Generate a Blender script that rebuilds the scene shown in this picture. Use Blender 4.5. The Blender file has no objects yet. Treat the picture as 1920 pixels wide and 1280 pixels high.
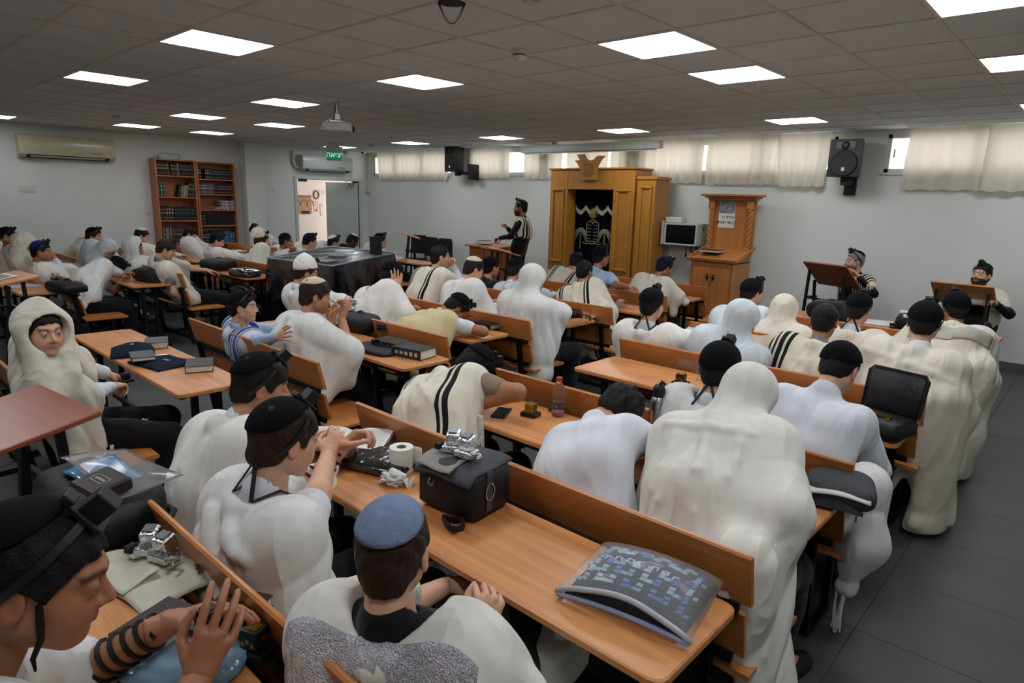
import bpy, bmesh, math, random
import numpy as np
from mathutils import Vector, Matrix, Euler
PI = math.pi
C = bpy.context.scene.collection
SC = bpy.context.scene

# ---------------------------------------------------------------- camera
F_PX = 1213.0
CAM = np.array([0.0, 0.0, 1.8])
_yaw, _pitch, _roll = math.radians(-42.414), math.radians(-12.358), math.radians(1.649)
_f = np.array([math.sin(_yaw)*math.cos(_pitch), math.cos(_yaw)*math.cos(_pitch), math.sin(_pitch)])
_r = np.array([math.cos(_yaw), -math.sin(_yaw), 0.0])
_u = np.cross(_r, _f)
CR = math.cos(_roll)*_r + math.sin(_roll)*_u
CU = -math.sin(_roll)*_r + math.cos(_roll)*_u
CF = _f
cd = bpy.data.cameras.new('camera')
cd.sensor_width = 36.0
cd.lens = 36.0*F_PX/1920.0
cd.clip_start = 0.05
cd.clip_end = 200
cam = bpy.data.objects.new('camera', cd)
M = Matrix(((CR[0], CU[0], -CF[0], CAM[0]), (CR[1], CU[1], -CF[1], CAM[1]), (CR[2], CU[2], -CF[2], CAM[2]), (0, 0, 0, 1)))
cam.matrix_world = M
C.objects.link(cam)
SC.camera = cam

def ray(x, y):
    return CR*(x-960)/F_PX - CU*(y-640)/F_PX + CF
def at(x, y, z):
    d = ray(x, y); return CAM + d*(z-CAM[2])/d[2]
def atY(x, y, Y):
    d = ray(x, y); return CAM + d*(Y-CAM[1])/d[1]
def atX(x, y, X):
    d = ray(x, y); return CAM + d*(X-CAM[0])/d[0]

# ---------------------------------------------------------------- world, exposure
w = bpy.data.worlds.new('daylight')
SC.world = w
w.use_nodes = True
bg = w.node_tree.nodes['Background']
bg.inputs[0].default_value = (1.0, 0.97, 0.93, 1)
bg.inputs[1].default_value = 4.0
SC.view_settings.view_transform = 'Standard'
SC.view_settings.look = 'None'
SC.view_settings.gamma = 1.0
SC.view_settings.use_curve_mapping = False
SC.view_settings.exposure = 0.0
PANEL_POWER = 16.0

# ---------------------------------------------------------------- helpers
def lin(h):
    if isinstance(h, str):
        h = h.lstrip('#')
        c = [int(h[i:i+2], 16)/255 for i in (0, 2, 4)]
        return tuple((v/12.92 if v <= .04045 else ((v+.055)/1.055)**2.4) for v in c)
    return tuple(h)

class MB:
    """collects shapes into one mesh"""
    def __init__(s):
        s.v = []; s.f = []; s.M = None
    def add(s, v, f):
        o = len(s.v)
        s.v += [tuple(p) for p in v]
        s.f += [tuple(i+o for i in q) for q in f]
        return s
    def box(s, c, d, R=None, b=0.0):
        """box centred at c, full size d, rotation matrix/euler R, chamfer b"""
        hx, hy, hz = d[0]/2, d[1]/2, d[2]/2
        if b <= 0:
            v = [(x*hx, y*hy, z*hz) for z in (-1, 1) for y in (-1, 1) for x in (-1, 1)]
            f = [(0, 2, 3, 1), (4, 5, 7, 6), (0, 1, 5, 4), (2, 6, 7, 3), (0, 4, 6, 2), (1, 3, 7, 5)]
        else:
            b = min(b, hx*.9, hy*.9, hz*.9)
            v = []; idx = {}
            for sz in (-1, 1):
                for sy in (-1, 1):
                    for sx in (-1, 1):
                        for ax in range(3):
                            p = [sx*(hx-b), sy*(hy-b), sz*(hz-b)]
                            p[ax] = (sx*hx, sy*hy, sz*hz)[ax]
                            idx[(sx, sy, sz, ax)] = len(v); v.append(tuple(p))
            f = []
            for ax in range(3):
                a1, a2 = (ax+1) % 3, (ax+2) % 3
                for sg in (-1, 1):
                    q = []
                    for (p1, p2) in ((-1, -1), (1, -1), (1, 1), (-1, 1)):
                        k = [0, 0, 0]; k[ax] = sg; k[a1] = p1; k[a2] = p2
                        q.append(idx[(k[0], k[1], k[2], ax)])
                    f.append(tuple(q if sg > 0 else q[::-1]))
                # edges parallel to ax
                for s1 in (-1, 1):
                    for s2 in (-1, 1):
                        q = []
                        for (e, A) in ((-1, a1), (1, a1), (1, a2), (-1, a2)):
                            k = [0, 0, 0]; k[ax] = e; k[a1] = s1; k[a2] = s2
                            q.append(idx[(k[0], k[1], k[2], A)])
                        f.append(tuple(q if s1*s2 < 0 else q[::-1]))
            for sz in (-1, 1):
                for sy in (-1, 1):
                    for sx in (-1, 1):
                        q = [idx[(sx, sy, sz, a)] for a in range(3)]
                        f.append(tuple(q if sx*sy*sz > 0 else q[::-1]))
        if R is not None:
            if not isinstance(R, Matrix): R = Euler(R).to_matrix()
            v = [tuple(R @ Vector(p)) for p in v]
        v = [(p[0]+c[0], p[1]+c[1], p[2]+c[2]) for p in v]
        return s.add(v, f)
    def lohi(s, lo, hi, b=0.0):
        return s.box([(lo[i]+hi[i])/2 for i in range(3)], [abs(hi[i]-lo[i]) for i in range(3)], None, b)
    def bar(s, a, b, wd, ht=None, up=(0, 0, 1), bev=0.0):
        """rectangular bar from a to b"""
        a = Vector(a); b = Vector(b); d = (b-a)
        L = d.length
        if L < 1e-6: return s
        y = d/L; u = Vector(up)
        x = y.cross(u)
        if x.length < 1e-4: x = y.cross(Vector((1, 0, 0)))
        x.normalize(); z = x.cross(y)
        R = Matrix((x, y, z)).transposed()
        return s.box(tuple((a+b)/2), (wd, L, ht or wd), R, bev)
    def tube(s, pts, r, n=8, caps=True):
        pts = [Vector(p) for p in pts]
        rs = r if isinstance(r, (list, tuple)) else [r]*len(pts)
        o = len(s.v); t0 = (pts[1]-pts[0]).normalized()
        u = t0.cross(Vector((0, 0, 1)))
        if u.length < 1e-3: u = t0.cross(Vector((1, 0, 0)))
        u.normalize()
        for i, p in enumerate(pts):
            t = (pts[min(i+1, len(pts)-1)]-pts[max(i-1, 0)])
            if t.length > 1e-9: t.normalize()
            else: t = t0
            u = (u-t*u.dot(t))
            if u.length < 1e-6: u = t.cross(Vector((.3, .5, .8)))
            u.normalize(); w_ = t.cross(u)
            for k in range(n):
                a = 2*PI*k/n
                s.v.append(tuple(p+(u*math.cos(a)+w_*math.sin(a))*rs[i]))
        for i in range(len(pts)-1):
            for k in range(n):
                k2 = (k+1) % n
                s.f.append((o+i*n+k, o+i*n+k2, o+(i+1)*n+k2, o+(i+1)*n+k))
        if caps:
            s.f.append(tuple(o+k for k in range(n))[::-1])
            s.f.append(tuple(o+(len(pts)-1)*n+k for k in range(n)))
        return s
    def lathe(s, prof, n=20, c=(0, 0, 0), R=None):
        """prof: list of (radius, z)"""
        o = len(s.v); v = []
        for (r, z) in prof:
            for k in range(n):
                a = 2*PI*k/n; v.append((r*math.cos(a), r*math.sin(a), z))
        f = []
        for i in range(len(prof)-1):
            for k in range(n):
                k2 = (k+1) % n
                f.append((i*n+k, i*n+k2, (i+1)*n+k2, (i+1)*n+k))
        f.append(tuple(range(n))[::-1]); f.append(tuple((len(prof)-1)*n+k for k in range(n)))
        if R is not None:
            if not isinstance(R, Matrix): R = Euler(R).to_matrix()
            v = [tuple(R @ Vector(p)) for p in v]
        return s.add([(p[0]+c[0], p[1]+c[1], p[2]+c[2]) for p in v], f)
    def prism(s, poly, z0, z1, plane='xy'):
        """extrude polygon; plane gives the polygon's axes, the third axis runs z0..z1"""
        n = len(poly)
        def P(a, b, z):
            return {'xy': (a, b, z), 'xz': (a, z, b), 'yz': (z, a, b)}[plane]
        v = [P(a, b, z0) for a, b in poly]+[P(a, b, z1) for a, b in poly]
        f = [tuple(range(n))[::-1], tuple(range(n, 2*n))]
        f += [(i, (i+1) % n, n+(i+1) % n, n+i) for i in range(n)]
        if plane == 'xz': f = [q[::-1] for q in f]
        return s.add(v, f)
    def grid(s, fn, nu, nv, th=0.0):
        """surface fn(u,v)->point, u,v in 0..1; th>0 gives a closed slab along -normal"""
        P = [[Vector(fn(i/nu, j/nv)) for j in range(nv+1)] for i in range(nu+1)]
        o = len(s.v); W = nv+1
        for i in range(nu+1):
            for j in range(W): s.v.append(tuple(P[i][j]))
        for i in range(nu):
            for j in range(nv):
                s.f.append((o+i*W+j, o+(i+1)*W+j, o+(i+1)*W+j+1, o+i*W+j+1))
        if th:
            o2 = len(s.v)
            for i in range(nu+1):
                for j in range(W):
                    a = P[min(i+1, nu)][j]-P[max(i-1, 0)][j]; b = P[i][min(j+1, nv)]-P[i][max(j-1, 0)]
                    nn = a.cross(b)
                    if nn.length > 1e-12: nn.normalize()
                    s.v.append(tuple(P[i][j]-nn*th))
            for i in range(nu):
                for j in range(nv):
                    s.f.append((o2+i*W+j, o2+i*W+j+1, o2+(i+1)*W+j+1, o2+(i+1)*W+j))
            for i in range(nu):
                s.f.append((o+i*W, o2+i*W, o2+(i+1)*W, o+(i+1)*W))
                s.f.append((o+i*W+nv, o+(i+1)*W+nv, o2+(i+1)*W+nv, o2+i*W+nv))
            for j in range(nv):
                s.f.append((o+j, o+j+1, o2+j+1, o2+j))
                s.f.append((o+nu*W+j, o2+nu*W+j, o2+nu*W+j+1, o+nu*W+j+1))
        return s
    def sphere(s, c, r, nu=12, nv=8):
        rr = r if isinstance(r, (tuple, list)) else (r, r, r)
        prof = [(max(math.sin(PI*i/nv), 1e-4), -math.cos(PI*i/nv)) for i in range(nv+1)]
        o = len(s.v); s.lathe(prof, nu)
        for i in range(o, len(s.v)):
            p = s.v[i]; s.v[i] = (p[0]*rr[0]+c[0], p[1]*rr[1]+c[1], p[2]*rr[2]+c[2])
        return s
    def xf(s, Mx, start=0):
        for i in range(start, len(s.v)):
            s.v[i] = tuple(Mx @ Vector(s.v[i]))
        return s
    def mesh(s, name='m'):
        me = bpy.data.meshes.new(name); me.from_pydata(s.v, [], s.f); me.update()
        return me

def link(o, parent=None):
    C.objects.link(o)
    if parent is not None: o.parent = parent
    return o
def obj(name, mb, mat=None, parent=None, loc=None, rot=None, smooth=False):
    me = mb.mesh(name) if isinstance(mb, MB) else mb
    o = bpy.data.objects.new(name, me)
    if mat is not None and len(me.materials) == 0: me.materials.append(mat)
    if smooth is True: me.shade_smooth()
    elif smooth: 
        me.shade_smooth(); 
        try: me.set_sharp_from_angle(angle=math.radians(smooth))
        except Exception: pass
    link(o, parent)
    if loc is not None: o.location = tuple(float(q) for q in loc)
    if rot is not None: o.rotation_euler = rot if isinstance(rot, (tuple, list)) else (0, 0, rot)
    return o
def tag(o, label=None, cat=None, group=None, kind=None):
    if label: o['label'] = label
    if cat: o['category'] = cat
    if group: o['group'] = group
    if kind: o['kind'] = kind
    return o
def thing(name, label, cat, loc=(0, 0, 0), rot=0, group=None):
    o = bpy.data.objects.new(name, None)
    o.empty_display_size = .05
    link(o); o.location = tuple(float(q) for q in loc)
    o.rotation_euler = rot if isinstance(rot, (tuple, list)) else (0, 0, rot)
    return tag(o, label, cat, group)
def copy_tree(o, parent=None):
    c = o.copy(); C.objects.link(c); c.parent = parent
    for ch in list(o.children):
        k = copy_tree(ch, c)
    return c

# ---------------------------------------------------------------- materials
MATS = {}
def nt(name):
    m = bpy.data.materials.new(name); m.use_nodes = True
    t = m.node_tree; b = t.nodes['Principled BSDF']
    return m, t, b
def mk(name, col, rough=.5, metal=0.0, var=.08, scale=8.0, bump=0.0, bscale=60.0, spec=.5, alpha=None, trans=0.0, emis=None, estr=0.0, ior=1.45, coat=0.0, sss=0.0):
    if name in MATS: return MATS[name]
    m, t, b = nt(name)
    col = lin(col)
    N = t.nodes; L = t.links
    tc = N.new('ShaderNodeTexCoord')
    if var > 0:
        nz = N.new('ShaderNodeTexNoise'); nz.inputs['Scale'].default_value = scale; nz.inputs['Detail'].default_value = 4
        L.new(tc.outputs['Object'], nz.inputs['Vector'])
        mr = N.new('ShaderNodeMapRange'); mr.inputs[1].default_value = .3; mr.inputs[2].default_value = .7
        mr.inputs[3].default_value = 1-var; mr.inputs[4].default_value = 1+var
        L.new(nz.outputs['Fac'], mr.inputs[0])
        mx = N.new('ShaderNodeVectorMath'); mx.operation = 'SCALE'; mx.inputs[0].default_value = col
        L.new(mr.outputs[0], mx.inputs['Scale']); L.new(mx.outputs[0], b.inputs['Base Color'])
    else:
        b.inputs['Base Color'].default_value = (*col, 1)
    b.inputs['Roughness'].default_value = rough; b.inputs['Metallic'].default_value = metal
    b.inputs['Specular IOR Level'].default_value = spec
    b.inputs['IOR'].default_value = ior
    if coat: b.inputs['Coat Weight'].default_value = coat; b.inputs['Coat Roughness'].default_value = .15
    if trans: b.inputs['Transmission Weight'].default_value = trans
    if sss: b.inputs['Subsurface Weight'].default_value = sss; b.inputs['Subsurface Radius'].default_value = (.01, .004, .002)
    if alpha is not None: b.inputs['Alpha'].default_value = alpha
    if emis is not None:
        b.inputs['Emission Color'].default_value = (*lin(emis), 1); b.inputs['Emission Strength'].default_value = estr
    if bump > 0:
        n2 = N.new('ShaderNodeTexNoise'); n2.inputs['Scale'].default_value = bscale; n2.inputs['Detail'].default_value = 3
        L.new(tc.outputs['Object'], n2.inputs['Vector'])
        bp = N.new('ShaderNodeBump'); bp.inputs['Strength'].default_value = bump; bp.inputs['Distance'].default_value = .01
        L.new(n2.outputs['Fac'], bp.inputs['Height']); L.new(bp.outputs[0], b.inputs['Normal'])
    MATS[name] = m
    return m
def wood(name, c1, c2, rough=.38, axis=0, scale=1.0, coat=.15):
    """fine straight grain along the given object axis"""
    if name in MATS: return MATS[name]
    m, t, b = nt(name); N = t.nodes; L = t.links
    tc = N.new('ShaderNodeTexCoord'); mp = N.new('ShaderNodeMapping')
    s = [42*scale]*3; s[axis] = 1.6*scale
    mp.inputs['Scale'].default_value = s
    L.new(tc.outputs['Object'], mp.inputs['Vector'])
    nz = N.new('ShaderNodeTexNoise'); nz.inputs['Scale'].default_value = 1.0; nz.inputs['Detail'].default_value = 6; nz.inputs['Roughness'].default_value = .6
    L.new(mp.outputs[0], nz.inputs['Vector'])
    n2 = N.new('ShaderNodeTexNoise'); n2.inputs['Scale'].default_value = 2.5; L.new(tc.outputs['Object'], n2.inputs['Vector'])
    ad = N.new('ShaderNodeMath'); ad.operation = 'MULTIPLY_ADD'; ad.inputs[1].default_value = .45; L.new(n2.outputs['Fac'], ad.inputs[0]); 
    ml = N.new('ShaderNodeMath'); ml.operation = 'MULTIPLY'; ml.inputs[1].default_value = .75; L.new(nz.outputs['Fac'], ml.inputs[0]); L.new(ml.outputs[0], ad.inputs[2])
    rp = N.new('ShaderNodeValToRGB'); rp.color_ramp.elements[0].position = .38; rp.color_ramp.elements[1].position = .8
    rp.color_ramp.elements[0].color = (*lin(c1), 1); rp.color_ramp.elements[1].color = (*lin(c2), 1)
    L.new(ad.outputs[0], rp.inputs[0]); L.new(rp.outputs[0], b.inputs['Base Color'])
    b.inputs['Roughness'].default_value = rough
    b.inputs['Coat Weight'].default_value = coat; b.inputs['Coat Roughness'].default_value = .3
    bp = N.new('ShaderNodeBump'); bp.inputs['Strength'].default_value = .06; bp.inputs['Distance'].default_value = .004
    L.new(nz.outputs['Fac'], bp.inputs['Height']); L.new(bp.outputs[0], b.inputs['Normal'])
    MATS[name] = m
    return m
def emit(name, col, strength):
    if name in MATS: return MATS[name]
    m, t, b = nt(name)
    b.inputs['Base Color'].default_value = (.8, .8, .8, 1)
    b.inputs['Emission Color'].default_value = (*lin(col), 1); b.inputs['Emission Strength'].default_value = strength
    MATS[name] = m
    return m
def cloth(name, col, stripes=None, axis=0, scol='#101014', rough=.85, bump=.25, trans=0.0, seq=None):
    """woven cloth; stripes = list of (lo,hi) bands of |rest coordinate| along axis (attribute 'rest')"""
    if name in MATS: return MATS[name]
    m, t, b = nt(name); N = t.nodes; L = t.links
    at_ = N.new('ShaderNodeAttribute'); at_.attribute_name = 'rest'
    nz = N.new('ShaderNodeTexNoise'); nz.inputs['Scale'].default_value = 9; nz.inputs['Detail'].default_value = 3
    L.new(at_.outputs['Vector'], nz.inputs['Vector'])
    mr = N.new('ShaderNodeMapRange'); mr.inputs[1].default_value = .3; mr.inputs[2].default_value = .7; mr.inputs[3].default_value = .93; mr.inputs[4].default_value = 1.05
    L.new(nz.outputs['Fac'], mr.inputs[0])
    col = lin(col)
    if stripes:
        sp = N.new('ShaderNodeSeparateXYZ'); L.new(at_.outputs['Vector'], sp.inputs[0])
        ab = N.new('ShaderNodeMath'); ab.operation = 'ABSOLUTE'; L.new(sp.outputs[axis], ab.inputs[0])
        rp = N.new('ShaderNodeValToRGB'); cr = rp.color_ramp; cr.interpolation = 'CONSTANT'
        cr.elements[0].position = 0; cr.elements[0].color = (*col, 1)
        cr.elements.remove(cr.elements[1])
        for lo, hi in stripes:
            e = cr.elements.new(lo); e.color = (*lin(scol), 1)
            e = cr.elements.new(hi); e.color = (*col, 1)
        L.new(ab.outputs[0], rp.inputs[0])
        mx = N.new('ShaderNodeVectorMath'); mx.operation = 'SCALE'; L.new(rp.outputs[0], mx.inputs[0])
    else:
        mx = N.new('ShaderNodeVectorMath'); mx.operation = 'SCALE'; mx.inputs[0].default_value = col
    L.new(mr.outputs[0], mx.inputs['Scale']); L.new(mx.outputs[0], b.inputs['Base Color'])
    b.inputs['Roughness'].default_value = rough; b.inputs['Specular IOR Level'].default_value = .2
    b.inputs['Sheen Weight'].default_value = .08
    # long soft creases: noise stretched along the fall of the cloth, in two directions
    hs = []
    for (rot, scv, w_) in (((.0, .25, 0), (12, 9, 2.0), 1.0), ((0, -.85, 0), (9, 7, 1.5), .9)):
        mp = N.new('ShaderNodeMapping'); mp.inputs['Rotation'].default_value = rot; mp.inputs['Scale'].default_value = scv
        L.new(at_.outputs['Vector'], mp.inputs['Vector'])
        nz2 = N.new('ShaderNodeTexNoise'); nz2.inputs['Scale'].default_value = 1.0; nz2.inputs['Detail'].default_value = 1.0
        L.new(mp.outputs[0], nz2.inputs['Vector'])
        sb = N.new('ShaderNodeMath'); sb.operation = 'SUBTRACT'; sb.inputs[1].default_value = .5; L.new(nz2.outputs['Fac'], sb.inputs[0])
        aa = N.new('ShaderNodeMath'); aa.operation = 'ABSOLUTE'; L.new(sb.outputs[0], aa.inputs[0])
        mm = N.new('ShaderNodeMath'); mm.operation = 'MULTIPLY'; mm.inputs[1].default_value = -2.2*w_; L.new(aa.outputs[0], mm.inputs[0]); hs.append(mm)
    ad = N.new('ShaderNodeMath'); ad.operation = 'ADD'; L.new(hs[0].outputs[0], ad.inputs[0]); L.new(hs[1].outputs[0], ad.inputs[1])
    bp = N.new('ShaderNodeBump'); bp.inputs['Strength'].default_value = min(1, bump*1.7); bp.inputs['Distance'].default_value = .034
    L.new(ad.outputs[0], bp.inputs['Height']); L.new(bp.outputs[0], b.inputs['Normal'])
    MATS[name] = m
    return m
def text_mesh(txt, size, mat, parent=None, loc=(0, 0, 0), rot=(0, 0, 0), ext=.001, name='lettering'):
    cu = bpy.data.curves.new('t', 'FONT'); cu.body = txt; cu.size = size; cu.extrude = ext
    cu.align_x = 'CENTER'; cu.align_y = 'CENTER'; cu.resolution_u = 3
    to = bpy.data.objects.new('t', cu); C.objects.link(to)
    bpy.context.view_layer.update()
    me = bpy.data.meshes.new_from_object(to)
    bpy.data.objects.remove(to); bpy.data.curves.remove(cu)
    me.materials.clear()
    return obj(name, me, mat, parent, loc, rot)

WOOD_DESK = wood('beech_laminate', '#b06c38', '#d9985c', .36, 0)
WOOD_BENCH = wood('bench_plywood', '#a05c2a', '#c88246', .34, 0)
WOOD_ARK = wood('honey_oak', '#a0661c', '#bd8434', .4, 2)
WOOD_CASE = wood('bookcase_wood', '#9b5a2c', '#b97344', .45, 2)
WOOD_LECT = wood('carved_oak', '#a3602a', '#c08040', .4, 2)
WOOD_RED = wood('mahogany_board', '#7c3a24', '#9a5236', .35, 0)
STEEL = mk('black_steel', '#0b0b0d', .42, .0, .1, 12, spec=.4)
BLACKPL = mk('black_plastic', '#0c0c0d', .45, 0, .1)
PAPER = mk('white_paper', '#d9d9d2', .8, 0, .04)
WHITEPL = mk('white_plastic', '#cfd0c8', .45, 0, .03)
CHROME = mk('bright_metal', '#c9c9c9', .22, 1.0, .05)
GOLD = mk('gold_metal', '#b9923f', .3, 1.0, .1)
SILVER = mk('silver_metal', '#d6d6d8', .2, 1.0, .15, 60, bump=.4, bscale=120)
INK = mk('black_ink', '#141416', .7, 0, 0)
# ================================================================ the room
XL, XR, YB, YF, ZC = -13.6, 2.6, -2.6, 9.5, 2.8
WALL = mk('wall_paint', '#dcdfd8', .82, 0, .03, 1.2, bump=.05, bscale=35)
TILEF = mk('floor_porcelain', '#4b4d49', .5, 0, .10, 3.0, bump=.02, bscale=20, spec=.3)
GROUT = mk('floor_grout', '#3c3d3a', .9, 0, .1)
TILEC = mk('ceiling_board', '#ccd5db', .9, 0, .05, 2.0, bump=.12, bscale=140)
TBAR = mk('ceiling_grid_bar', '#c9c5bb', .6, 0, .03)
VOID = mk('ceiling_void', '#2a2926', .95, 0, 0)
ALU = mk('window_frame_white', '#d4d6d2', .45, 0, .02)
GLASS = mk('window_glass', '#ffffff', .02, 0, 0, trans=1.0, ior=1.02)
BASE = mk('skirting_tile', '#5c5d59', .5, 0, .08)

def struct(name, mb, mat, parent=None, **k):
    o = obj(name, mb, mat, parent, **k)
    if parent is None: o['kind'] = 'structure'
    return o

# floor: slab with one slab per tile
floor = struct('floor', MB().lohi((XL-2.2, YB-.2, -.12), (XR+.2, YF+.25, -.004)), GROUT)
tl = MB().box((0, 0, -.005), (.597, .597, .012), None, .0016).mesh('floor_tile')
tl.materials.append(TILEF)
cells = []
i0 = math.floor((XL-.04)/.6)
for i in range(i0, int((XR-.04)/.6)+1):
    for j in range(int((YB-3.5)/.6)-1, int((YF-3.5)/.6)+1):
        x = .04+.6*i+.3; y = 3.5+.6*j+.3
        if x-.3 < XL-.02 or x+.3 > XR+.1 or y+.3 > YF+.1 or y-.3 < YB-.1: continue
        v = np.array([x, y, 0])-CAM; zf = v@CF
        px = 960+F_PX*(v@CR)/max(zf, .01); py = 640-F_PX*(v@CU)/max(zf, .01)
        vis = zf > .2 and -150 < px < 2070 and py < 1500
        cells.append((0 if vis else 1, np.linalg.norm(v), x, y))
cells.sort()
rest = MB()
for k, (a, d, x, y) in enumerate(cells):
    if k < 290:
        o = bpy.data.objects.new('floor_tile', tl); link(o, floor); o.location = (x, y, 0)
    else: rest.box((x, y, -.005), (.597, .597, .012))
ro = obj('floor_tiles_beyond', rest, TILEF, floor); ro['kind'] = 'stuff'

# ceiling: void above, T-bars, one board per cell, front strip on its own shifted grid
PX0, PY0 = -2.687, 1.83
YS = PY0+.6*10          # the front strip starts here
LIGHTS = [(-4, 0), (-8, 0), (-12, 3), (-4, 3), (-8, 3), (-12, 5), (0, 3), (0, 5), (3, 3), (3, 6), (-17, 0), (-16, 3), (-16, 5), (0, 0), (0, -3), (-4, -3), (-8, -3), (4, -3), (4, 0)]
ceil = struct('ceiling', MB().lohi((XL-.2, YB-.2, ZC+.05), (XR+.2, YF+.25, ZC+.2)), VOID)
tc_ = MB().box((0, 0, .006), (.584, .584, .012), None, .002).mesh('ceiling_tile'); tc_.materials.append(TILEC)
LSET = set(LIGHTS)
FL = [-12.7, -10.2, -7.75, -5.35, -3.0, -.6]           # lights of the front strip
cells = []
for i in range(-19, 10):
    for j in range(-8, 10):
        x = PX0+.6*i+.3; y = PY0+.6*j+.3
        if x+.3 < XL or x-.3 > XR or y+.3 < YB: continue
        if (i, j) in LSET: continue
        v = np.array([x, y, ZC])-CAM
        zf = v@CF; p = 960+F_PX*(v@CR)/max(zf, .01); q = 640-F_PX*(v@CU)/max(zf, .01)
        vis = zf > .2 and -120 < p < 2040 and -120 < q
        cells.append((0 if vis else 1, np.linalg.norm(v), x, y, 1.0))
for i in range(-20, 10):
    for j in range(0, 3):
        x = PX0+.6*i+.3; y = YS+.56*j+.28
        if x+.3 < XL or x-.3 > XR: continue
        if j == 0 and any(abs(x-f) < .3 for f in FL): continue
        v = np.array([x, y, ZC])-CAM
        zf = v@CF; p = 960+F_PX*(v@CR)/max(zf, .01)
        vis = zf > .2 and -120 < p < 2040
        cells.append((0 if vis else 1, np.linalg.norm(v), x, y, .56/.6))
cells.sort()
rest = MB()
rng = random.Random(4)
for k, (a, d, x, y, s) in enumerate(cells):
    dz = rng.uniform(-.001, .0025)
    if k < 290:
        o = bpy.data.objects.new('ceiling_tile', tc_); link(o, ceil); o.location = (x, y, ZC+dz); o.scale = (1, s, 1)
        o.rotation_euler = (rng.uniform(-.002, .002), rng.uniform(-.002, .002), 0)
    else: rest.box((x, y, ZC+.006+dz), (.584, .584*s, .012))
ro = obj('ceiling_tiles_beyond', rest, TILEC, ceil); ro['kind'] = 'stuff'
for i in range(-18, 10):
    x = PX0+.6*i
    if XL < x < XR: obj('grid_bar', MB().lohi((x-.012, YB, ZC-.004), (x+.012, YF, ZC+.02)), TBAR, ceil)
for j in range(-7, 11):
    y = PY0+.6*j
    obj('grid_bar', MB().lohi((XL, y-.012, ZC-.003), (XR, y+.012, ZC+.02)), TBAR, ceil)
for j in (1, 2):
    obj('grid_bar', MB().lohi((XL, YS+.56*j-.01, ZC-.003), (XR, YS+.56*j+.01, ZC+.02)), TBAR, ceil)

# walls
WIN = [(-13.35, -10.55), (-9.95, -8.05), (-7.85, -6.2), (-5.9, -2.92), (-2.33, .7)]
ZS, ZT = 2.27, 2.74
m = MB(); m.lohi((XL-.25, YF, 0), (XR+.25, YF+.25, ZS)); m.lohi((XL-.25, YF, ZT), (XR+.25, YF+.25, ZC+.1))
xs = [XL-.25]+[q for p in WIN for q in p]+[XR+.25]
for k in range(0, len(xs), 2): m.lohi((xs[k], YF, ZS), (xs[k+1], YF+.25, ZT))
struct('wall_front', m, WALL)
for n, (a, b) in enumerate(WIN):
    wf = MB()
    for (x0, x1, z0, z1) in ((a, b, ZS, ZS+.05), (a, b, ZT-.05, ZT), (a, a+.05, ZS, ZT), (b-.05, b, ZS, ZT)):
        wf.lohi((x0, YF+.02, z0), (x1, YF+.09, z1), .004)
    mid = [(a+b)/2] if b-a < 2.2 else [a+(b-a)/3, a+2*(b-a)/3]
    for x in mid: wf.lohi((x-.035, YF+.015, ZS), (x+.035, YF+.095, ZT), .004)
    wo = struct('window_%d' % (n+1), wf, ALU)
    e = [a+.05]+[q for x in mid for q in (x-.035, x+.035)]+[b-.05]
    for k in range(0, len(e), 2):
        obj('pane', MB().lohi((e[k], YF+.05, ZS+.05), (e[k+1], YF+.056, ZT-.05)), GLASS, wo)
    sl = obj('window_sill', MB().lohi((a-.03, YF-.025, ZS-.03), (b+.03, YF+.1, ZS), .004), ALU, wo)
    if n in (4,):
        obj('window_handle', MB().box((a+.1, YF-.0, (ZS+ZT)/2), (.02, .04, .11), None, .004), ALU, wo)
# the shady outside beyond the windows, so that daylight comes from the sky above
DY0, DY1, DZ = atX(556, 335, XL)[1], atX(672, 335, XL)[1], 2.12
m = MB(); m.lohi((XL-.25, YB-.25, 0), (XL, DY0, ZC+.1)); m.lohi((XL-.25, DY1, 0), (XL, YF+.25, ZC+.1)); m.lohi((XL-.25, DY0, DZ), (XL, DY1, ZC+.1))
struct('wall_left', m, WALL)
struct('wall_right', MB().lohi((XR, YB-.25, 0), (XR+.25, YF+.25, ZC+.1)), WALL)
struct('wall_back', MB().lohi((XL-.25, YB-.25, 0), (XR+.25, YB, ZC+.1)), WALL)
struct('baseboard_front', MB().lohi((XL, YF-.012, 0), (XR, YF, .085), .003), BASE)
struct('baseboard_left', MB().lohi((XL, YB, 0), (XL+.012, DY0-.08, .085), .003), BASE)
# pillar on the left wall
p0, p1 = atX(446, 267, XL)[1], atX(480, 268, XL)[1]
struct('trim_1', MB().lohi((XL, p0, 0), (XL+.28, p1, ZC), .006), WALL)
# door opening: casing, open leaf, corridor behind
cas = MB()
for (y0, y1, z0, z1) in ((DY0-.07, DY0, 0, DZ+.07), (DY1, DY1+.07, 0, DZ+.07), (DY0, DY1, DZ, DZ+.07)):
    cas.lohi((XL-.26, y0, z0), (XL+.025, y1, z1), .005)
door = struct('door_1', cas, mk('door_casing', '#c9cec9', .5, 0, .03))
DOORC = mk('door_leaf_paint', '#c6d0cb', .45, 0, .03)
lw = .86
a = math.radians(62)
hx, hy = XL-.025, DY1-.002
leaf = obj('door_leaf', MB().box((0, -lw/2, 1.05), (.045, lw, 2.08), None, .004), DOORC, door, (hx, hy, 0), (0, 0, -a))
obj('door_closer', MB().box((0, 0, 0), (.06, .2, .05), None, .008), BLACKPL, door, (XL+.01, DY0+.14, DZ-.03))
CORR = mk('corridor_paint', '#d8cac2', .8, 0, .03)
XC = XL-1.9
struct('wall_corridor', MB().lohi((XC-.2, 5.0, 0), (XC, 12.5, ZC+.1)), CORR)
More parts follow.
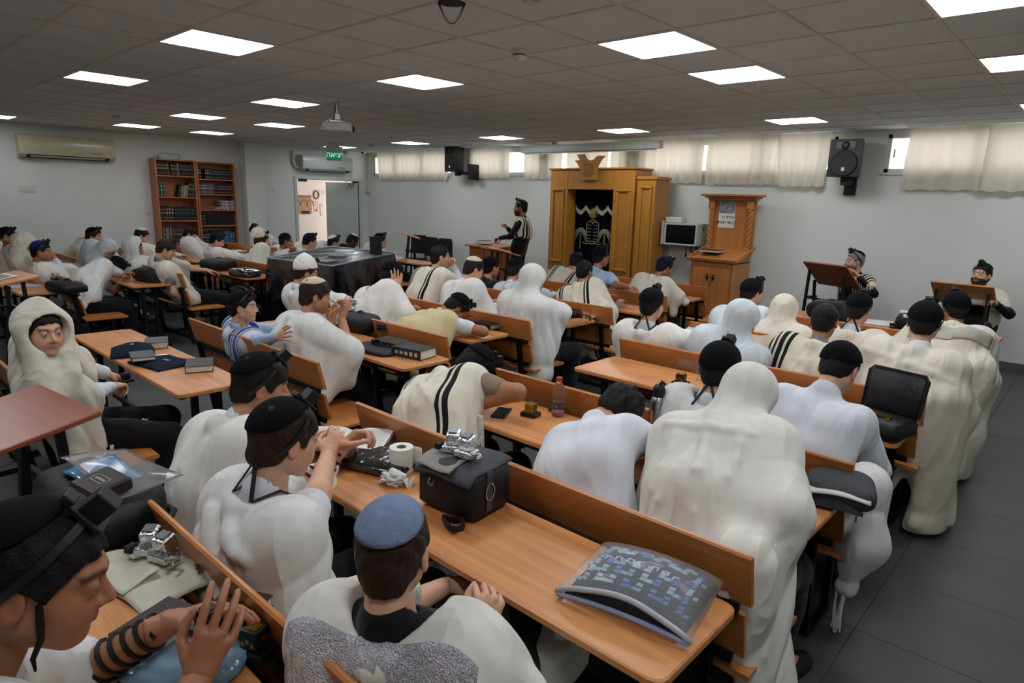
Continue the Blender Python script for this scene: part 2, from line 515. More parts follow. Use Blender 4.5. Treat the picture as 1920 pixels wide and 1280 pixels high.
struct('ceiling_corridor', MB().lohi((XC-.2, 5.0, ZC), (XL-.25, 12.5, ZC+.1)), CORR)
struct('floor_corridor', MB().lohi((XC-.2, 5.0, -.12), (XL-.2, 12.5, -.0)), TILEF)
struct('wall_corridor_end', MB().lohi((XC-.2, 12.3, 0), (XL-.2, 12.5, ZC+.1)), CORR)
struct('wall_corridor_near', MB().lohi((XC-.2, 4.9, 0), (XL-.2, 5.1, ZC+.1)), CORR)
CORRIDOR_FILL = ((XC+XL)/2, 8.4)
def lamp_panel(x, y, sy=1.0, label='', group=None, z=ZC, k=1.0):
    t = thing('ceiling_light', label, 'ceiling light', (x, y, z))
    fr = MB()
    h = .293; q = .274
    for (x0, x1, y0, y1) in ((-h, h, -h*sy, -q*sy), (-h, h, q*sy, h*sy), (-h, -q, -q*sy, q*sy), (q, h, -q*sy, q*sy)):
        fr.lohi((x0, y0, -.006), (x1, y1, .012))
    obj('frame', fr, ALU, t)
    obj('diffuser', MB().lohi((-q, -q*sy, -.003), (q, q*sy, .008)), emit('led_diffuser_%.2f' % k, '#f4f8ff', PANEL_POWER*k), t)
    return t
lbl = {(-4, 0): 'large square light panel in the upper left, right of the nearest grid bars', (-8, 0): 'light panel below and left of the upper-left large panel',
 (-12, 3): 'slim-looking light panel above the tall bookcase, left of the pair', (-4, 3): 'light panel near the ceiling centre, upper right of the projector',
 (-8, 3): 'light panel between the upper-left panel and the projector', (-12, 5): 'small light panel just left of the projector',
 (0, 3): 'large square light panel right of the smoke detector', (0, 5): 'light panel below the largest panel right of centre',
 (3, 3): 'light panel cut off by the top right corner', (3, 6): 'light panel cut off by the right edge of the photo',
 (-17, 0): 'light panel cut off by the left edge above the cream air conditioner', (-16, 3): 'thin light panel above and right of the cream air conditioner', (-16, 5): 'thin light panel above the wall pillar',
 (0, 0): 'light panel overhead behind the camera', (0, -3): 'light panel at the back of the room on the right', (-4, -3): 'light panel at the back of the room in the middle', (-8, -3): 'light panel at the back of the room on the left', (4, -3): 'light panel in the back right corner', (4, 0): 'light panel on the right beside the camera'}
for (i, j) in LIGHTS: lamp_panel(PX0+.6*i+.3, PY0+.6*j+.3, 1.0, lbl[(i, j)], k=.55 if i <= -12 else (.8 if i <= -8 else 1.0))
for x, n in zip(FL, ('front-row light panel behind the exit sign', 'front-row light panel above the leftmost curtain', 'front-row light panel above the left end of the screen case', 'front-row light panel above the right end of the screen case', 'front-row light panel left of the right loudspeaker', 'front-row light panel at the far right of the front strip')):
    xx = min([PX0+.6*i+.3 for i in range(-20, 10)], key=lambda q: abs(q-x)); lamp_panel(xx, YS+.28, .56/.6, n, k=.55 if xx < -12 else 1.25)
lamp_panel(CORRIDOR_FILL[0], CORRIDOR_FILL[1], 1.0, 'unseen light panel added to brighten the corridor beyond the doorway', k=.5)  # added panel, out of view, to brighten the corridor and door leaf
# ================================================================ desks and benches
def desk_proto(Ln, Dp):
    """study desk: origin at floor, centre; long axis x"""
    t = bpy.data.objects.new('study_desk', None); t.empty_display_size = .05
    m = MB()
    # rounded corner board
    r = .035; poly = []
    for (cx, cy, a0) in ((Ln/2-r, Dp/2-r, 0), (-Ln/2+r, Dp/2-r, 90), (-Ln/2+r, -Dp/2+r, 180), (Ln/2-r, -Dp/2+r, 270)):
        for k in range(4):
            a = math.radians(a0+30*k); poly.append((cx+r*math.cos(a), cy+r*math.sin(a)))
    n = len(poly)
    rings = [(.006, .724), (0, .729), (0, .746), (.005, .75)]
    v = []; f = []
    for (ins, z) in rings:
        for (x, y) in poly: v.append((x-math.copysign(ins, x), y-math.copysign(ins, y), z))
    f.append(tuple(range(n))[::-1]); f.append(tuple(3*n+k for k in range(n)))
    for q in range(3):
        for k in range(n): f.append((q*n+k, q*n+(k+1) % n, (q+1)*n+(k+1) % n, (q+1)*n+k))
    m.add(v, f)
    parts = [('tabletop', m, WOOD_DESK)]
    for s in (-1, 1):
        x = s*(Ln/2-.14); fr = MB()
        for y in (-.065, .065): fr.lohi((x-.016, y-.016, .03), (x+.016, y+.016, .70))
        fr.lohi((x-.02, -Dp/2+.02, 0), (x+.02, Dp/2-.02, .035), .004)
        fr.lohi((x-.018, -Dp/2+.03, .695), (x+.018, Dp/2-.03, .724), .003)
        parts.append(('leg_frame', fr, STEEL))
    st = MB().lohi((-Ln/2+.1, Dp/2-.07, .68), (Ln/2-.1, Dp/2-.045, .72)); st.lohi((-Ln/2+.1, -Dp/2+.045, .69), (Ln/2-.1, -Dp/2+.07, .722))
    st.lohi((-Ln/2+.14, -.012, .28), (Ln/2-.14, .012, .31))
    parts.append(('stretcher', st, STEEL))
    return parts
def bench_proto(Ln):
    """bench: origin at floor under the top rear edge of the back, long axis x, sitters face +y"""
    parts = []
    def q(z): return .10*(.87-z)/.42            # the back leans: y at height z
    def board(z0, z1, th=.02, ins=0.0):
        y0, y1 = q(z0), q(z1)
        return MB().add([(-Ln/2+ins, y0, z0), (Ln/2-ins, y0, z0), (Ln/2-ins, y0+th, z0), (-Ln/2+ins, y0+th, z0),
                         (-Ln/2+ins, y1, z1-.006), (Ln/2-ins, y1, z1-.006), (Ln/2-ins, y1+th, z1-.006), (-Ln/2+ins, y1+th, z1-.006),
                         (-Ln/2+ins+.006, y1+.006, z1), (Ln/2-ins-.006, y1+.006, z1), (Ln/2-ins-.006, y1+th-.006, z1), (-Ln/2+ins+.006, y1+th-.006, z1)],
                        [(0, 3, 2, 1), (0, 1, 5, 4), (1, 2, 6, 5), (2, 3, 7, 6), (3, 0, 4, 7), (4, 5, 9, 8), (5, 6, 10, 9), (6, 7, 11, 10), (7, 4, 8, 11), (8, 9, 10, 11)])
    parts.append(('back_board', board(.70, .87), WOOD_BENCH))
    parts.append(('lower_board', board(.50, .665, .018, .02), WOOD_BENCH))
    # seat, thin board with a rolled front
    prof = [(.085, .432), (.47, .432), (.485, .44), (.482, .452), (.46, .456), (.30, .448), (.12, .446), (.085, .45)]
    parts.append(('seat', MB().prism([(y, z) for y, z in prof], -Ln/2, Ln/2, 'yz'), WOOD_BENCH))
    xs = (-Ln/2+.12, 0, Ln/2-.12)
    for x in xs:
        fr = MB()
        fr.bar((x, .02, .70), (x, .13, .02), .032, .03, (1, 0, 0))
        fr.bar((x, .13, .025), (x, .40, .025), .032, .03)
        fr.bar((x, .38, .02), (x, .36, .43), .03, .03, (1, 0, 0))
        fr.bar((x, .06, .415), (x, .45, .415), .03, .03)
        parts.append(('leg_frame', fr, STEEL))
    rl = MB()
    rl.box((0, q(.685)-.012, .685), (Ln-.06, .02, .032), (-.23, 0, 0), .002)
    parts.append(('back_rail', rl, STEEL))
    rl = MB(); rl.box((0, q(.49)-.012, .49), (Ln-.1, .02, .03), (-.23, 0, 0), .002); rl.lohi((-Ln/2+.12, .12, .06), (Ln/2-.12, .145, .085))
    parts.append(('lower_rail', rl, STEEL))
    sc = MB()
    for x in xs:
        for z in (.685, .49): sc.sphere((x, q(z)-.024, z), .006, 6, 4)
    parts.append(('bolts', sc, CHROME))
    return parts
_cache = {}
def place(kind, x0, x1, y0, y1, label, rot=0.0):
    Ln = round(x1-x0, 2)
    key = (kind, Ln, round(y1-y0, 2) if kind == 'desk' else 0)
    if key not in _cache:
        ps = desk_proto(Ln, y1-y0) if kind == 'desk' else bench_proto(Ln)
        l = []
        for n, mb, mt in ps:
            me = mb.mesh(n); me.materials.append(mt); l.append((n, me))
        _cache[key] = l
    name, cat, grp = ('study_desk', 'desk', 'beech study desks') if kind == 'desk' else ('study_bench', 'bench', 'plywood study benches')
    t = thing(name, label, cat, ((x0+x1)/2, (y0+y1)/2 if kind == 'desk' else y0, 0), rot, grp)
    for n, me in _cache[key]:
        o = bpy.data.objects.new(n, me); link(o, t)
    return t
R0, R1 = -2.45, -.58
place('desk', R0, R1, .13, .55, 'desk in the bottom left foreground under the silver tefillin case')
place('bench', R0, R1, .60, 0, 'nearest bench, its board running from the open bag to the bottom edge')
place('desk', R0, R1, 1.16, 1.57, 'desk in the foreground carrying the blue patterned pouch and grey bag')
place('bench', R0, R1, 1.62, 0, 'bench whose long board runs past the grey bag to the blue patterned pouch')
place('desk', R0, R1, 2.08, 2.50, 'desk with the red-capped bottle and the steel flask')
place('bench', R0, R1, 2.55, 0, 'bench behind the red-capped bottle, in front of the two dark-haired sitters in white shirts')
place('desk', R0, R1, 3.27, 3.75, 'desk with a lying plastic bottle and the open black suitcase')
place('bench', R0, R1, 3.80, 0, 'bench carrying the black-striped shawl sitter right of the lying bottle')
place('desk', R0, R1, 4.36, 4.78, 'desk holding the green-capped bottle behind the striped shawl')
place('bench', R0, R1, 4.83, 0, 'bench with the hooded figure nearest the right wall lectern')
place('desk', R0, R1, 5.42, 5.80, 'narrow desk behind the strap-tailed boy near the right wall')
place('bench', R0, R1, 5.85, 0, 'front bench of the right block')
place('desk', R0, R1, 6.45, 7.0, 'front desk with white books before the two seated men on the right')
M0, M1 = -5.2, -3.3
place('bench', M0-.1, M1-.17, .62, 0, 'bench with the hooded boy looking at the camera')
place('desk', M0-.25, M1-.17, 1.22, 1.61, 'clear desk with two navy velvet pouches and brown books')
place('bench', M0+.2, M1+.1, 1.87, 0, 'bench with bare back board beside the boy with arm around his neighbour')
place('desk', M0+.1, M1+.17, 2.43, 2.83, 'desk with two thick black books at its near end')
place('bench', M0+.1, M1+.03, 2.9, 0, 'bench behind the thick black books carrying the sleeper in cream shawl')
place('desk', M0-.1, M1-.14, 3.30, 3.74, 'desk with a black box beside the sleeper in striped shirt')
place('bench', M0, M1, 3.80, 0, 'bench carrying the tall white hooded figure left of centre')
place('desk', M0, M1-.05, 4.36, 4.80, 'desk under the strap-wrapped forearm of the white hooded figure')
place('bench', M0, M1+.05, 4.88, 0, 'bench under the striped shawl trailing left of centre')
place('desk', M0, M1, 5.45, 5.87, 'desk with a flat black bag in front of the light blue shirt')
place('bench', M0, M1, 5.95, 0, 'bench of the sitter in light blue shirt')
place('desk', M0, M1-.1, 6.56, 6.97, 'small-looking desk end left of the carved lectern')
place('bench', M0, M1-.1, 7.05, 0, 'front bench before the ark')
L0, L1 = -9.75, -7.85
place('desk', L0, L1, 1.37, 1.75, 'desk with a soft black bag at the left edge of the photo')
place('bench', L0, L1+.1, 1.80, 0, 'bench of the boy with the blue skullcap at the left')
place('desk', L0, L1, 2.38, 2.80, 'desk with a round black bag, sleeper resting on it')
place('bench', L0, L1+.1, 2.86, 0, 'bench of the dark-haired boy in grey shirt with a hand on the seat')
place('desk', L0, L1, 3.66, 4.06, 'desk with black bags and a shiny plastic pouch')
place('bench', L0, L1, 4.12, 0, 'bench behind the shiny plastic pouch near the covered table')
place('desk', L0, L1, 4.62, 5.02, 'desk left of the plastic covered table')
place('bench', L0, L1, 5.08, 0, 'bench behind the plastic covered table, nearer one')
place('desk', L0-.2, L1-.2, 5.62, 6.0, 'desk beyond the plastic covered table')
place('bench', L0-.2, L1-.2, 6.05, 0, 'bench behind the plastic covered table, farther one')
place('desk', L0-.2, L1-.2, 6.65, 7.05, 'front desk of the left block near the doorway')
K0, K1 = -12.2, -10.1
place('bench', K0, K1, 1.45, 0, 'bench at the left edge below the cream air conditioner')
place('desk', K0, K1, 2.0, 2.38, 'desk whose board stands between the blue skullcap and the wall')
place('bench', K0, K1+.15, 2.43, 0, 'bench with slanting board between blue skullcap and pale blue shawl')
place('desk', K0, K1, 2.98, 3.36, 'desk along the wall left of the bookcase')
place('bench', K0, K1, 3.42, 0, 'bench along the wall just left of the bookcase')
place('desk', K0, K1, 3.95, 4.33, 'desk in front of the left bookcase')
place('bench', K0, K1, 4.38, 0, 'bench in front of the bookcase')
place('desk', K0, K1, 4.9, 5.3, 'desk in front of the right bookcase with an open book')
place('bench', K0, K1, 5.36, 0, 'bench by the wall pillar')

# ---- tilted reading stands
def shtender(name, label, loc, rot, top_w, top_d, zt, tilt, mat, slant=.10, back=False):
    t = thing(name, label, 'reading stand', loc, rot)
    Rm = Euler((tilt, 0, 0)).to_matrix()
    obj('top_board', MB().box((0, 0, zt), (top_w, top_d, .022), Rm, .004), mat, t)
    fr = MB()
    for s in (-1, 1):
        x = s*(top_w/2-.05)
        fr.bar((x, -top_d*.28, 0), (x, -top_d*.28+slant, zt-top_d*.28*math.sin(tilt)-.01), .028, .028, (1, 0, 0))
        fr.bar((x, top_d*.32, 0), (x, top_d*.2, zt+top_d*.2*math.sin(tilt)-.012), .028, .028, (1, 0, 0))
        fr.bar((x, -top_d*.3, .02), (x, top_d*.34, .02), .03, .03)
        fr.bar((x, -top_d*.22, zt*.7), (x, top_d*.25, zt*.7), .024, .024)
    obj('leg_frame', fr, STEEL, t)
    rl = MB()
    for z in (.12, zt*.7): rl.bar((-top_w/2+.05, top_d*.26, z), (top_w/2-.05, top_d*.26, z), .026, .026)
    obj('cross_rail', rl, STEEL, t)
    return t
# ================================================================ front wall furniture
def ontop(z): return z
# ---- the ark
AY = 9.355                                   # back of the ark
DPT = .5
YK = AY-DPT                                  # front face of the ark
def ax(px, py): return atY(px, py, YK)
ax0, ax1 = ax(1033, 330)[0], ax(1191, 330)[0]
az1 = ax(1110, 318)[2]
ox0, ox1, oz1 = ax(1064, 356)[0], ax(1150, 356)[0], ax(1105, 355)[2]
ark = thing('ark_cabinet', 'tall honey-oak ark cabinet with dark curtained opening behind the standing man', 'cabinet', ((ax0+ax1)/2, YK, 0))
cx = (ax0+ax1)/2
W2 = (ax1-ax0)/2
b = MB()
zb = .62
b.lohi((-W2, 0, zb), (ox0-cx, DPT, az1), .006); b.lohi((ox1-cx, 0, zb), (W2, DPT, az1), .006)
b.lohi((ox0-cx, 0, oz1), (ox1-cx, DPT, az1), .003); b.lohi((ox0-cx, DPT-.03, zb), (ox1-cx, DPT, oz1))
b.lohi((ox0-cx, 0.02, zb-.04), (ox1-cx, DPT, zb+.01))
obj('body', b, WOOD_ARK, ark)
cn = MB(); cn.lohi((-W2-.03, -.03, az1-.0), (W2+.03, DPT, az1+.03), .008)
obj('cornice', cn, WOOD_ARK, ark)
base = MB(); base.lohi((-W2-.02, -.02, 0), (W2+.02, DPT, .1), .005); base.lohi((-W2+.03, .09, .1), (W2-.03, DPT, zb))
obj('base', base, WOOD_ARK, ark)
for x in (-W2+.09, ox0-cx-.09, ox1-cx+.09, W2-.09):
    obj('turned_post', MB().lathe([(.05, .1), (.055, .14), (.03, .17), (.035, .2), (.05, .3), (.055, .38), (.035, .48), (.03, .5), (.05, .53), (.055, .58), (.06, .62)], 14, (x, .05, 0)), WOOD_ARK, ark, smooth=True)
def panel(parent, x0, x1, z0, z1, y=0, w_=.045, mat=WOOD_ARK, nm='panel_moulding'):
    m = MB()
    m.lohi((x0, y-.03, z0), (x1, y, z0+w_), .01); m.lohi((x0, y-.03, z1-w_), (x1, y, z1), .01)
    m.lohi((x0, y-.03, z0+w_), (x0+w_, y, z1-w_), .01); m.lohi((x1-w_, y-.03, z0+w_), (x1, y, z1-w_), .01)
    return obj(nm, m, mat, parent)
panel(ark, -W2+.05, ox0-cx-.06, zb+.15, az1-.3)
panel(ark, ox1-cx+.06, W2-.05, zb+.1, az1-.3)
# curtain of the ark with embroidery
VEL = mk('black_velvet', '#0a0b10', .95, 0, .1, 20, spec=.1)
ow = (ox1-ox0)
def curt(u, v):
    return (ox0-cx+.0+ow*u, .26+.018*math.sin(u*2*PI*7)*(1-.3*v), oz1-.005-(oz1-zb-.02)*v)
obj('ark_curtain', MB().grid(curt, 70, 6, .004), VEL, ark, smooth=True)
EMB = mk('gold_thread', '#8f7a3c', .6, .2, .2, 60)
EMB2 = mk('pale_thread', '#8d8f7c', .7, 0, .2, 60)
EMW = mk('cream_fringe', '#b8b39c', .9, 0, .1)
val = MB()                                   # valance scallops with fringe
for k in range(4):
    xa = ox0-cx+.02+(ow-.04)*k/4; xb = ox0-cx+.02+(ow-.04)*(k+1)/4
    def vf(u, v, xa=xa, xb=xb):
        x = xa+(xb-xa)*u; z = oz1-.25-.09*math.sin(PI*u)-v*.075-.008*math.sin(u*40)
        return (x, .225+.006*math.sin(u*60), z)
    val.grid(vf, 24, 2, .004)
obj('valance_fringe', val, EMW, ark)
vb = MB().grid(lambda u, v: (ox0-cx+.01+(ow-.02)*u, .228, oz1-.005-v*(.25+.09*abs(math.sin(PI*4*u)))), 48, 3, .004)
obj('valance', vb, VEL, ark)
xm = (ox0+ox1)/2-cx
def Z(py): return atY(1105, py, YK+.2)[2]
def Xp(p_): return atY(p_, 420, YK+.2)[0]-cx
em = MB()                                    # crown
zc0, zc1 = Z(414), Z(391)
for k in range(7):
    a = math.radians(20+140*k/6)
    em.tube([(Xp(1110)+.07*math.cos(a)*s, .222, zc0+(zc1-zc0)*s*(.6+.5*math.sin(a))) for s in (.3, .7, 1)], .007, 5)
em.tube([(Xp(1110)+.06*math.cos(a), .222, zc0+.02*math.sin(a)) for a in [2*PI*k/16 for k in range(17)]], .009, 5)
em.tube([(Xp(1110)+.085*math.cos(a), .222, (zc0+zc1)/2+.02+.07*math.sin(a)) for a in [2*PI*k/20 for k in range(21)]], .006, 5)
obj('crown_embroidery', em, EMB, ark)
tb = MB()                                    # tablets
xl, xr, zt0, zt1 = Xp(1099), Xp(1121), Z(452), Z(420)
xh = (xl+xr)/2
out = [(xl, .222, zt0), (xl, .222, zt1)]+[(xl+(xh-xl)*(1-math.cos(a))/2, .222, zt1+.04*math.sin(a)) for a in [PI*k/6 for k in range(1, 7)]]
out += [(xh+(xr-xh)*(1-math.cos(a))/2, .222, zt1+.04*math.sin(a)) for a in [PI*k/6 for k in range(1, 7)]]+[(xr, .222, zt0), (xl, .222, zt0)]
tb.tube(out, .007, 5)
for k in range(5):
    for s in (0, 1):
        xa = xl+.02+s*(xh-xl); tb.tube([(xa+.01*q, .222, zt0+.04+(zt1-zt0)*k/5+.006*math.sin(q*2.1+k)) for q in range(8)], .005, 4)
tb.tube([(Xp(1093)+(Xp(1127)-Xp(1093))*q/12, .222, Z(455)-.02*abs(math.sin(q*.8))) for q in range(13)], .008, 5)
obj('tablets_embroidery', tb, EMB2, ark)
for pxx in (1088, 1133):
    pm = MB(); x = Xp(pxx); z0, z1 = Z(466), Z(432)
    for q in range(9): pm.box((x+.006*math.sin(q*3), .222, z0+(z1-z0)*q/9), (.03, .008, (z1-z0)/9*.8), (0, .3*(-1)**q, 0))
    obj('palm_trunk_embroidery', pm, EMB, ark)
    pf = MB()
    for q in range(11):
        a = math.radians(-35+250*q/10); L = .15
        pts = [(x+math.cos(a)*L*s, .222, z1+math.sin(a)*L*s*.9-.12*s*s) for s in (0, .25, .5, .75, 1)]
        pf.tube(pts, [.006, .012, .012, .009, .003], 5)
    obj('palm_leaves_embroidery', pf, EMB2, ark)
# crest on top with carved lines
cr = MB(); s_ = .0
zc = az1-.12
poly = []
for (px_, py_) in ((1088, 337), (1091, 322), (1084, 307), (1078, 301), (1088, 300), (1083, 290), (1096, 289), (1101, 298), (1107, 301), (1114, 299), (1121, 292), (1135, 292), (1128, 300), (1122, 311), (1120, 325), (1121, 337)):
    p = atY(px_, py_, YK-.04); poly.append((p[0]-cx, p[2]))
cr.prism(poly[::-1], -.055, -.03, 'xz')
crest = obj('crest', cr, WOOD_ARK, ark)
ln = MB()
for k in range(9):
    z = atY(1105, 308+k*2.9, YK-.04)[2]
    r_ = random.Random(k)
    x = atY(1096, 310, YK-.04)[0]-cx
    while x < atY(1115-abs(k-4)*.8, 310, YK-.04)[0]-cx:
        w_ = r_.uniform(.012, .03); ln.box((x+w_/2, -.0565, z+r_.uniform(-.003, .003)), (w_*.8, .003, .009)); x += w_+.006
obj('carved_lettering', ln, mk('dark_engraving', '#5a3a14', .8), crest)
# ---- side cabinet right of the ark
sx0, sx1 = atY(1192, 340, YK+.02)[0], atY(1229, 340, YK+.02)[0]
sz1 = atY(1210, 333, YK+.02)[2]
sc = thing('side_cabinet', 'narrow honey-oak cabinet attached right of the ark', 'cabinet', ((sx0+sx1)/2+.015, YK+.03, 0))
w2 = (sx1-sx0)/2-.01
obj('body', MB().lohi((-w2, 0, 0), (w2, .4, sz1-.03), .005), WOOD_ARK, sc)
obj('cornice', MB().lohi((-w2, -.02, sz1-.03), (w2+.03, .42, sz1+.02), .008), WOOD_ARK, sc)
panel(sc, -w2+.06, w2-.05, .68, sz1-.12)
panel(sc, -w2+.06, w2-.05, .1, .58)
# ---- carved lectern right of the ark
ly = 8.75
lx0, lx1 = atY(1296, 490, ly)[0], atY(1376, 490, ly)[0]
lz = atY(1296, 481, ly)[2]
lt = thing('carved_lectern', 'tall carved oak lectern with spiral columns and a white notice', 'lectern', ((lx0+lx1)/2, ly, 0))
lw = (lx1-lx0)/2
LD = .55
zs = 1.02
obj('body', MB().lohi((-lw, 0, 0), (lw, LD, zs), .005), WOOD_LECT, lt)
for s in (-1, 1):
    d = obj('door', MB().lohi((min(0, s*(lw-.04))+.003, -.012, .06), (max(0, s*(lw-.04))-.003, 0, zs-.1), .004), WOOD_LECT, lt)
    h = MB(); h.lathe([(.012, 0), (.02, .01), (.02, .02), (.008, .03)], 10, (s*.045, -.015, zs-.22), (PI/2, 0, 0)); h.box((s*.045, -.03, zs-.25), (.012, .012, .06), None, .003); h.box((s*.045, -.02, zs-.22), (.03, .006, .08), None, .002)
    obj('handle', h, BLACKPL, d)
sl = MB()                                     # sloped top with a raised lip
Rs = Euler((math.radians(16), 0, 0)).to_matrix()
sl.box((0, .27, zs+.09), (2*lw+.1, .62, .025), Rs, .004)
sl.box((0, -.03, zs+.02), (2*lw+.1, .03, .05), Rs, .004)
for s in (-1, 1): sl.box((s*(lw+.04), .27, zs+.105), (.03, .62, .05), Rs, .006)
obj('sloped_top', sl, WOOD_LECT, lt)
wd = MB(); wd.prism([(0, zs-.02), (LD, zs-.02), (LD, zs+.15), (0, zs+.0)], -lw, lw, 'yz'); obj('wedge', wd, WOOD_LECT, lt)
zt = atY(1350, 375, ly+LD-.1)[2]
bk = MB(); bk.lohi((-lw+.02, LD-.06, zs+.1), (lw+.03, LD-.02, zt)); obj('back_panel', bk, WOOD_LECT, lt)
for s in (-1, 1):
    cm = MB(); cm.lohi((s*(lw-.03)-.045, LD-.13, zs+.12), (s*(lw-.03)+.045, LD-.04, zs+.2), .006); cm.lohi((s*(lw-.03)-.045, LD-.13, zt-.12), (s*(lw-.03)+.045, LD-.04, zt), .006)
    cm.lathe([(.034, zs+.2), (.034, zt-.12)], 10, (s*(lw-.03), LD-.085, 0))
    c_ = obj('column', cm, WOOD_LECT, lt)
    for q in range(3):
        pts = [(s*(lw-.03)+.033*math.cos(a*s+q*2.1), LD-.085+.033*math.sin(a*s+q*2.1), zs+.2+(zt-.32-zs)*a/(2*PI*2.2)) for a in [2*PI*2.2*i/30 for i in range(31)]]
        obj('spiral_carving', MB().tube(pts, .014, 6), WOOD_LECT, c_, smooth=True)
cn = MB()
for (o_, z0, z1) in ((.02, zt, zt+.03), (.06, zt+.03, zt+.055), (.11, zt+.055, zt+.085)):
    cn.lohi((-lw-o_, LD-.14-o_*.8, z0), (lw+o_+.03, LD, z1), .006)
obj('cornice', cn, WOOD_LECT, lt)
dn = MB()                                       # dentil strips beside the doors
for s in (-1, 1):
    for k in range(40): dn.box((s*(lw-.02), -.004, .1+k*.022), (.016, .01, .01))
obj('dentil_strip', dn, WOOD_LECT, lt)
pp = atY(1363, 401, ly+LD-.07)
nz_ = thing('wall_notice', 'white paper notice with Hebrew lines taped on the carved lectern', 'notice', (pp[0], ly+LD-.066, pp[2]))
obj('paper', MB().box((0, 0, 0), (.25, .003, .40), None), PAPER, nz_)
obj('silver_foil_print', MB().box((0, -.0022, .105), (.245, .002, .19)), mk('silver_foil', '#8f9296', .35, .3, .45, 16, bump=.4, bscale=40), nz_)
def heb(s): return s[::-1]
text_mesh(heb('שויתי ה׳'), .062, INK, nz_, (.02, -.003, -.045), (PI/2, 0, 0))
text_mesh(heb('לנגדי תמיד'), .066, INK, nz_, (0, -.003, -.125), (PI/2, 0, 0))
# ---- wall rack (network cabinet) with small box on top
ry = YF-.36
ra, rb = atY(1245, 417, ry), atY(1305, 462, ry)
rk = thing('wall_rack', 'grey wall-mounted equipment rack with dark glass door', 'equipment rack', ((ra[0]+rb[0])/2, ry, rb[2]))
rw = rb[0]-ra[0]; rh = ra[2]-rb[2]
RG = mk('rack_grey', '#b9bcb6', .5, 0, .03)
obj('case', MB().lohi((-rw/2, .01, 0), (rw/2, .35, rh), .006), RG, rk)
fm = MB()
for (x0, x1, z0, z1) in ((-rw/2, rw/2, 0, .025), (-rw/2, rw/2, rh-.025, rh), (-rw/2, -rw/2+.05, .025, rh-.025), (rw/2-.03, rw/2, .025, rh-.025)): fm.lohi((x0, -.01, z0), (x1, .012, z1), .003)
dr = obj('door_frame', fm, RG, rk)
obj('door_glass', MB().lohi((-rw/2+.05, -.002, .025), (rw/2-.03, .008, rh-.025)), mk('smoked_glass', '#0b0d0d', .12, 0, 0, spec=.5), rk)
obj('hinge_bracket', MB().lohi((-rw/2-.015, -.045, .0), (-rw/2+.02, -.01, rh+.03), .004), RG, rk)
obj('lock_slot', MB().box((rw/2+.001, .2, rh-.08), (.004, .03, .06), None), INK, rk)
cb = MB(); cb.tube([(.02, .2, 0), (.02, .2, -.06), (.03, .19, -.14)], .007, 6); cb.box((.03, .19, -.16), (.02, .02, .05)); cb.tube([(.16+.05*math.cos(a), .18, -.06+.05*math.sin(a)) for a in [2*PI*k/14 for k in range(15)]], .012, 6)
obj('hanging_cable', cb, BLACKPL, rk, smooth=True)
bp_ = atY(1268, 411, YF-.2)
jb = thing('junction_box', 'small white plastic box on top of the equipment rack', 'box', (bp_[0], YF-.2, ra[2]+.003))
obj('housing', MB().lohi((-.14, -.09, 0), (.14, .09, .085), .008), WHITEPL, jb); obj('lid_seam', MB().lohi((-.141, -.091, .055), (.141, .091, .058)), RG, jb)
tk = thing('cable_trunking', 'white cable trunking running along the wall left of the equipment rack', 'cable duct', (atY(1228, 457, YF-.02)[0], YF-.022, atY(1228, 457, YF)[2]))
obj('duct', MB().lohi((0, -.015, -.03), (1.35, .02, .03), .004), WHITEPL, tk); obj('duct_cover_line', MB().lohi((0, -.017, .008), (1.35, -.014, .012)), RG, tk)
# ---- curtains
CURT = None
m_, t_, b_ = nt('curtain_linen')
N_, L_ = t_.nodes, t_.links
tr = N_.new('ShaderNodeBsdfTranslucent'); df = N_.new('ShaderNodeBsdfDiffuse'); mxs = N_.new('ShaderNodeMixShader')
for nn in (tr, df): nn.inputs['Color'].default_value = (*lin('#e3ddd0'), 1)
tcn = N_.new('ShaderNodeTexCoord'); wv = N_.new('ShaderNodeTexNoise'); wv.inputs['Scale'].default_value = 160
L_.new(tcn.outputs['Object'], wv.inputs['Vector'])
bpn = N_.new('ShaderNodeBump'); bpn.inputs['Strength'].default_value = .1; bpn.inputs['Distance'].default_value = .002
L_.new(wv.outputs['Fac'], bpn.inputs['Height']); L_.new(bpn.outputs[0], df.inputs['Normal'])
mxs.inputs[0].default_value = .34
L_.new(df.outputs[0], mxs.inputs[1]); L_.new(tr.outputs[0], mxs.inputs[2])
L_.new(mxs.outputs[0], N_['Material Output'].inputs['Surface'])
CURT = m_
def curtain(pa, pb, zlo, label, seed, sag=0.0, slant=0.0, yy=9.43):
    xa, xb = atY(pa, 320, yy)[0], atY(pb, 320, yy)[0]
    t = thing('curtain', label, 'curtain', ((xa+xb)/2, yy, zlo), 0, 'short linen window curtains')
    Wd = xb-xa; r_ = random.Random(seed); nf = max(3, int(Wd/.17)); ph = r_.uniform(0, 6)
    am = [r_.uniform(.5, 1.2) for _ in range(nf+3)]
    def fn(u, v):
        k = u*nf; a = am[int(k)]*(1-(k % 1))+am[int(k)+1]*(k % 1)
        d = .028*a*math.sin(2*PI*k+ph+.5*math.sin(3*u+ph))*(.45+.55*v)
        x = -Wd/2+Wd*u+slant*v*(u-.5)+.01*math.sin(9*v+k)*v
        z = (2.78-zlo)*(1-v)-sag*v*math.sin(PI*u)+.01*v*math.sin(2*PI*k+1)
        return (x, d, z)
    obj('cloth', MB().grid(fn, nf*10, 8), CURT, t, smooth=True)
    rr = MB().tube([(-Wd/2-.02, .03, 2.775-zlo), (Wd/2+.02, .03, 2.775-zlo)], .008, 8); obj('curtain_rod', rr, ALU, t)
curtain(706, 842, 2.17, 'leftmost cream curtain, by the security camera', 1, slant=-.1)
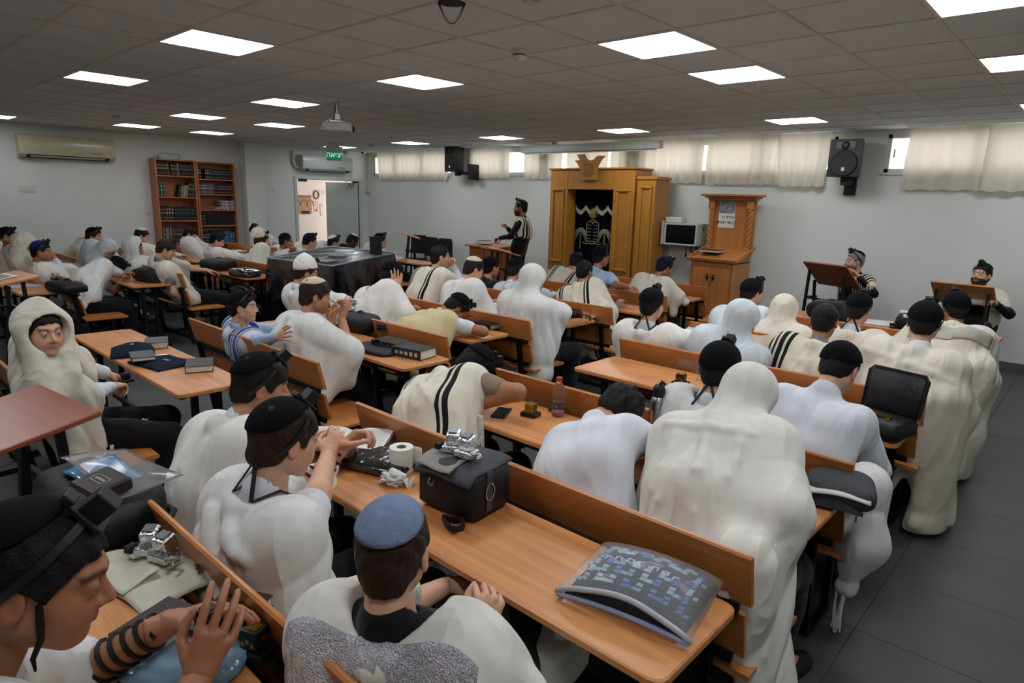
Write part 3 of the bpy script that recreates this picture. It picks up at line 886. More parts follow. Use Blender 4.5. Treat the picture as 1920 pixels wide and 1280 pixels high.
curtain(882, 954, 2.19, 'cream curtain right of the left loudspeaker', 2, slant=.03)
curtain(981, 1053, 2.19, 'cream curtain behind the left part of the ark cornice', 3)
curtain(1061, 1138, 2.18, 'cream curtain right behind the ark crest', 4)
curtain(1144, 1192, 2.17, 'shaded cream curtain behind the right corner of the ark', 10)
curtain(1197, 1317, 2.13, 'cream curtain above the equipment rack', 5)
curtain(1324, 1460, 2.11, 'wide cream curtain above the carved lectern', 6)
curtain(1452, 1555, 2.09, 'cream curtain left of the right loudspeaker', 7, slant=-.12, yy=9.37)
curtain(1697, 1850, 2.06, 'cream curtain right of the right loudspeaker', 8, slant=.08)
curtain(1842, 2010, 2.05, 'cream curtain cut off by the right edge', 9, yy=9.37)
# ---- projection screen case
sa, sb = atY(980, 275, 9.1), atY(1238, 269, 9.1)
ps = thing('projection_screen', 'long pale rolled-up projection screen case under the ceiling', 'projection screen', ((sa[0]+sb[0])/2, 9.1, (sa[2]+sb[2])/2-.035))
sw = sb[0]-sa[0]
SCR = mk('screen_case', '#dfe8e2', .4, 0, .02)
cs = MB().prism([(-.05, .06), (.04, .06), (.05, .0), (.04, -.06), (-.03, -.06), (-.055, -.01)], -sw/2, sw/2, 'yz'); obj('case', cs, SCR, ps)
obj('slot', MB().lohi((-sw/2+.06, -.035, -.067), (sw/2-.06, .01, -.059)), INK, ps)
obj('bottom_bar', MB().lohi((-sw/2+.07, -.03, -.085), (sw/2-.07, -.0, -.067), .004), SCR, ps)
for s in (-1, 1):
    obj('end_cap', MB().box((s*(sw/2+.012), 0, 0), (.03, .11, .1), None, .008), WHITEPL, ps)
    obj('hanger_wire', MB().tube([(s*(sw/2-.04), 0, .04), (s*(sw/2-.04), 0, 2.8-(sa[2]+sb[2])/2)], .004, 6), CHROME, ps)
obj('bracket', MB().box((-sw/2+.75, 0, .07), (.07, .07, .07), None, .006), RG, ps)
# ---- loudspeakers
def speaker(pc, ytop, ybot, pw, Y, label, arm):
    a, b = atY(pc, ytop, Y), atY(pc, ybot, Y)
    W = pw/F_PX*np.linalg.norm(a-CAM)*1.0
    H = a[2]-b[2]
    t = thing('loudspeaker', label, 'loudspeaker', (a[0], Y, b[2]), 0, 'wall loudspeakers')
    sh = MB().prism([(-W/2, -.13), (W/2, -.13), (W*.36, .14), (-W*.36, .14)], 0, H, 'xy'); obj('cabinet', sh, BLACKPL, t)
    g = MB().lathe([(W*.40, 0), (W*.42, .008), (W*.40, .016), (W*.3, .014), (.001, .012)], 28, (0, -.131, H*.36), (PI/2, 0, 0)); obj('woofer_grille', g, mk('grille_black', '#141416', .5, .3, .2, 90), t, smooth=40)
    hn = MB(); hn.box((0, -.132, H*.83), (W*.62, .012, H*.22), None, .004); ho = obj('horn', hn, mk('horn_black', '#050506', .3, 0, 0), t)
    obj('horn_throat', MB().lathe([(.05, 0), (.03, .012), (.012, .014)], 16, (0, -.137, H*.83), (PI/2, 0, 0)), BLACKPL, ho)
    obj('badge', MB().box((0, -.146, H*.2), (.035, .004, .045), None), mk('badge_white', '#c9c9c9', .5), t)
    if arm == 'below':
        mm = MB(); mm.box((0, .14, -.05), (.1, .32, .1), None, .006); mm.box((.0, .275, -.1), (.14, .05, .24), None, .004)
    else:
        mm = MB(); mm.box((.18, .06, -.03), (.34, .06, .06), None, .006); mm.box((.36, .2, .0), (.08, .3, .3), None, .004); mm.box((.1, .0, -.03), (.1, .1, .1), None, .01)
    obj('wall_bracket', mm, BLACKPL, t)
    return t
speaker(1594, 262, 332, 48, 9.2, 'black loudspeaker on the right, between two curtains', 'below')
speaker(853, 276, 322, 29, 9.15, 'black loudspeaker on the left, on a side bracket', 'side')
# ---- rabbi's pulpit desk, stand
pd0 = atY(893, 455, 8.6); pd1 = atY(944, 462, 8.6)
pt = thing('pulpit_desk', 'orange-brown wooden pulpit desk beside the standing man', 'pulpit', ((pd0[0]+pd1[0])/2+.05, 8.62, 0), math.radians(-8))
obj('body', MB().lohi((-.42, -.22, 0), (.42, .22, .93), .005), WOOD_CASE, pt)
obj('top', MB().box((0, -.02, .965), (.95, .55, .025), (math.radians(4), 0, 0), .004), WOOD_CASE, pt)
obj('front_panel_line', MB().lohi((.04, -.226, .05), (.05, -.218, .9)), mk('groove', '#50301a', .8), pt)
bkk = thing('prayer_book', 'dark green book lying on the pulpit desk', 'book', (pd0[0]+.28, 8.55, .985), .2)
obj('cover', MB().box((0, 0, .035), (.26, .19, .055), None, .004), mk('green_cover', '#2c3326', .6), bkk); obj('pages', MB().box((.003, -.004, .035), (.256, .188, .045)), PAPER, bkk)
s1 = atY(925, 478, 7.5)
sh1 = shtender('reading_stand', 'low reading stand with an open book before the standing man', (s1[0]+.12, 7.55, 0), math.radians(-12), .55, .42, .98, math.radians(-14), WOOD_DESK)
def open_book(label, loc, rot, w_=.34, d_=.24, h_=.03, cover='#20242c', parent=None, lines=True, tilt=0):
    t = thing('open_book', label, 'book', loc, (tilt, 0, rot))
    cv = MB()
    for s in (-1, 1): cv.add([(0, -d_/2, .002), (s*w_/2, -d_/2, .002), (s*w_/2, d_/2, .002), (0, d_/2, .002), (0, -d_/2, .006), (s*w_/2, -d_/2, .008), (s*w_/2, d_/2, .008), (0, d_/2, .006)], [(0, 1, 2, 3), (4, 7, 6, 5), (0, 4, 5, 1), (1, 5, 6, 2), (2, 6, 7, 3), (3, 7, 4, 0)])
    obj('cover', cv, mk('cover_'+cover, cover, .6), t)
    for s in (-1, 1):
        pg = MB().grid(lambda u, v: (s*(.004+(w_/2-.01)*u), (-d_/2+.006)+(d_-.012)*v, .009+h_*(math.sin(min(1, u*2.2)*PI/2)*(1-.35*u))), 10, 2, 0)
        pts = pg.v[:]
        n = len(pts); pg.v += [(p[0], p[1], .007) for p in pts]
        W = 3
        for i in range(10):
            for (j, k) in ((0, 0), (2, 0)):
                a, b2 = i*W+j, (i+1)*W+j
                pg.f.append((a, b2, n+b2, n+a))
        a, b2, c2 = 10*W, 10*W+1, 10*W+2
        pg.f += [(a, b2, n+b2, n+a), (b2, c2, n+c2, n+b2)]
        po = obj('pages', pg, PAPER, t, smooth=30)
        if lines:
            tx = MB(); r_ = random.Random(3+s)
            for q in range(16):
                y = d_/2-.03-q*(d_-.055)/16; u0 = .14
                while u0 < .9:
                    u1 = min(.92, u0+r_.uniform(.05, .16)); 
                    zz = lambda u: .0097+h_*(math.sin(min(1, u*2.2)*PI/2)*(1-.35*u))
                    xa, xb = s*(.004+(w_/2-.01)*u0), s*(.004+(w_/2-.01)*u1)
                    hh = .0013
                    tx.add([(xa, y-hh, zz(u0)), (xb, y-hh, zz(u1)), (xb, y+hh, zz(u1)), (xa, y+hh, zz(u0))], [(0, 1, 2, 3) if s > 0 else (3, 2, 1, 0)])
                    u0 = u1+.025
            obj('print', tx, mk('page_print', '#8a8a8a', .9), po)
    return t
open_book('open book on the low stand before the standing man', (s1[0]+.12, 7.52, .99), math.radians(-12), tilt=math.radians(-14))
s2 = atY(768, 441, 8.3)
shtender('reading_stand', 'empty black-legged reading stand left of the stacked black chairs', (s2[0], 8.3, 0), math.radians(-35), .5, .4, atY(768, 441, 8.3)[2], math.radians(-16), WOOD_DESK)
# ---- black chairs by the wall
def chair(label, loc, rot):
    t = thing('padded_chair', label, 'chair', loc, rot, 'black padded chairs by the front wall')
    PAD = mk('black_vinyl', '#121214', .5, 0, .1)
    sm = MB().box((0, 0, .46), (.42, .42, .06), None, .02); obj('seat', sm, PAD, t)
    bk = MB(); poly = [(-.2, .58), (.2, .58), (.2, .9), (.16, .98), (-.16, .98), (-.2, .9)]; bk.prism(poly, -.25, -.205, 'xz'); obj('backrest', bk, PAD, t)
    gp = MB().box((0, -.258, .945), (.1, .008, .02), None, .003); obj('hand_grip', gp, CHROME, t)
    for sx in (-1, 1):
        obj('leg', MB().tube([(sx*.2, -.22, .95), (sx*.2, -.2, .5), (sx*.21, -.24, 0)], .012, 8), STEEL, t); obj('leg', MB().tube([(sx*.2, -.2, .46), (sx*.2, .18, .44), (sx*.21, .2, 0)], .012, 8), STEEL, t)
    return t
for (pxx, n) in ((808, 'black padded chair, left of the pair behind the boy with glasses'), (833, 'black padded chair, right of the pair behind the boy with glasses'), (772, 'black padded chair behind the empty reading stand')):
    p = atY(pxx, 470, 8.95); chair(n, (p[0], 8.75 if pxx != 772 else 9.0, 0), PI if pxx != 772 else PI+.3)
# ================================================================ implicit surfaces for bodies and cloth
f32 = np.float32
def smin(a, b, k):
    h = np.clip(.5+.5*(b-a)/k, 0, 1)
    return b+(a-b)*h-k*h*(1-h)
def smax(a, b, k): return -smin(-a, -b, k)
def cap(P, a, b, ra, rb=None):
    a = np.asarray(a, f32); b = np.asarray(b, f32); rb = ra if rb is None else rb
    ba = b-a; pa = P-a; bb = float(ba@ba)
    if bb < 1e-10: return np.sqrt((pa*pa).sum(1))-ra
    h = np.clip(pa@ba/bb, 0, 1)
    d = pa-h[:, None]*ba
    return np.sqrt((d*d).sum(1))-(ra+(rb-ra)*h)
def ell(P, c, r):
    q = (P-np.asarray(c, f32)); r = np.asarray(r, f32)
    k0 = np.sqrt(((q/r)**2).sum(1)); k1 = np.sqrt(((q/(r*r))**2).sum(1))+1e-9
    return k0*(k0-1)/k1
def wav(P, seed, freq, n=5):
    """cheap smooth noise, about -1..1"""
    r_ = np.random.RandomState(seed); out = 0
    for i in range(n):
        k = r_.normal(size=3); k *= freq*r_.uniform(.7, 1.4)/np.linalg.norm(k)
        out = out+np.sin(P@k.astype(f32)+f32(r_.uniform(0, 6.28)))
    return out/(n**.5*.9)
def nets(fn, lo, hi, h):
    """surface nets over a sparse block grid; returns verts (N,3), quads (M,4)"""
    lo = np.asarray(lo, float); hi = np.asarray(hi, float)
    B = 6
    nb = np.maximum(1, np.ceil((hi-lo)/(h*B)).astype(int))
    n = nb*B+1
    gc = np.stack(np.meshgrid(*[np.arange(q) for q in nb], indexing='ij'), -1).reshape(-1, 3)
    cen = lo+(gc*B+B/2)*h
    d = fn(cen.astype(f32))
    act = np.abs(d) < h*B*1.15
    D = np.empty(n, f32)
    full = np.where(d < 0, -1.0, 1.0).astype(f32).reshape(nb)
    D[:-1, :-1, :-1] = np.repeat(np.repeat(np.repeat(full, B, 0), B, 1), B, 2)
    D[-1] = 1; D[:, -1] = 1; D[:, :, -1] = 1
    ab = gc[act]
    off = np.stack(np.meshgrid(*[np.arange(B+1)]*3, indexing='ij'), -1).reshape(-1, 3)
    mask = np.zeros(n, bool)
    idx = (ab[:, None, :]*B+off[None]).reshape(-1, 3)
    mask[idx[:, 0], idx[:, 1], idx[:, 2]] = True
    ii = np.argwhere(mask)
    D[mask] = fn((lo+ii*h).astype(f32))
    D[0] = 1; D[:, 0] = 1; D[:, :, 0] = 1; D[-1] = 1; D[:, -1] = 1; D[:, :, -1] = 1
    S = D < 0
    cnt = np.zeros(n-1, np.int8)
    for a in (0, 1):
        for b in (0, 1):
            for c in (0, 1):
                cnt += S[a:n[0]-1+a, b:n[1]-1+b, c:n[2]-1+c]
    cells = np.argwhere((cnt > 0) & (cnt < 8))
    if len(cells) == 0: return np.zeros((0, 3)), np.zeros((0, 4), int)
    cv = np.stack([D[cells[:, 0]+a, cells[:, 1]+b, cells[:, 2]+c] for a in (0, 1) for b in (0, 1) for c in (0, 1)], 1)
    cor = np.array([(a, b, c) for a in (0, 1) for b in (0, 1) for c in (0, 1)], float)
    acc = np.zeros((len(cells), 3)); num = np.zeros(len(cells))
    for p in range(8):
        for q in range(p+1, 8):
            if np.abs(cor[p]-cor[q]).sum() != 1: continue
            m_ = (cv[:, p] < 0) != (cv[:, q] < 0)
            t = cv[m_, p]/(cv[m_, p]-cv[m_, q])
            acc[m_] += cor[p]+t[:, None]*(cor[q]-cor[p]); num[m_] += 1
    V = lo+(cells+acc/num[:, None])*h
    ID = -np.ones(n-1, np.int64); ID[cells[:, 0], cells[:, 1], cells[:, 2]] = np.arange(len(cells))
    F = []
    for ax_ in range(3):
        s0 = [slice(0, None)]*3; s1 = [slice(0, None)]*3
        s0[ax_] = slice(0, -1); s1[ax_] = slice(1, None)
        e = np.argwhere(S[tuple(s0)] != S[tuple(s1)])
        a1, a2 = (ax_+1) % 3, (ax_+2) % 3
        e = e[(e[:, a1] > 0) & (e[:, a2] > 0) & (e[:, a1] < n[a1]-1) & (e[:, a2] < n[a2]-1)]
        if not len(e): continue
        def cid(o1, o2):
            k = e.copy(); k[:, a1] -= o1; k[:, a2] -= o2
            return ID[k[:, 0], k[:, 1], k[:, 2]]
        q = np.stack([cid(1, 1), cid(0, 1), cid(0, 0), cid(1, 0)], 1)
        ins = S[e[:, 0], e[:, 1], e[:, 2]]
        q[~ins] = q[~ins][:, ::-1]
        F.append(q[(q >= 0).all(1)])
    return V, np.concatenate(F)
def relax(V, Q, it=1, lam=.5):
    src = np.concatenate([Q[:, 0], Q[:, 1], Q[:, 2], Q[:, 3], Q[:, 1], Q[:, 2], Q[:, 3], Q[:, 0]])
    dst = np.concatenate([Q[:, 1], Q[:, 2], Q[:, 3], Q[:, 0], Q[:, 0], Q[:, 1], Q[:, 2], Q[:, 3]])
    n = len(V); c = np.maximum(np.bincount(src, minlength=n), 1)
    for _ in range(it):
        A = np.stack([np.bincount(src, V[dst, k], n) for k in range(3)], 1)
        V = V+(A/c[:, None]-V)*lam
    return V
def np_mesh(name, V, Q, rest=None, col=None):
    me = bpy.data.meshes.new(name)
    nq = len(Q)
    me.vertices.add(len(V)); me.vertices.foreach_set('co', np.asarray(V, f32).ravel())
    k = Q.shape[1] if nq else 4
    me.loops.add(nq*k); me.loops.foreach_set('vertex_index', np.asarray(Q, np.int32).ravel())
    me.polygons.add(nq); me.polygons.foreach_set('loop_start', np.arange(0, nq*k, k, dtype=np.int32))
    me.update(calc_edges=True); me.validate(); me.shade_smooth()
    if rest is not None:
        a = me.attributes.new('rest', 'FLOAT_VECTOR', 'POINT'); a.data.foreach_set('vector', np.asarray(rest, f32).ravel())
    if col is not None:
        a = me.attributes.new('tint', 'FLOAT_COLOR', 'POINT'); a.data.foreach_set('color', np.asarray(col, f32).ravel())
    return me
def rotm(yaw=0, pitch=0, roll=0):
    """columns: right, forward, up after pitch (nod down +), roll (lean right +), then yaw (turn left +)"""
    return np.array(Euler((0, 0, yaw)).to_matrix() @ Euler((-pitch, 0, 0)).to_matrix() @ Euler((0, roll, 0)).to_matrix())
# ---------------------------------------------------------------- head and hand shapes, built once
CRC = np.array([0, -.012, .035]); CRR = np.array([.074, .093, .083])
def head_sdf(P):
    X = P.copy(); X[:, 0] = np.abs(X[:, 0])          # symmetric
    d = ell(X, CRC, CRR)
    d = smin(d, ell(X, (0, .026, -.03), (.060, .066, .074)), .03)
    d = smin(d, cap(X, (.05, -.004, -.045), (.018, .056, -.088), .02, .019), .025)
    d = smin(d, cap(X, (0, .066, -.09), (0, .062, -.094), .021), .02)
    d = smin(d, cap(X, (.036, .052, -.025), (.03, .058, -.04), .026), .025)
    d = smin(d, cap(X, (.008, .083, .030), (.04, .066, .030), .011), .014)
    d = smax(d, -cap(X, (.031, .098, .008), (.034, .094, .006), .017), .014)
    d = smin(d, cap(X, (0, .084, .016), (0, .106, -.022), .007, .0105), .008)
    d = smin(d, cap(X, (.0, .098, -.026), (.012, .094, -.027), .009), .007)
    d = smin(d, cap(X, (0, .0905, -.0525), (.019, .083, -.053), .006, .003), .006)
    d = smin(d, cap(X, (0, .0895, -.0625), (.017, .082, -.061), .0065, .003), .006)
    d = smin(d, cap(X, (.031, .0775, .0125), (.031, .077, .0115), .0138), .004)     # upper lids
    d = smin(d, cap(X, (.031, .0765, .0015), (.031, .076, .001), .0125), .004)
    e = ell(X, (.079, -.012, -.004), (.009, .019, .031))
    e = smax(e, -ell(X, (.087, -.008, -.002), (.006, .011, .018)), .004)
    d = smin(d, e, .008)
    d = smin(d, cap(X, (0, -.026, -.05), (0, -.042, -.115), .050, .050), .03)
    return d
def head_col(V):
    """multipliers of the skin tone: lips, cheeks, lids, brows"""
    n = len(V); c = np.ones((n, 3)); x = np.abs(V[:, 0]); y = V[:, 1]; z = V[:, 2]
    lip = np.exp(-((x/.017)**2+((z+.057)/.008)**2))*(y > .075)
    c *= 1-lip[:, None]*np.array([.12, .38, .32])
    chk = np.exp(-(((x-.042)/.02)**2+((z+.028)/.02)**2))*(y > .03)
    c *= 1-chk[:, None]*np.array([-.03, .10, .10])
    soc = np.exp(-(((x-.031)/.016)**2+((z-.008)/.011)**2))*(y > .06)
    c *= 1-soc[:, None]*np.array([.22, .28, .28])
    brow = np.clip(1.4*np.exp(-(((z-.032-.1*(x-.03)+6*(x-.03)**2)/.0055)**2)), 0, 1)*(x > .010)*(x < .052)*(y > .05)
    c *= 1-brow[:, None]*np.array([.78, .80, .80])
    ear = (x > .074)*1.0
    c *= 1-ear[:, None]*np.array([-.02, .12, .1])
    nos = np.exp(-((x-.008)/.004)**2-((z+.034)/.004)**2)*(y > .085)
    c *= 1-nos[:, None]*.6
    return c
HEADS = {}
def head_mesh(h):
    if h not in HEADS:
        V, Q = nets(head_sdf, (-.1, -.13, -.2), (.1, .125, .13), h)
        col = head_col(V)
        eye = []
        E = MB()
        for s in (-1, 1): E.sphere((s*.031, .079, .0075), .0125, 14, 10)
        ev = np.array(E.v); ex = np.abs(ev[:, 0])-.031
        rr = np.sqrt(ex**2+(ev[:, 2]-.0075)**2); ec = np.ones((len(ev), 3))*np.array([1.05, 1.25, 1.5])
        fr = ev[:, 1] > .082
        ec[(rr < .0066) & fr] = (.12, .10, .09)
        # only the slit between the lids shows
        HEADS[h] = (V, Q, col, ev, E.f, ec)
    return HEADS[h]
def hand_sdf_fn(curl, spread, thumb):
    """right hand: wrist at origin, fingers +y, palm faces -z, thumb on -x side"""
    segs = []
    base = [(-.033, .088), (-.011, .094), (.011, .09), (.031, .08)]
    lens = [(.042, .026, .02), (.047, .029, .021), (.043, .027, .02), (.033, .02, .018)]
    for i, ((bx, by), L) in enumerate(zip(base, lens)):
        c = curl if not isinstance(curl, (list, tuple)) else curl[i]
        ang = 0; p = np.array([bx, by, 0.0]); sp = spread*(bx/.03)
        for k, l in enumerate(L):
            ang += c*(1.05, 1.25, .8)[k]
            q = p+l*np.array([math.sin(sp)*math.cos(ang), math.cos(sp)*math.cos(ang), -math.sin(ang)])
            segs.append((p, q, .0095-.0009*k-.0006*(i == 3), .0088-.0009*k-.0006*(i == 3))); p = q
    tb = np.array([-.03, .025, -.006]); t1 = tb+.042*np.array([-.75+.3*thumb, .6, -.25-.5*thumb]); t2 = t1+.032*np.array([-.35+.6*thumb, .9, -.2-.4*thumb]); t3 = t2+.022*np.array([.1+.5*thumb, .95, -.15-.3*thumb])
    def fn(P):
        d = cap(P, (-.026, .078, 0), (-.017, .012, 0), .0145, .0165)
        d = smin(d, cap(P, (-.004, .08, .001), (0, .01, 0), .0145, .018), .012)
        d = smin(d, cap(P, (.024, .072, 0), (.013, .012, 0), .013, .0155), .012)
        d = smin(d, cap(P, (0, .012, 0), (0, -.04, 0), .0245, .026), .014)
        f = None
        for (a, b, ra, rb) in segs:
            q = cap(P, a, b, ra, rb); f = q if f is None else np.minimum(f, q)
        d = smin(d, f, .006)
        t = np.minimum(np.minimum(cap(P, tb, t1, .0145, .011), cap(P, t1, t2, .0108, .0098)), cap(P, t2, t3, .0096, .0082))
        return smin(d, t, .008)
    return fn
HANDS = {}
def hand_mesh(kind, h):
    key = (kind, h)
    if key not in HANDS:
        cu, sp, th = {'relaxed': ((.32, .36, .42, .48), .10, .45), 'flat': ((.06, .05, .06, .08), .16, .1), 'fist': ((1.25, 1.3, 1.3, 1.3), .0, .9),
                      'grip': ((.72, .78, .82, .85), .05, .75), 'pinch': ((.85, .5, .4, .35), .08, .8)}[kind]
        V, Q = nets(hand_sdf_fn(cu, sp, th), (-.1, -.05, -.13), (.06, .21, .04), h)
        HANDS[key] = (V, Q)
    return HANDS[key]
SKINS = {}
def skin_mat(tone):
    if tone in SKINS: return SKINS[tone]
    m, t, b = nt('skin_'+tone); N = t.nodes; L = t.links
    a = N.new('ShaderNodeAttribute'); a.attribute_name = 'tint'
    nz = N.new('ShaderNodeTexNoise'); nz.inputs['Scale'].default_value = 55; tc = N.new('ShaderNodeTexCoord'); L.new(tc.outputs['Object'], nz.inputs['Vector'])
    mr = N.new('ShaderNodeMapRange'); mr.inputs[3].default_value = .9; mr.inputs[4].default_value = 1.1; L.new(nz.outputs['Fac'], mr.inputs[0])
    v = N.new('ShaderNodeVectorMath'); v.operation = 'MULTIPLY'; L.new(a.outputs['Color'], v.inputs[0])
    v.inputs[1].default_value = lin({'light': '#cf9f82', 'olive': '#b98563', 'tan': '#a06b49', 'dark': '#4a2c1e'}[tone])
    v2 = N.new('ShaderNodeVectorMath'); v2.operation = 'SCALE'; L.new(v.outputs[0], v2.inputs[0]); L.new(mr.outputs[0], v2.inputs['Scale'])
    L.new(v2.outputs[0], b.inputs['Base Color'])
    b.inputs['Roughness'].default_value = .5; b.inputs['Subsurface Weight'].default_value = .12; b.inputs['Subsurface Radius'].default_value = (.012, .005, .003); b.inputs['Subsurface Scale'].default_value = 1.0
    SKINS[tone] = m
    return m
# ================================================================ people
HAIRC = {'black': '#0d0b0a', 'dark': '#17110d', 'brown': '#2b1c13', 'grey': '#77746e', 'beard': '#3a2c22'}
def hair_mat(c):
    n = 'hair_'+c
    if n in MATS: return MATS[n]
    m, t, b = nt(n); N = t.nodes; L = t.links
    tc = N.new('ShaderNodeTexCoord'); mp = N.new('ShaderNodeMapping'); mp.inputs['Scale'].default_value = (260, 90, 90); L.new(tc.outputs['Object'], mp.inputs['Vector'])
    nz = N.new('ShaderNodeTexNoise'); nz.inputs['Scale'].default_value = 1; nz.inputs['Detail'].default_value = 5; L.new(mp.outputs[0], nz.inputs['Vector'])
    rp = N.new('ShaderNodeValToRGB'); k = lin(HAIRC[c])
    rp.color_ramp.elements[0].color = (*[q*.5 for q in k], 1); rp.color_ramp.elements[1].color = (*[min(1, q*2.0) for q in k], 1)
    rp.color_ramp.elements[0].position = .3; rp.color_ramp.elements[1].position = .75
    L.new(nz.outputs['Fac'], rp.inputs[0]); L.new(rp.outputs[0], b.inputs['Base Color'])
    b.inputs['Roughness'].default_value = .62; b.inputs['Specular IOR Level'].default_value = .25
    bp = N.new('ShaderNodeBump'); bp.inputs['Strength'].default_value = .9; bp.inputs['Distance'].default_value = .005
    L.new(nz.outputs['Fac'], bp.inputs['Height']); L.new(bp.outputs[0], b.inputs['Normal'])
    MATS[n] = m
    return m
_hm = {}
def hair_mesh(style, h, mat):
    key = (style, h, mat.name)
    if key in _hm: return _hm[key]
    base = (style, h)
    amp, fr = {'short': (.0022, 170), 'curly': (.006, 120), 'fringe': (.005, 95), 'long': (.003, 120), 'beard': (.002, 150)}[style]
    th = {'short': .009, 'curly': .016, 'fringe': .015, 'long': .014, 'beard': .0}[style]
    if style == 'beard':
        def fn(P):
            d = head_sdf(P)-.007+amp*wav(P, 3, fr, 4)
            X = np.abs(P[:, 0])
            d = smin(d, ell(P, (0, .05, -.1), (.035, .03, .03)), .02)
            zt = np.interp(P[:, 1], [-.02, .02, .06, .09], [-.01, -.045, -.04, -.036])
            m1 = (P[:, 2]-zt)*.8
            m2 = (-.004-P[:, 1])
            mouth = cap(np.stack([X, P[:, 1], P[:, 2]], 1).astype(f32), (0, .09, -.058), (.017, .088, -.058), .011)
            m3 = (-.135-P[:, 2])
            return np.maximum(np.maximum(np.maximum(d, m1), np.maximum(m2, m3)), -mouth)
    else:
        ys = [-.14, -.06, -.035, .0, .012, .028, .045, .06, .082, .13]
        zs = [-.08, -.068, -.045, .022, .01, -.008, .03, .05, .062, .06]
        if style == 'fringe': zs = [-.08, -.07, -.05, .01, .0, -.01, .025, .04, .043, .04]
        if style == 'long': zs = [-.13, -.12, -.09, -.03, -.01, -.02, .03, .05, .06, .06]
        def fn(P):
            d = ell(P, CRC, CRR+th)
            d = smin(d, ell(P, (0, -.055, -.03), (.058, .045+th, .06)), .03)
            d = d+amp*wav(P, 11, fr, 5)
            X = np.abs(P[:, 0])
            zm = np.interp(P[:, 1], ys, zs)+.004*np.sin(P[:, 0]*180)*(P[:, 1] > .04)
            return np.maximum(d, (zm-P[:, 2])*.75)
    V, Q = nets(fn, (-.115, -.15, -.15), (.115, .13, .15), h)
    me = np_mesh('hair', V, Q); me.materials.append(mat)
    _hm[key] = me
    return me
KMAT = {}
def kip_mat(c):
    n = 'skullcap_'+c
    if n in MATS: return MATS[n]
    return mk(n, {'black': '#0d0d10', 'navy': '#141c34', 'blue': '#1d2f66', 'white': '#d9d8d2', 'cream': '#cfc3a6', 'grey': '#7684a0', 'print': '#10183a'}[c], .9, 0, .12, 40, bump=.35, bscale=190, spec=.15)
_km = {}
def kip_mesh(col, ang, tilt, peak=0.0, off=.018):
    key = (col, ang, tilt, peak, off)
    if key in _km: return _km[key]
    m = MB(); nr, ns = 9, 28
    Rt = np.array(Euler((-math.radians(tilt)*-1, 0, 0)).to_matrix())
    R_ = CRR+off
    def pt(r, s, o):
        a = math.radians(ang)*r/nr; b = 2*PI*s/ns
        d = Rt@np.array([math.sin(a)*math.cos(b), math.sin(a)*math.sin(b), math.cos(a)])
        rad = 1/math.sqrt(((d/(R_-o))**2).sum())
        rad += peak*(1-r/nr)**1.3
        return CRC+d*rad
    for o in (0, .004):
        b0 = len(m.v)
        for r in range(nr+1):
            for s in range(ns): m.v.append(tuple(pt(max(r, .02), s, o)))
        for r in range(nr):
            for s in range(ns):
                q = (b0+r*ns+s, b0+r*ns+(s+1) % ns, b0+(r+1)*ns+(s+1) % ns, b0+(r+1)*ns+s)
                m.f.append(q[::-1] if o == 0 else q)
    n1 = (nr+1)*ns
    m.f.append(tuple(range(ns)))
    for s in range(ns):
        a = nr*ns+s; b = nr*ns+(s+1) % ns
        m.f.append((a, n1+a, n1+b, b))
    me = m.mesh('skullcap'); me.materials.append(kip_mat(col)); me.shade_smooth()
    _km[key] = me
    return me
LEATHER = mk('black_leather', '#0b0b0d', .5, 0, .15, 30, spec=.5)
_tf = {}
def tefillin_meshes():
    if _tf: return _tf
    el = math.radians(54)
    u = np.array([0, math.cos(el), math.sin(el)])
    def rad(d, off): return 1/math.sqrt(((d/(CRR+off))**2).sum())
    c = CRC+u*rad(u, .016)
    Rb = Euler((math.radians(54)-PI/2, 0, 0)).to_matrix()
    b = MB(); b.box(tuple(c+u*.026), (.040, .040, .040), Rb, .002); _tf['box'] = b.mesh('tefillin_box')
    p = MB(); p.box(tuple(c+u*.003), (.058, .064, .010), Rb, .002); p.box(tuple(c-np.array(Rb)[:, 1]*.04+u*.004), (.036, .022, .014), Rb, .002); _tf['base'] = p.mesh('tefillin_base')
    s = MB(); n = 40
    rows = []
    nrm = np.cross(np.array([1., 0, 0]), u)
    for k in range(n):
        t = 2*PI*k/n; d = u*math.cos(t)+np.array([1., 0, 0])*math.sin(t)
        d = d/np.linalg.norm(d); q = CRC+d*rad(d, .019)
        rows.append([q+nrm*.007, q-nrm*.007, q-nrm*.007-d*.003, q+nrm*.007-d*.003])
    for r in rows: s.v += [tuple(x) for x in r]
    for k in range(n):
        k2 = (k+1) % n
        for e in range(4): s.f.append((k*4+e, k2*4+e, k2*4+(e+1) % 4, k*4+(e+1) % 4))
    kn = CRC-u*rad(-u, .02)
    s.sphere(tuple(kn), (.016, .01, .014), 8, 6); s.box(tuple(kn+np.array([.012, -.004, -.016])), (.01, .006, .03)); s.box(tuple(kn+np.array([-.012, -.004, -.016])), (.01, .006, .03))
    _tf['strap'] = s.mesh('tefillin_strap')
    for me in _tf.values(): me.materials.append(LEATHER)
    return _tf
_gl = {}
def glasses_mesh():
    if 'g' in _gl: return _gl['g']
    m = MB()
    for s in (-1, 1):
        m.tube([(s*.032+.021*math.cos(a), .098, .004+.016*math.sin(a)) for a in [2*PI*k/14 for k in range(15)]], .0016, 5, False)
        m.tube([(s*.053, .097, .008), (s*.078, .05, .010), (s*.082, -.005, .012)], .0015, 5)
    m.tube([(-.011, .1, .006), (0, .103, .009), (.011, .1, .006)], .0015, 5)
    me = m.mesh('glasses'); me.materials.append(mk('glasses_frame', '#1a1212', .3)); _gl['g'] = me
    return me
TROUS = cloth('dark_trousers', '#101116', bump=.2)
SHOE = mk('dark_shoe', '#131315', .55, 0, .2)
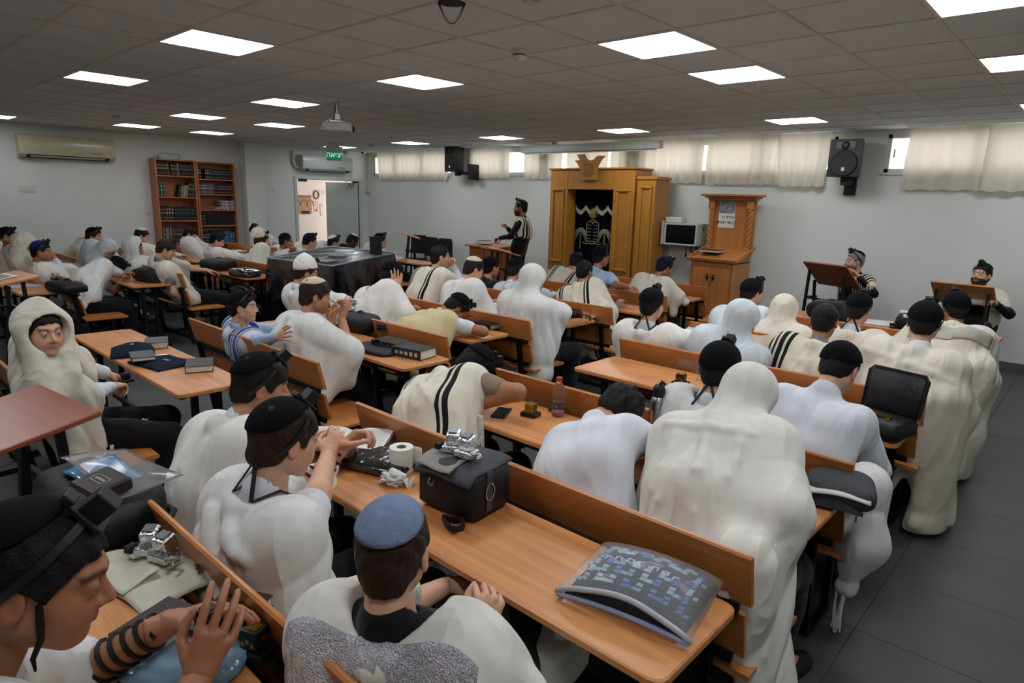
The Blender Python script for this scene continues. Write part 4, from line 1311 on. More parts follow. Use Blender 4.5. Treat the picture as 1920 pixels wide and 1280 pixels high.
def solve(S, T, l1, l2, hint):
    S = np.asarray(S, float); T = np.asarray(T, float); d = T-S; L = np.linalg.norm(d)
    if L > (l1+l2)*.995: T = S+d/L*(l1+l2)*.995; d = T-S; L = np.linalg.norm(d)
    n = d/L; a = (l1*l1-l2*l2+L*L)/(2*L); hh = math.sqrt(max(l1*l1-a*a, 1e-6))
    p = np.asarray(hint, float); p = p-n*(p@n); p /= (np.linalg.norm(p)+1e-9)
    return S+n*a+p*hh, T
PEOPLE = 0
def march(fn, O, D, far):
    """move points along D until they meet the surface fn"""
    O = O.copy(); t = np.zeros(len(O)); live = np.ones(len(O), bool)
    d = np.ones(len(O))
    for _ in range(26):
        d = fn(O.astype(f32)); live = (d > .002) & (t < far)
        st = np.where(live, np.minimum(d*.85, far-t+1e-4), 0)
        t += st; O = O+st[:, None]*D
    return O, d < .01
def person(label, head, hip, face=0, hyaw=0, hpitch=5, hroll=0, s=1.0, skin='olive', hair='dark', hstyle='short', kip=None, tef=False,
           shirt='white', sleeve='long', tallit=None, armR=None, armL=None, beard=None, glasses=False, peyot=False, stand=False, bow=.04, trousers=True, straps=False, band=None, twist=0, group='people in prayer shawls', hscale=1.0, shoes=True, lum=None, kargs=None, legs=None):
    """head = (px, py, z) seen through the lens; hip = world (x, y); face in degrees turned left from +Y"""
    global PEOPLE; PEOPLE += 1
    seed = PEOPLE*7+1
    Hw = at(*head) if len(head) == 3 else np.array(head[1:])
    dist = np.linalg.norm(Hw-CAM)
    t = thing('person', label, 'person', (hip[0], hip[1], 0), math.radians(face), group)
    a = math.radians(face); ca, sa = math.cos(a), math.sin(a)
    def toL(p):
        p = np.asarray(p, float); dx, dy = p[0]-hip[0], p[1]-hip[1]
        return np.array([ca*dx+sa*dy, -sa*dx+ca*dy, p[2]])
    H = toL(Hw)
    hz = .54 if not stand else .93*s
    h0 = np.array([0, 0, hz])
    hs = s*hscale*(1.0 if beard else .95)
    hood_open = None
    if tallit and tallit.get('style') == 'hood':
        if tallit.get('face'): hstyle = 'short'
        else: hair = None
    Rh = rotm(math.radians(hyaw), math.radians(hpitch), math.radians(hroll))
    # neck base sits under the head, pulled towards the hips
    nb = H+Rh@np.array([0, -.045, -.13])*hs
    nb = nb+(h0-nb)/np.linalg.norm(h0-nb)*.045
    N_ = nb
    sp = N_-h0; Ls = np.linalg.norm(sp); uv = sp/Ls
    rv = np.array([math.cos(math.radians(twist)), math.sin(math.radians(twist)), 0]); rv = rv-uv*(rv@uv); rv /= np.linalg.norm(rv)
    fv = np.cross(uv, rv); 
    m0 = h0+sp*.5-fv*bow
    Sc = N_-uv*.055*s-fv*.01
    SW = .165*s
    SR, SL = Sc+rv*SW, Sc-rv*SW
    uv2 = (Sc-m0)/np.linalg.norm(Sc-m0)
    low = Sc-uv2*.09*s
    def armdef(side): return (side*.11, .40, .80, 'relaxed')
    arms = []
    for side, S_, A in ((1, SR, armR), (-1, SL, armL)):
        A = A or armdef(side)
        if A[0] == 'px': T = toL(at(A[1], A[2], A[3])); rest_ = A[4:]
        elif A[0] == 'w': T = toL(A[1:4]); rest_ = A[4:]
        else: T = np.array(A[:3], float); rest_ = A[3:]
        kind = rest_[0] if len(rest_) > 0 else 'relaxed'
        hint = rest_[1] if len(rest_) > 1 and rest_[1] is not None else (side*.7, -.35, -1)
        up = rest_[2] if len(rest_) > 2 else (0, 0, 1)
        fw = rest_[3] if len(rest_) > 3 else None
        E_, W_ = solve(S_, T, .275*s, .25*s, hint)
        arms.append((side, S_, E_, W_, kind, up, fw))
    def torso(P, e):
        d = None
        for k in (-1, 1):
            o = rv*.072*k*s
            q = smin(cap(P, h0+o*1.15, m0+o, .112*s+e, .100*s+e), cap(P, m0+o, low+o, .100*s+e, .112*s+e), .05)
            d = q if d is None else smin(d, q, .06)
        return smin(d, cap(P, SL+rv*.02, SR-rv*.02, .058*s+e), .07)
    legJ = []
    for k in (-1, 1):
        if stand: J = (np.array([k*.09*s, 0, .9*s]), np.array([k*.1*s, .01, .48*s]), np.array([k*.11*s, -.02, .08]), np.array([k*.13*s, .14, .05]))
        else:
            ko = (legs or {}).get(k, (0, 0, 0))
            J = (np.array([k*.09*s, .02, .535]), np.array([k*.13*s+ko[0], .43*s+ko[1], .50+ko[2]]), np.array([k*.13*s+ko[0], .40*s+ko[1], .085]), np.array([k*.15*s+ko[0], .56*s+ko[1], .05]))
        legJ.append(J)
    def armd(P, e, upto=1.0):
        d = None
        for (side, S_, E_, W_, *_r) in arms:
            q = cap(P, S_, S_+(E_-S_)*min(1, upto*2), .050*s+e, .043*s+e)
            if upto > .5: q = smin(q, cap(P, E_, E_+(W_-E_)*(upto*2-1), .042*s+e, .029*s+e), .02)
            d = q if d is None else np.minimum(d, q)
        return d
    def neck(P, r): return cap(P, Sc+uv*.01, H+Rh@np.array([0, -.03, -.06])*hs, r*1.1, r)
    # ---- body: one figure from head to feet
    hb = float(np.clip(.0042*dist, .0115, .028))
    def body(P):
        d = smin(torso(P, -.012), armd(P, 0), .03)
        d = smin(d, neck(P, .049*s), .02)
        for J in legJ:
            d = smin(d, smin(cap(P, J[0], J[1], .08*s, .058*s), smin(cap(P, J[1], J[2], .056*s, .038*s), cap(P, J[2], J[3], .04, .03), .02), .03), .03)
        return d
    pts = np.array([h0, N_, SR, SL]+[q for A in arms for q in A[2:4]]+[j for J in legJ for j in J])
    lo, hi = pts.min(0)-.18, pts.max(0)+.18
    lo[2] = max(lo[2], -.005)
    V, Q = nets(body, lo, hi, hb)
    cols = [np.ones((len(V), 3))]; Vs = [V]; Qs = [Q]; n = len(V)
    hv, hq, hc, ev, ef, ec = head_mesh(.0042 if dist < 3.6 else .007)
    Vs.append(hv@(Rh.T)*hs+H); Qs.append(hq+n); cols.append(hc); n += len(hv)
    Vs.append(ev@(Rh.T)*hs+H); Qs.append(np.array([q for q in ef if len(q) == 4])+n); cols.append(ec); n += len(ev)
    for (side, S_, E_, W_, kind, up, fw) in arms:
        v, q = hand_mesh(kind, .0042 if dist < 3.6 else .007)
        v = v*s*.98
        if side < 0: v = v*np.array([-1, 1, 1]); q = q[:, ::-1]
        y = (W_-E_) if fw is None else np.asarray(fw, float)
        y = y/np.linalg.norm(y); z = np.asarray(up, float); z = z-y*(z@y); z /= np.linalg.norm(z)+1e-9; x = np.cross(y, z)
        Rm = np.stack([x, y, z], 1)
        Vs.append(v@Rm.T+W_); Qs.append(q+n); cols.append(np.ones((len(v), 3))*np.array([1.0, .95, .93])); n += len(v)
    col = np.concatenate(cols); col = np.concatenate([col, np.ones((len(col), 1))], 1)
    me = np_mesh('body', np.concatenate(Vs), np.concatenate(Qs), None, col); me.materials.append(skin_mat(skin))
    bo = bpy.data.objects.new('body', me); link(bo, t)
    # ---- clothes
    def rest_of(V):
        q = V-Sc
        return np.stack([q@rv, q@fv, q@uv], 1)
    def cl(name, fn, h, mat, blo, bhi, it=1):
        V, Q = nets(fn, blo, bhi, h)
        if not len(V): return None
        V = relax(V, Q, it)
        me = np_mesh(name, V, Q, rest_of(V)); me.materials.append(mat)
        o = bpy.data.objects.new(name, me); return link(o, t)
    hc_ = float(np.clip(.0034*dist, .009, .028))
    up2 = {'long': .97, 'short': .30, 'mid': .62}[sleeve]
    nk = N_+uv*.03
    def shirtf(P):
        d = torso(P, .017 if not tallit else .010)
        d = smin(d, armd(P, (.014 if not tallit else .009) if sleeve != 'short' else .016, up2), .05)
        d = d+.005*wav(P, seed, 26, 5)*np.clip(1, 0, 1)
        d = smin(d, cap(P, Sc, N_+uv*.028, .070*s, .066*s), .03)
        d = smax(d, -cap(P, N_-uv*.01+fv*.012, H, .055*s, .07), .006)
        d = smax(d, -(P@uv.astype(f32)-(h0@uv)+.10), .02)
        return d
    blo, bhi = pts.min(0)-.2, pts.max(0)+.2
    if shirt is not None:
        cl('shirt', shirtf, hc_, SHIRTS[shirt], blo, bhi)
    if trousers:
        def trf(P):
            d = smin(cap(P, h0-rv*.08, h0+rv*.08, .125*s), cap(P, h0+uv*.06-rv*.08, h0+uv*.06+rv*.08, .115*s), .03)
            for J in legJ: d = smin(d, smin(cap(P, J[0], J[1], .096*s, .074*s), cap(P, J[1], J[2]+(0, 0, .02), .070*s, .058*s), .03), .03)
            d = d+.006*wav(P, seed+5, 24, 4)
            return smax(d, -(P[:, 2]-.07), .01)
        cl('trousers', trf, max(.015, hc_*1.25), TROUS, np.minimum(blo, (-.4, -.2, 0)), np.array([.45, .8, hz+.3]))
        if shoes and dist < 9:
            for J in legJ:
                m = MB(); d = J[3]-J[2]
                def sf(P, J=J): 
                    q = smin(cap(P, J[2]+(0, -.03, -.02), J[3]+(0, .03, -.012), .052, .04), cap(P, J[2]+(0, 0, 0), J[2]+(0, 0, .03), .05), .02)
                    return smax(q, -(P[:, 2]-.003), .006)
                Vv, Qv = nets(sf, np.minimum(J[2], J[3])-.12, np.maximum(J[2], J[3])+.13, .011)
                if len(Vv):
                    me = np_mesh('shoe', Vv, Qv); me.materials.append(SHOE); link(bpy.data.objects.new('shoe', me), t)
    # ---- head gear, shares meshes between people
    def onhead(name, me, parent=t, sc=1.0):
        o = bpy.data.objects.new(name, me); link(o, parent)
        M_ = Matrix.Translation(Vector(H)) @ Matrix([list(r) for r in Rh]).to_4x4() @ Matrix.Scale(hs*sc, 4)
        if parent is t: o.matrix_local = M_
        return o
    if hair: onhead('hair', hair_mesh(hstyle, .0045 if dist < 3.6 else .008, hair_mat(hair)))
    if beard: onhead('beard', hair_mesh('beard', .0045 if dist < 3.6 else .0065, hair_mat(beard)))
    if kip:
        ka = {'ang': 62, 'tilt': 22, 'peak': 0.0}; ka.update(kargs or {})
        onhead('skullcap', kip_mesh(kip, ka['ang'], ka['tilt'], ka['peak'], .018 if hstyle in ('short', 'long') else .022))
    if tef:
        tm = tefillin_meshes()
        b = onhead('head_tefillin', tm['base'])
        for kx in ('box', 'strap'):
            o = bpy.data.objects.new('tefillin_'+kx, tm[kx]); link(o, b)
    if glasses: onhead('glasses', glasses_mesh())
    if peyot:
        m = MB()
        for sd in (1,):
            m.tube([(sd*.073, .022, -.0), (sd*.076, .03, -.03), (sd*.070, .034, -.06), (sd*.074, .03, -.09), (sd*.068, .036, -.115)], [.005, .006, .005, .004, .002], 6)
        me = m.mesh('sidelocks'); me.materials.append(hair_mat('black')); onhead('sidelocks', me)
    if straps:
        m = MB()
        kn = H+Rh@np.array([0, -.085, -.05])*hs
        for k in (-1, 1):
            p1 = N_+rv*k*.06+uv*.03-fv*.07; p2 = Sc+rv*k*.09+fv*.10+uv*.03; p3 = Sc+rv*k*.08+fv*.17-uv*.14
            prev = kn
            path = [Vector(kn), Vector(p1), Vector((p1+p2)/2+uv*.035), Vector(p2), Vector(p3)]
            for i in range(len(path)-1): m.bar(path[i], path[i+1], .012, .004, tuple(uv))
        obj('tefillin_tails', m, LEATHER, t)
    # ---- straps wound on the arm
    if lum:
        for side in lum:
            A = [q for q in arms if q[0] == side][0]; E_, W_ = A[2], A[3]
            dr = (W_-E_); Lf = np.linalg.norm(dr); dr /= Lf
            x = np.cross(dr, (0, 0, 1.)); x /= np.linalg.norm(x)+1e-9; y = np.cross(dr, x)
            m = MB(); path = []
            for k in range(7*14+1):
                w_ = k/14; f_ = .12+.8*w_/7; r_ = (.042+(.029-.042)*f_)*s+.004
                an = 2*PI*w_
                path.append(E_+dr*Lf*f_+(x*math.cos(an)+y*math.sin(an))*r_)
            m.tube(path, .0055, 4)
            obj('arm_strap', m, LEATHER, t)
    # ---- the prayer shawl
    if tallit:
        T = dict(style='shawl', mat='cream', bot=.47, A=.014, e=.028, hang=(), open=.045, arms=(.5, .5), front=True, collar=True, nf=5.0, vneck=.066, drop=.2, wide=.19, rolls=(), cape=True)
        T.update(tallit)
        hood = T['style'] == 'hood'
        A_ = T['A']
        back = [(SR-fv*.02+rv*.0, np.array([T['wide']*s, -.05, T['bot']+.06]), .075), (SL-fv*.02, np.array([-T['wide']*s, -.05, T['bot']+.06]), .075), (m0-fv*.04, np.array([0, -.05, T['bot']+.06]), .085)] if T['style'] != 'scarf' else []
        RhT = Rh.astype(f32)
        CH = []
        def folds(P):
            q = P-Sc.astype(f32); qx = q@rv.astype(f32); qy = q@fv.astype(f32); qz = q@uv.astype(f32)
            th = np.arctan2(qx, -qy+.03)
            w_ = wav(P, seed, 6, 4)
            ph = T['nf']*th+1.8*w_+2.2*qz
            ri = np.abs(np.sin(ph))**.7
            g = np.clip((-qz+.06)/.28, .3, 1)
            d2 = np.abs(np.sin(wav(P, seed+3, 7, 4)*2.0+qz*8+qx*5))**.7
            return A_*((.6-ri)*g+.7*(.6-d2))*np.clip(1-qz/.12, .2, 1)
        def tal(P):
            d = torso(P, T['e'])
            for (side, S_, E_, W_, *_r) in arms:
                up_ = T['arms'][0 if side > 0 else 1]
                if up_ <= 0: continue
                q = cap(P, S_, S_+(E_-S_)*min(1, up_*2), .074*s, .072*s)
                if up_ > .5: q = smin(q, cap(P, E_, E_+(W_-E_)*(up_*2-1), .068*s, .056*s), .05)
                if T['drop'] > 0 and T['style'] != 'scarf':          # cloth hanging from the arm
                    for f_ in ((.55, 1.0) if up_ <= .5 else (.6, 1.0, 1.5)):
                        if f_ > up_*2+.01: continue
                        p_ = S_+(E_-S_)*min(1, f_)+(W_-E_)*max(0, f_-1)
                        e_ = p_.copy(); e_[2] = max(T['bot']+.03, p_[2]-T['drop']); e_[:2] = e_[:2]*.96
                        q = smin(q, cap(P, p_, e_, .055*s, .045*s), .07)
                if T['cape'] and up_ >= .45 and T['style'] != 'scarf':
                    e_ = np.array([E_[0]*.95, E_[1]*.45-.03, max(T['bot']+.05, E_[2]-.32)])
                    q = smin(q, cap(P, E_, e_, .06*s, .055*s), .09)
                    q = smin(q, cap(P, (S_+E_)/2, (e_+np.array([S_[0], -.05, e_[2]]))/2, .06*s, .06*s), .09)
                d = smin(d, q, .11)
            for (p, q, r) in back: d = smin(d, cap(P, p, q, r, r), .09)
            for (p, q, r, r2) in T['hang']: d = smin(d, cap(P, p, q, r, r2), .07)
            if T['collar'] and not hood:
                for k in (-1, 1):
                    d = smin(d, cap(P, Sc+rv*.13*k*s+uv*.035+fv*.03, Sc-fv*.075+uv*.055, .038), .03)
            if hood:
                L = (P-H.astype(f32))@RhT/f32(hs)
                dh = ell(L, CRC+np.array([0, -.012, 0]), CRR+(np.array([.045, .046, .036]) if T.get('face') else np.array([.032, .036, .028])))*hs
                dh = smin(dh, cap(P, H+Rh@np.array([0, -.035, -.02])*hs, Sc-fv*.03, .078*s, .10*s), .05)
                for S_ in (SR, SL): dh = smin(dh, cap(P, H+Rh@np.array([0, -.03, -.03])*hs, Sc+(S_-Sc)*.7, .05*s, .05*s), .06)
                if T.get('face'):
                    for k in (-1, 1): dh = smin(dh, cap(P, H+Rh@np.array([k*.088, .01, .03])*hs, H+Rh@np.array([k*.07, .075, -.2])*hs, .036, .05), .05)
                    dh = smin(dh, cap(P, H+Rh@np.array([0, -.03, .13])*hs, H+Rh@np.array([0, .02, .158])*hs, .03, .016), .06)
                d = smin(d, dh, .06)
            d = d+folds(P)
            for (pa, pb, r, r2) in CH: d = smin(d, cap(P, pa, pb, r, r2), .016)
            q = P-Sc.astype(f32); qx = q@rv.astype(f32); qy = q@fv.astype(f32); qz = q@uv.astype(f32)
            if T['front']:
                wo = T['open']+.14*np.clip(-qz/.5, 0, 1)
                d = smax(d, -np.maximum(np.maximum(np.abs(qx)-wo, .02-qy), qz-.03), .02)
            if hood:
                L = (P-H.astype(f32))@RhT/f32(hs)
                d = smax(d, -cap(L, (0, .066, .012 if T.get('face') else -.02), (0, .36, -.02), .092 if T.get('face') else .076, .15)*hs, .012)
            else:
                d = smax(d, -cap(P, N_-uv*.045+fv*.02, H+Rh@np.array([0, -.0, .05])*hs, T['vneck'], .12), .015)
            if T['style'] == 'scarf':
                d = smax(d, -(qz+T.get('len', .12)+.25*np.clip(qy, 0, .2)), .02)
            return smax(d, T['bot']-P[:, 2], .012)
        # raised cloth edges and long creases laid over the back
        R_ = random.Random(seed+9)
        rolls = list(T['rolls'])
        if dist < 7.5 and T['style'] != 'scarf':
            for k in range(3):
                x0 = R_.uniform(-.14, .14); x1 = x0+R_.uniform(-.16, .16)
                rolls.append(((x0, 0, R_.uniform(-.06, .02)), (x1, 0, R_.uniform(-.42, -.25)), R_.uniform(.011, .017)))
        tmp = []
        if rolls:
            O = np.array([Sc+rv*(p[0]+(q[0]-p[0])*k/4+.02*math.sin(k*.75+seed))*s+uv*(p[2]+(q[2]-p[2])*k/4)*s-fv*.45 for (p, q, r) in rolls for k in range(5)])
            O, hit = march(tal, O, fv, .5)
            for j, (p, q, r) in enumerate(rolls):
                pts_ = [(O[j*5+k]+fv*.005, r*(1-.6*abs(k/4-.35))) for k in range(5) if hit[j*5+k]]
                tmp += [(pts_[k][0], pts_[k+1][0], pts_[k][1], pts_[k+1][1]) for k in range(len(pts_)-1)]
        CH.extend(tmp)
        ex = [q for (p, r, *_x) in T['hang'] for q in (p, r)]
        pp = np.array([h0, N_, SR, SL]+[A[2] for A in arms]+[A[3] for A in arms]+([H] if hood else [])+[np.asarray(e_, float) for e_ in ex])
        blo, bhi = pp.min(0)-.27, pp.max(0)+.25
        blo[2] = T['bot']-.03
        tm_ = TAL[T['mat']]
        to = cl('prayer_shawl', tal, float(np.clip(.0031*dist, .0085, .02)), tm_, blo, bhi, 1)
        if band and to:
            bm, z0, z1, xr = band
            nu_, nv_ = 34, 8
            U, W_2 = np.meshgrid(np.linspace(0, 1, nu_+1), np.linspace(0, 1, nv_+1), indexing='ij')
            X_ = (xr*(2*U-1)).ravel()[:, None]; Vv = W_2.ravel()[:, None]
            if z0 > 0:                  # laid over the shoulders from above
                O = Sc+rv*X_-fv*(z0+(z1-z0)*Vv)+np.array([0, 0, .35]); Dr = np.array([0, 0, -1.]); far = .5
            else:
                O = Sc+rv*X_+uv*(z1+(z0-z1)*Vv)-fv*.5; Dr = fv; far = .55
            O, hit = march(tal, O, Dr, far)
            O = (O-Dr*.007).reshape(nu_+1, nv_+1, 3)
            g = MB().grid(lambda u, v: tuple(O[int(round(u*nu_)), int(round(v*nv_))]), nu_, nv_, -.005)
            me = g.mesh('shawl_band'); a_ = me.attributes.new('rest', 'FLOAT_VECTOR', 'POINT')
            a_.data.foreach_set('vector', np.asarray(rest_of(np.array(g.v)), f32).ravel()); me.materials.append(bm); me.shade_smooth()
            o = bpy.data.objects.new('neck_band', me); link(o, to)
        if T.get('fringe') and to:
            r_ = random.Random(seed)
            for fx in T['fringe']:
                m = MB()
                for k in range(5):
                    p = Vector(fx)+Vector((r_.uniform(-.02, .02), r_.uniform(-.02, .02), 0)); pts_ = [p]
                    for q in range(4): pts_.append(pts_[-1]+Vector((r_.uniform(-.012, .012), r_.uniform(-.012, .012), -.05)))
                    m.tube(pts_, [.005, .0045, .004, .004, .0035], 5)
                obj('fringe', m, TAL['white'], to)
    t['_H'] = [float(q) for q in H]
    return t
SHIRTS = {'white': cloth('white_shirt', '#d6d9de'), 'blue': cloth('light_blue_shirt', '#9db6d2'), 'black': cloth('black_jacket', '#0d0d10'), 'tan': cloth('taupe_tee', '#8a7764'), 'grey': cloth('grey_shirt', '#70737a'),
          'stripe': cloth('pinstripe_shirt', '#cfd3d8', [(.004+.016*k, .009+.016*k) for k in range(14)], 0, '#4a5568'), 'navy': cloth('navy_shirt', '#14182a'), 'dark': cloth('dark_shirt', '#121216')}
TAL = {'cream': cloth('cream_wool_shawl', '#d7d0be'), 'white': cloth('white_wool_shawl', '#d6d6d0'), 'ivory': cloth('ivory_wool_shawl', '#dad7cd'), 'yellow': cloth('straw_wool_shawl', '#cdbd92'), 'bluish': cloth('pale_blue_white_shawl', '#c9d2d6'),
       'blackstripe': cloth('black_striped_shawl', '#d3cbb4', [(.115, .14), (.155, .185), (.2, .215), (.235, .26), (.275, .29)], 0, '#0c0c10'),
       'sidestripe': cloth('side_striped_shawl', '#d3cdb9', [(.125, .137), (.15, .172)], 0, '#0c0c10'),
       'bluestripe': cloth('blue_striped_shawl', '#c9cdd4', [(.05, .07), (.085, .1), (.12, .16), (.175, .185)], 0, '#2d4a94')}
SEQ = mk('sequin_band', '#d3d6dc', .22, .55, .45, 260, bump=1.0, bscale=300)
BROC = mk('brocade_band', '#b9b6a8', .6, .25, .25, 150, bump=.8, bscale=200)
# ================================================================ bookcases, left wall and ceiling fittings
BX = XL+.30
def zpx(x, y, X=BX): return atX(x, y, X)[2]
by = [atX(288, 300, BX)[1], atX(366, 305, BX)[1], atX(439, 306, BX)[1]]
SHELF = [[zpx(325, q) for q in (329, 369, 413, 455)], [zpx(402, q) for q in (336, 364, 393, 422, 455)]]
CASES = []
for k in range(2):
    y0, y1 = by[k]+.005, by[k+1]-.005
    zt = zpx(320, 298) if k == 0 else zpx(402, 304)
    t = thing('bookcase', ('left' if k == 0 else 'right')+'-hand tall brown bookcase filled with holy books by the left wall', 'bookcase', (XL+.015, (y0+y1)/2, 0))
    hw = (y1-y0)/2
    m = MB(); m.lohi((0, -hw, 0), (.30, -hw+.03, zt), .003); m.lohi((0, hw-.03, 0), (.30, hw, zt), .003); obj('side_panel', m, WOOD_CASE, t); 
    obj('top_panel', MB().lohi((0, -hw+.03, zt-.03), (.30, hw-.03, zt), .003), WOOD_CASE, t)
    obj('back_panel', MB().lohi((0, -hw+.03, .08), (.012, hw-.03, zt-.03)), WOOD_CASE, t)
    obj('plinth', MB().lohi((.02, -hw+.03, 0), (.28, hw-.03, .08)), WOOD_CASE, t)
    for z in SHELF[k]+[.47]: obj('shelf', MB().lohi((.012, -hw+.03, z-.025), (.295, hw-.03, z), .003), WOOD_CASE, t)
    CASES.append((y0+.03, y1-.03, zt-.03))
BOOKS = {}
def book_mesh(col, lab):
    key = (col, lab)
    if key in BOOKS: return BOOKS[key]
    m = MB(); m.box((0, 0, .5), (1, .94, 1), None, .03); n = len(m.f)
    for z, h in ((.8, .08), (.55, .12), (.18, .05)): m.box((.5, 0, z), (.02, .6, h))
    me = m.mesh('book'); me.materials.append(mk('spine_'+col, col, .6, 0, .1)); me.materials.append(mk('lettering_'+lab, lab, .5, 0, .05))
    for i, p in enumerate(me.polygons): p.material_index = 1 if i >= n else 0
    BOOKS[key] = me
    return me
ORD = 'first second third fourth fifth sixth seventh eighth ninth tenth eleventh twelfth thirteenth fourteenth'.split()
def book_row(case, zs, ya, yb, n, cols, hs, label, group, lean=0.0, lab='#8d8466', seed=0):
    r_ = random.Random(seed); w_ = (yb-ya)/n; y = ya
    for k in range(n):
        c = cols[k % len(cols)]
        lb = lab[k % len(lab)] if isinstance(lab, list) else lab
        o = bpy.data.objects.new('book', book_mesh(c, lb)); link(o)
        h = hs*r_.uniform(.96, 1.03)
        o.location = (XL+.19, y+w_/2, zs+.001); o.scale = (.17, w_*.97, h)
        if lean: o.rotation_euler = (lean*r_.uniform(.8, 1.1), 0, 0)
        tag(o, label if n == 1 else label+', '+ORD[k]+' from left', 'book', group); y += w_
c0, c1 = CASES
S0, S1 = SHELF
def fr(c, a): return c[0]+(c[1]-c[0])*a
def gap(k, i):
    top = (CASES[k][2] if i == 0 else SHELF[k][i-1]-.025); return top-SHELF[k][i]
DK = ['#15100e', '#1a1512', '#120f14', '#201813']
book_row(c0, S0[0], fr(c0, .01), fr(c0, .30), 7, DK, gap(0, 0)*.86, 'black gold-lettered book, left end of top left shelf', 'books at the left of the top left shelf', lab='#a79a6a', seed=1)
book_row(c0, S0[0], fr(c0, .31), fr(c0, .36), 1, ['#4a3a30'], gap(0, 0)*.86, 'leaning brown book on the top left shelf', None, lean=.08)
book_row(c0, S0[0], fr(c0, .38), fr(c0, .56), 5, ['#2a1712', '#231410'], gap(0, 0)*.82, 'dark red gold-lettered book, middle of top left shelf', 'dark red books of the top left shelf', lab='#a79a6a', seed=2)
book_row(c0, S0[0], fr(c0, .565), fr(c0, .595), 1, ['#8d8672'], gap(0, 0)*.86, 'single pale spine on the top left shelf', None)
book_row(c0, S0[0], fr(c0, .60), fr(c0, .99), 9, ['#191a22', '#12161f', '#1a1c18'], gap(0, 0)*.84, 'dark volume, right end of top left shelf', 'volumes at the right of the top left shelf', lab='#6f6a4c', seed=3)
book_row(c0, S0[1], fr(c0, .02), fr(c0, .06), 1, ['#20241f'], gap(0, 1)*.6, 'dark book at the left end of the second left shelf', None)
book_row(c0, S0[1], fr(c0, .07), fr(c0, .13), 1, ['#2f6b3d'], gap(0, 1)*.62, 'bright green box on the second left shelf', None, lab='#a7c7a0')
book_row(c0, S0[1], fr(c0, .14), fr(c0, .21), 1, ['#4b4b52'], gap(0, 1)*.6, 'grey patterned book beside the green box', None)
book_row(c0, S0[1], fr(c0, .52), fr(c0, .60), 2, ['#12110f'], gap(0, 1)*.62, 'black book leaning left on the second left shelf', 'black leaning books', lean=-.22)
book_row(c0, S0[1], fr(c0, .60), fr(c0, .78), 5, ['#8f8a74', '#6f6a58', '#a5a08a', '#817b66'], gap(0, 1)*.6, 'pale slim leaning book, second left shelf', 'pale leaning books on the second left shelf', lean=-.18, seed=5)
book_row(c0, S0[1], fr(c0, .80), fr(c0, .97), 4, ['#17171b', '#2a2a2e'], gap(0, 1)*.78, 'tall dark album, right of second left shelf', 'tall dark albums on the second left shelf', lean=-.1, seed=6)
book_row(c0, S0[2], fr(c0, .03), fr(c0, .16), 3, ['#26221f', '#1a1716'], gap(0, 2)*.62, 'dark book at the left of the third left shelf', 'dark books of the third left shelf', seed=7)
book_row(c0, S0[2], fr(c0, .16), fr(c0, .38), 3, ['#3b2a26'], gap(0, 2)*.62, 'brown volume with pale oval, third left shelf', 'volumes with pale ovals', lab='#b8a89a', seed=8)
book_row(c0, S0[2], fr(c0, .39), fr(c0, .97), 11, ['#17141a', '#161a24', '#141414'], gap(0, 2)*.6, 'dark volume at the right of the third left shelf', 'volumes of the third left shelf', lab='#5f6068', seed=9)
book_row(c0, S0[3], fr(c0, .05), fr(c0, .28), 6, ['#77776f', '#2a2a28', '#8d8d85'], gap(0, 3)*.72, 'white and grey binder on the fourth left shelf', 'binders on the fourth left shelf', seed=10)
book_row(c0, S0[3], fr(c0, .3), fr(c0, .95), 12, ['#4a3626', '#23211f', '#3b2f2a', '#2c2c30'], gap(0, 3)*.74, 'brown mixed book on the fourth left shelf', 'mixed books on the fourth left shelf', seed=11)
book_row(c1, S1[0], fr(c1, .02), fr(c1, .10), 2, ['#0f0f10'], gap(1, 0)*.66, 'black book with white spine pattern, top right shelf', 'white patterned spines of the top right shelf', lab='#c9c9c4', seed=12)
book_row(c1, S1[0], fr(c1, .21), fr(c1, .36), 3, ['#111112'], gap(1, 0)*.68, 'black book with bold white spine, middle of top right shelf', 'bold white spines of the top right shelf', lab='#c9c9c4', seed=13)
book_row(c1, S1[0], fr(c1, .37), fr(c1, .96), 13, ['#1c1f1c', '#1a1c1e'], gap(1, 0)*.62, 'slim grey-black volume, right part of top right shelf', 'slim set of the top right shelf', lab='#7d8079', seed=14)
book_row(c1, S1[1], fr(c1, .02), fr(c1, .44), 9, ['#39463f', '#5a3432', '#2f6070', '#3f6f7c', '#6b3a4a', '#5a3f74', '#7c3f3c', '#4a5a48', '#384a74'], gap(1, 1)*.76, 'colourful spine, left half of second right shelf', 'colourful spines, left half', lab='#a9a9a0', seed=15)
book_row(c1, S1[1], fr(c1, .45), fr(c1, .97), 11, ['#17181c'], gap(1, 1)*.74, 'dark volume with coloured label, second right shelf', 'volumes with coloured labels', lab=['#b86a4a', '#4a7c9a', '#b84a4a', '#b8ab3a', '#5a9a5a'], seed=16)
for k in range(6):
    o = bpy.data.objects.new('book', book_mesh('#8f9296' if k % 2 else '#6d7076', '#c9c9c4')); link(o)
    o.location = (XL+.19, fr(c1, .8)+.012*(-1)**k, S1[2]+.001+k*.03); o.rotation_euler = (PI/2, 0, 0); o.location[1] += .15; o.scale = (.17, .03, .30); o.location[2] += .015
    tag(o, ('lowest', 'second lowest', 'third lowest', 'third highest', 'second highest', 'topmost')[k]+' grey paperback of the flat pile on third right shelf', 'book', 'flat pile of paperbacks')
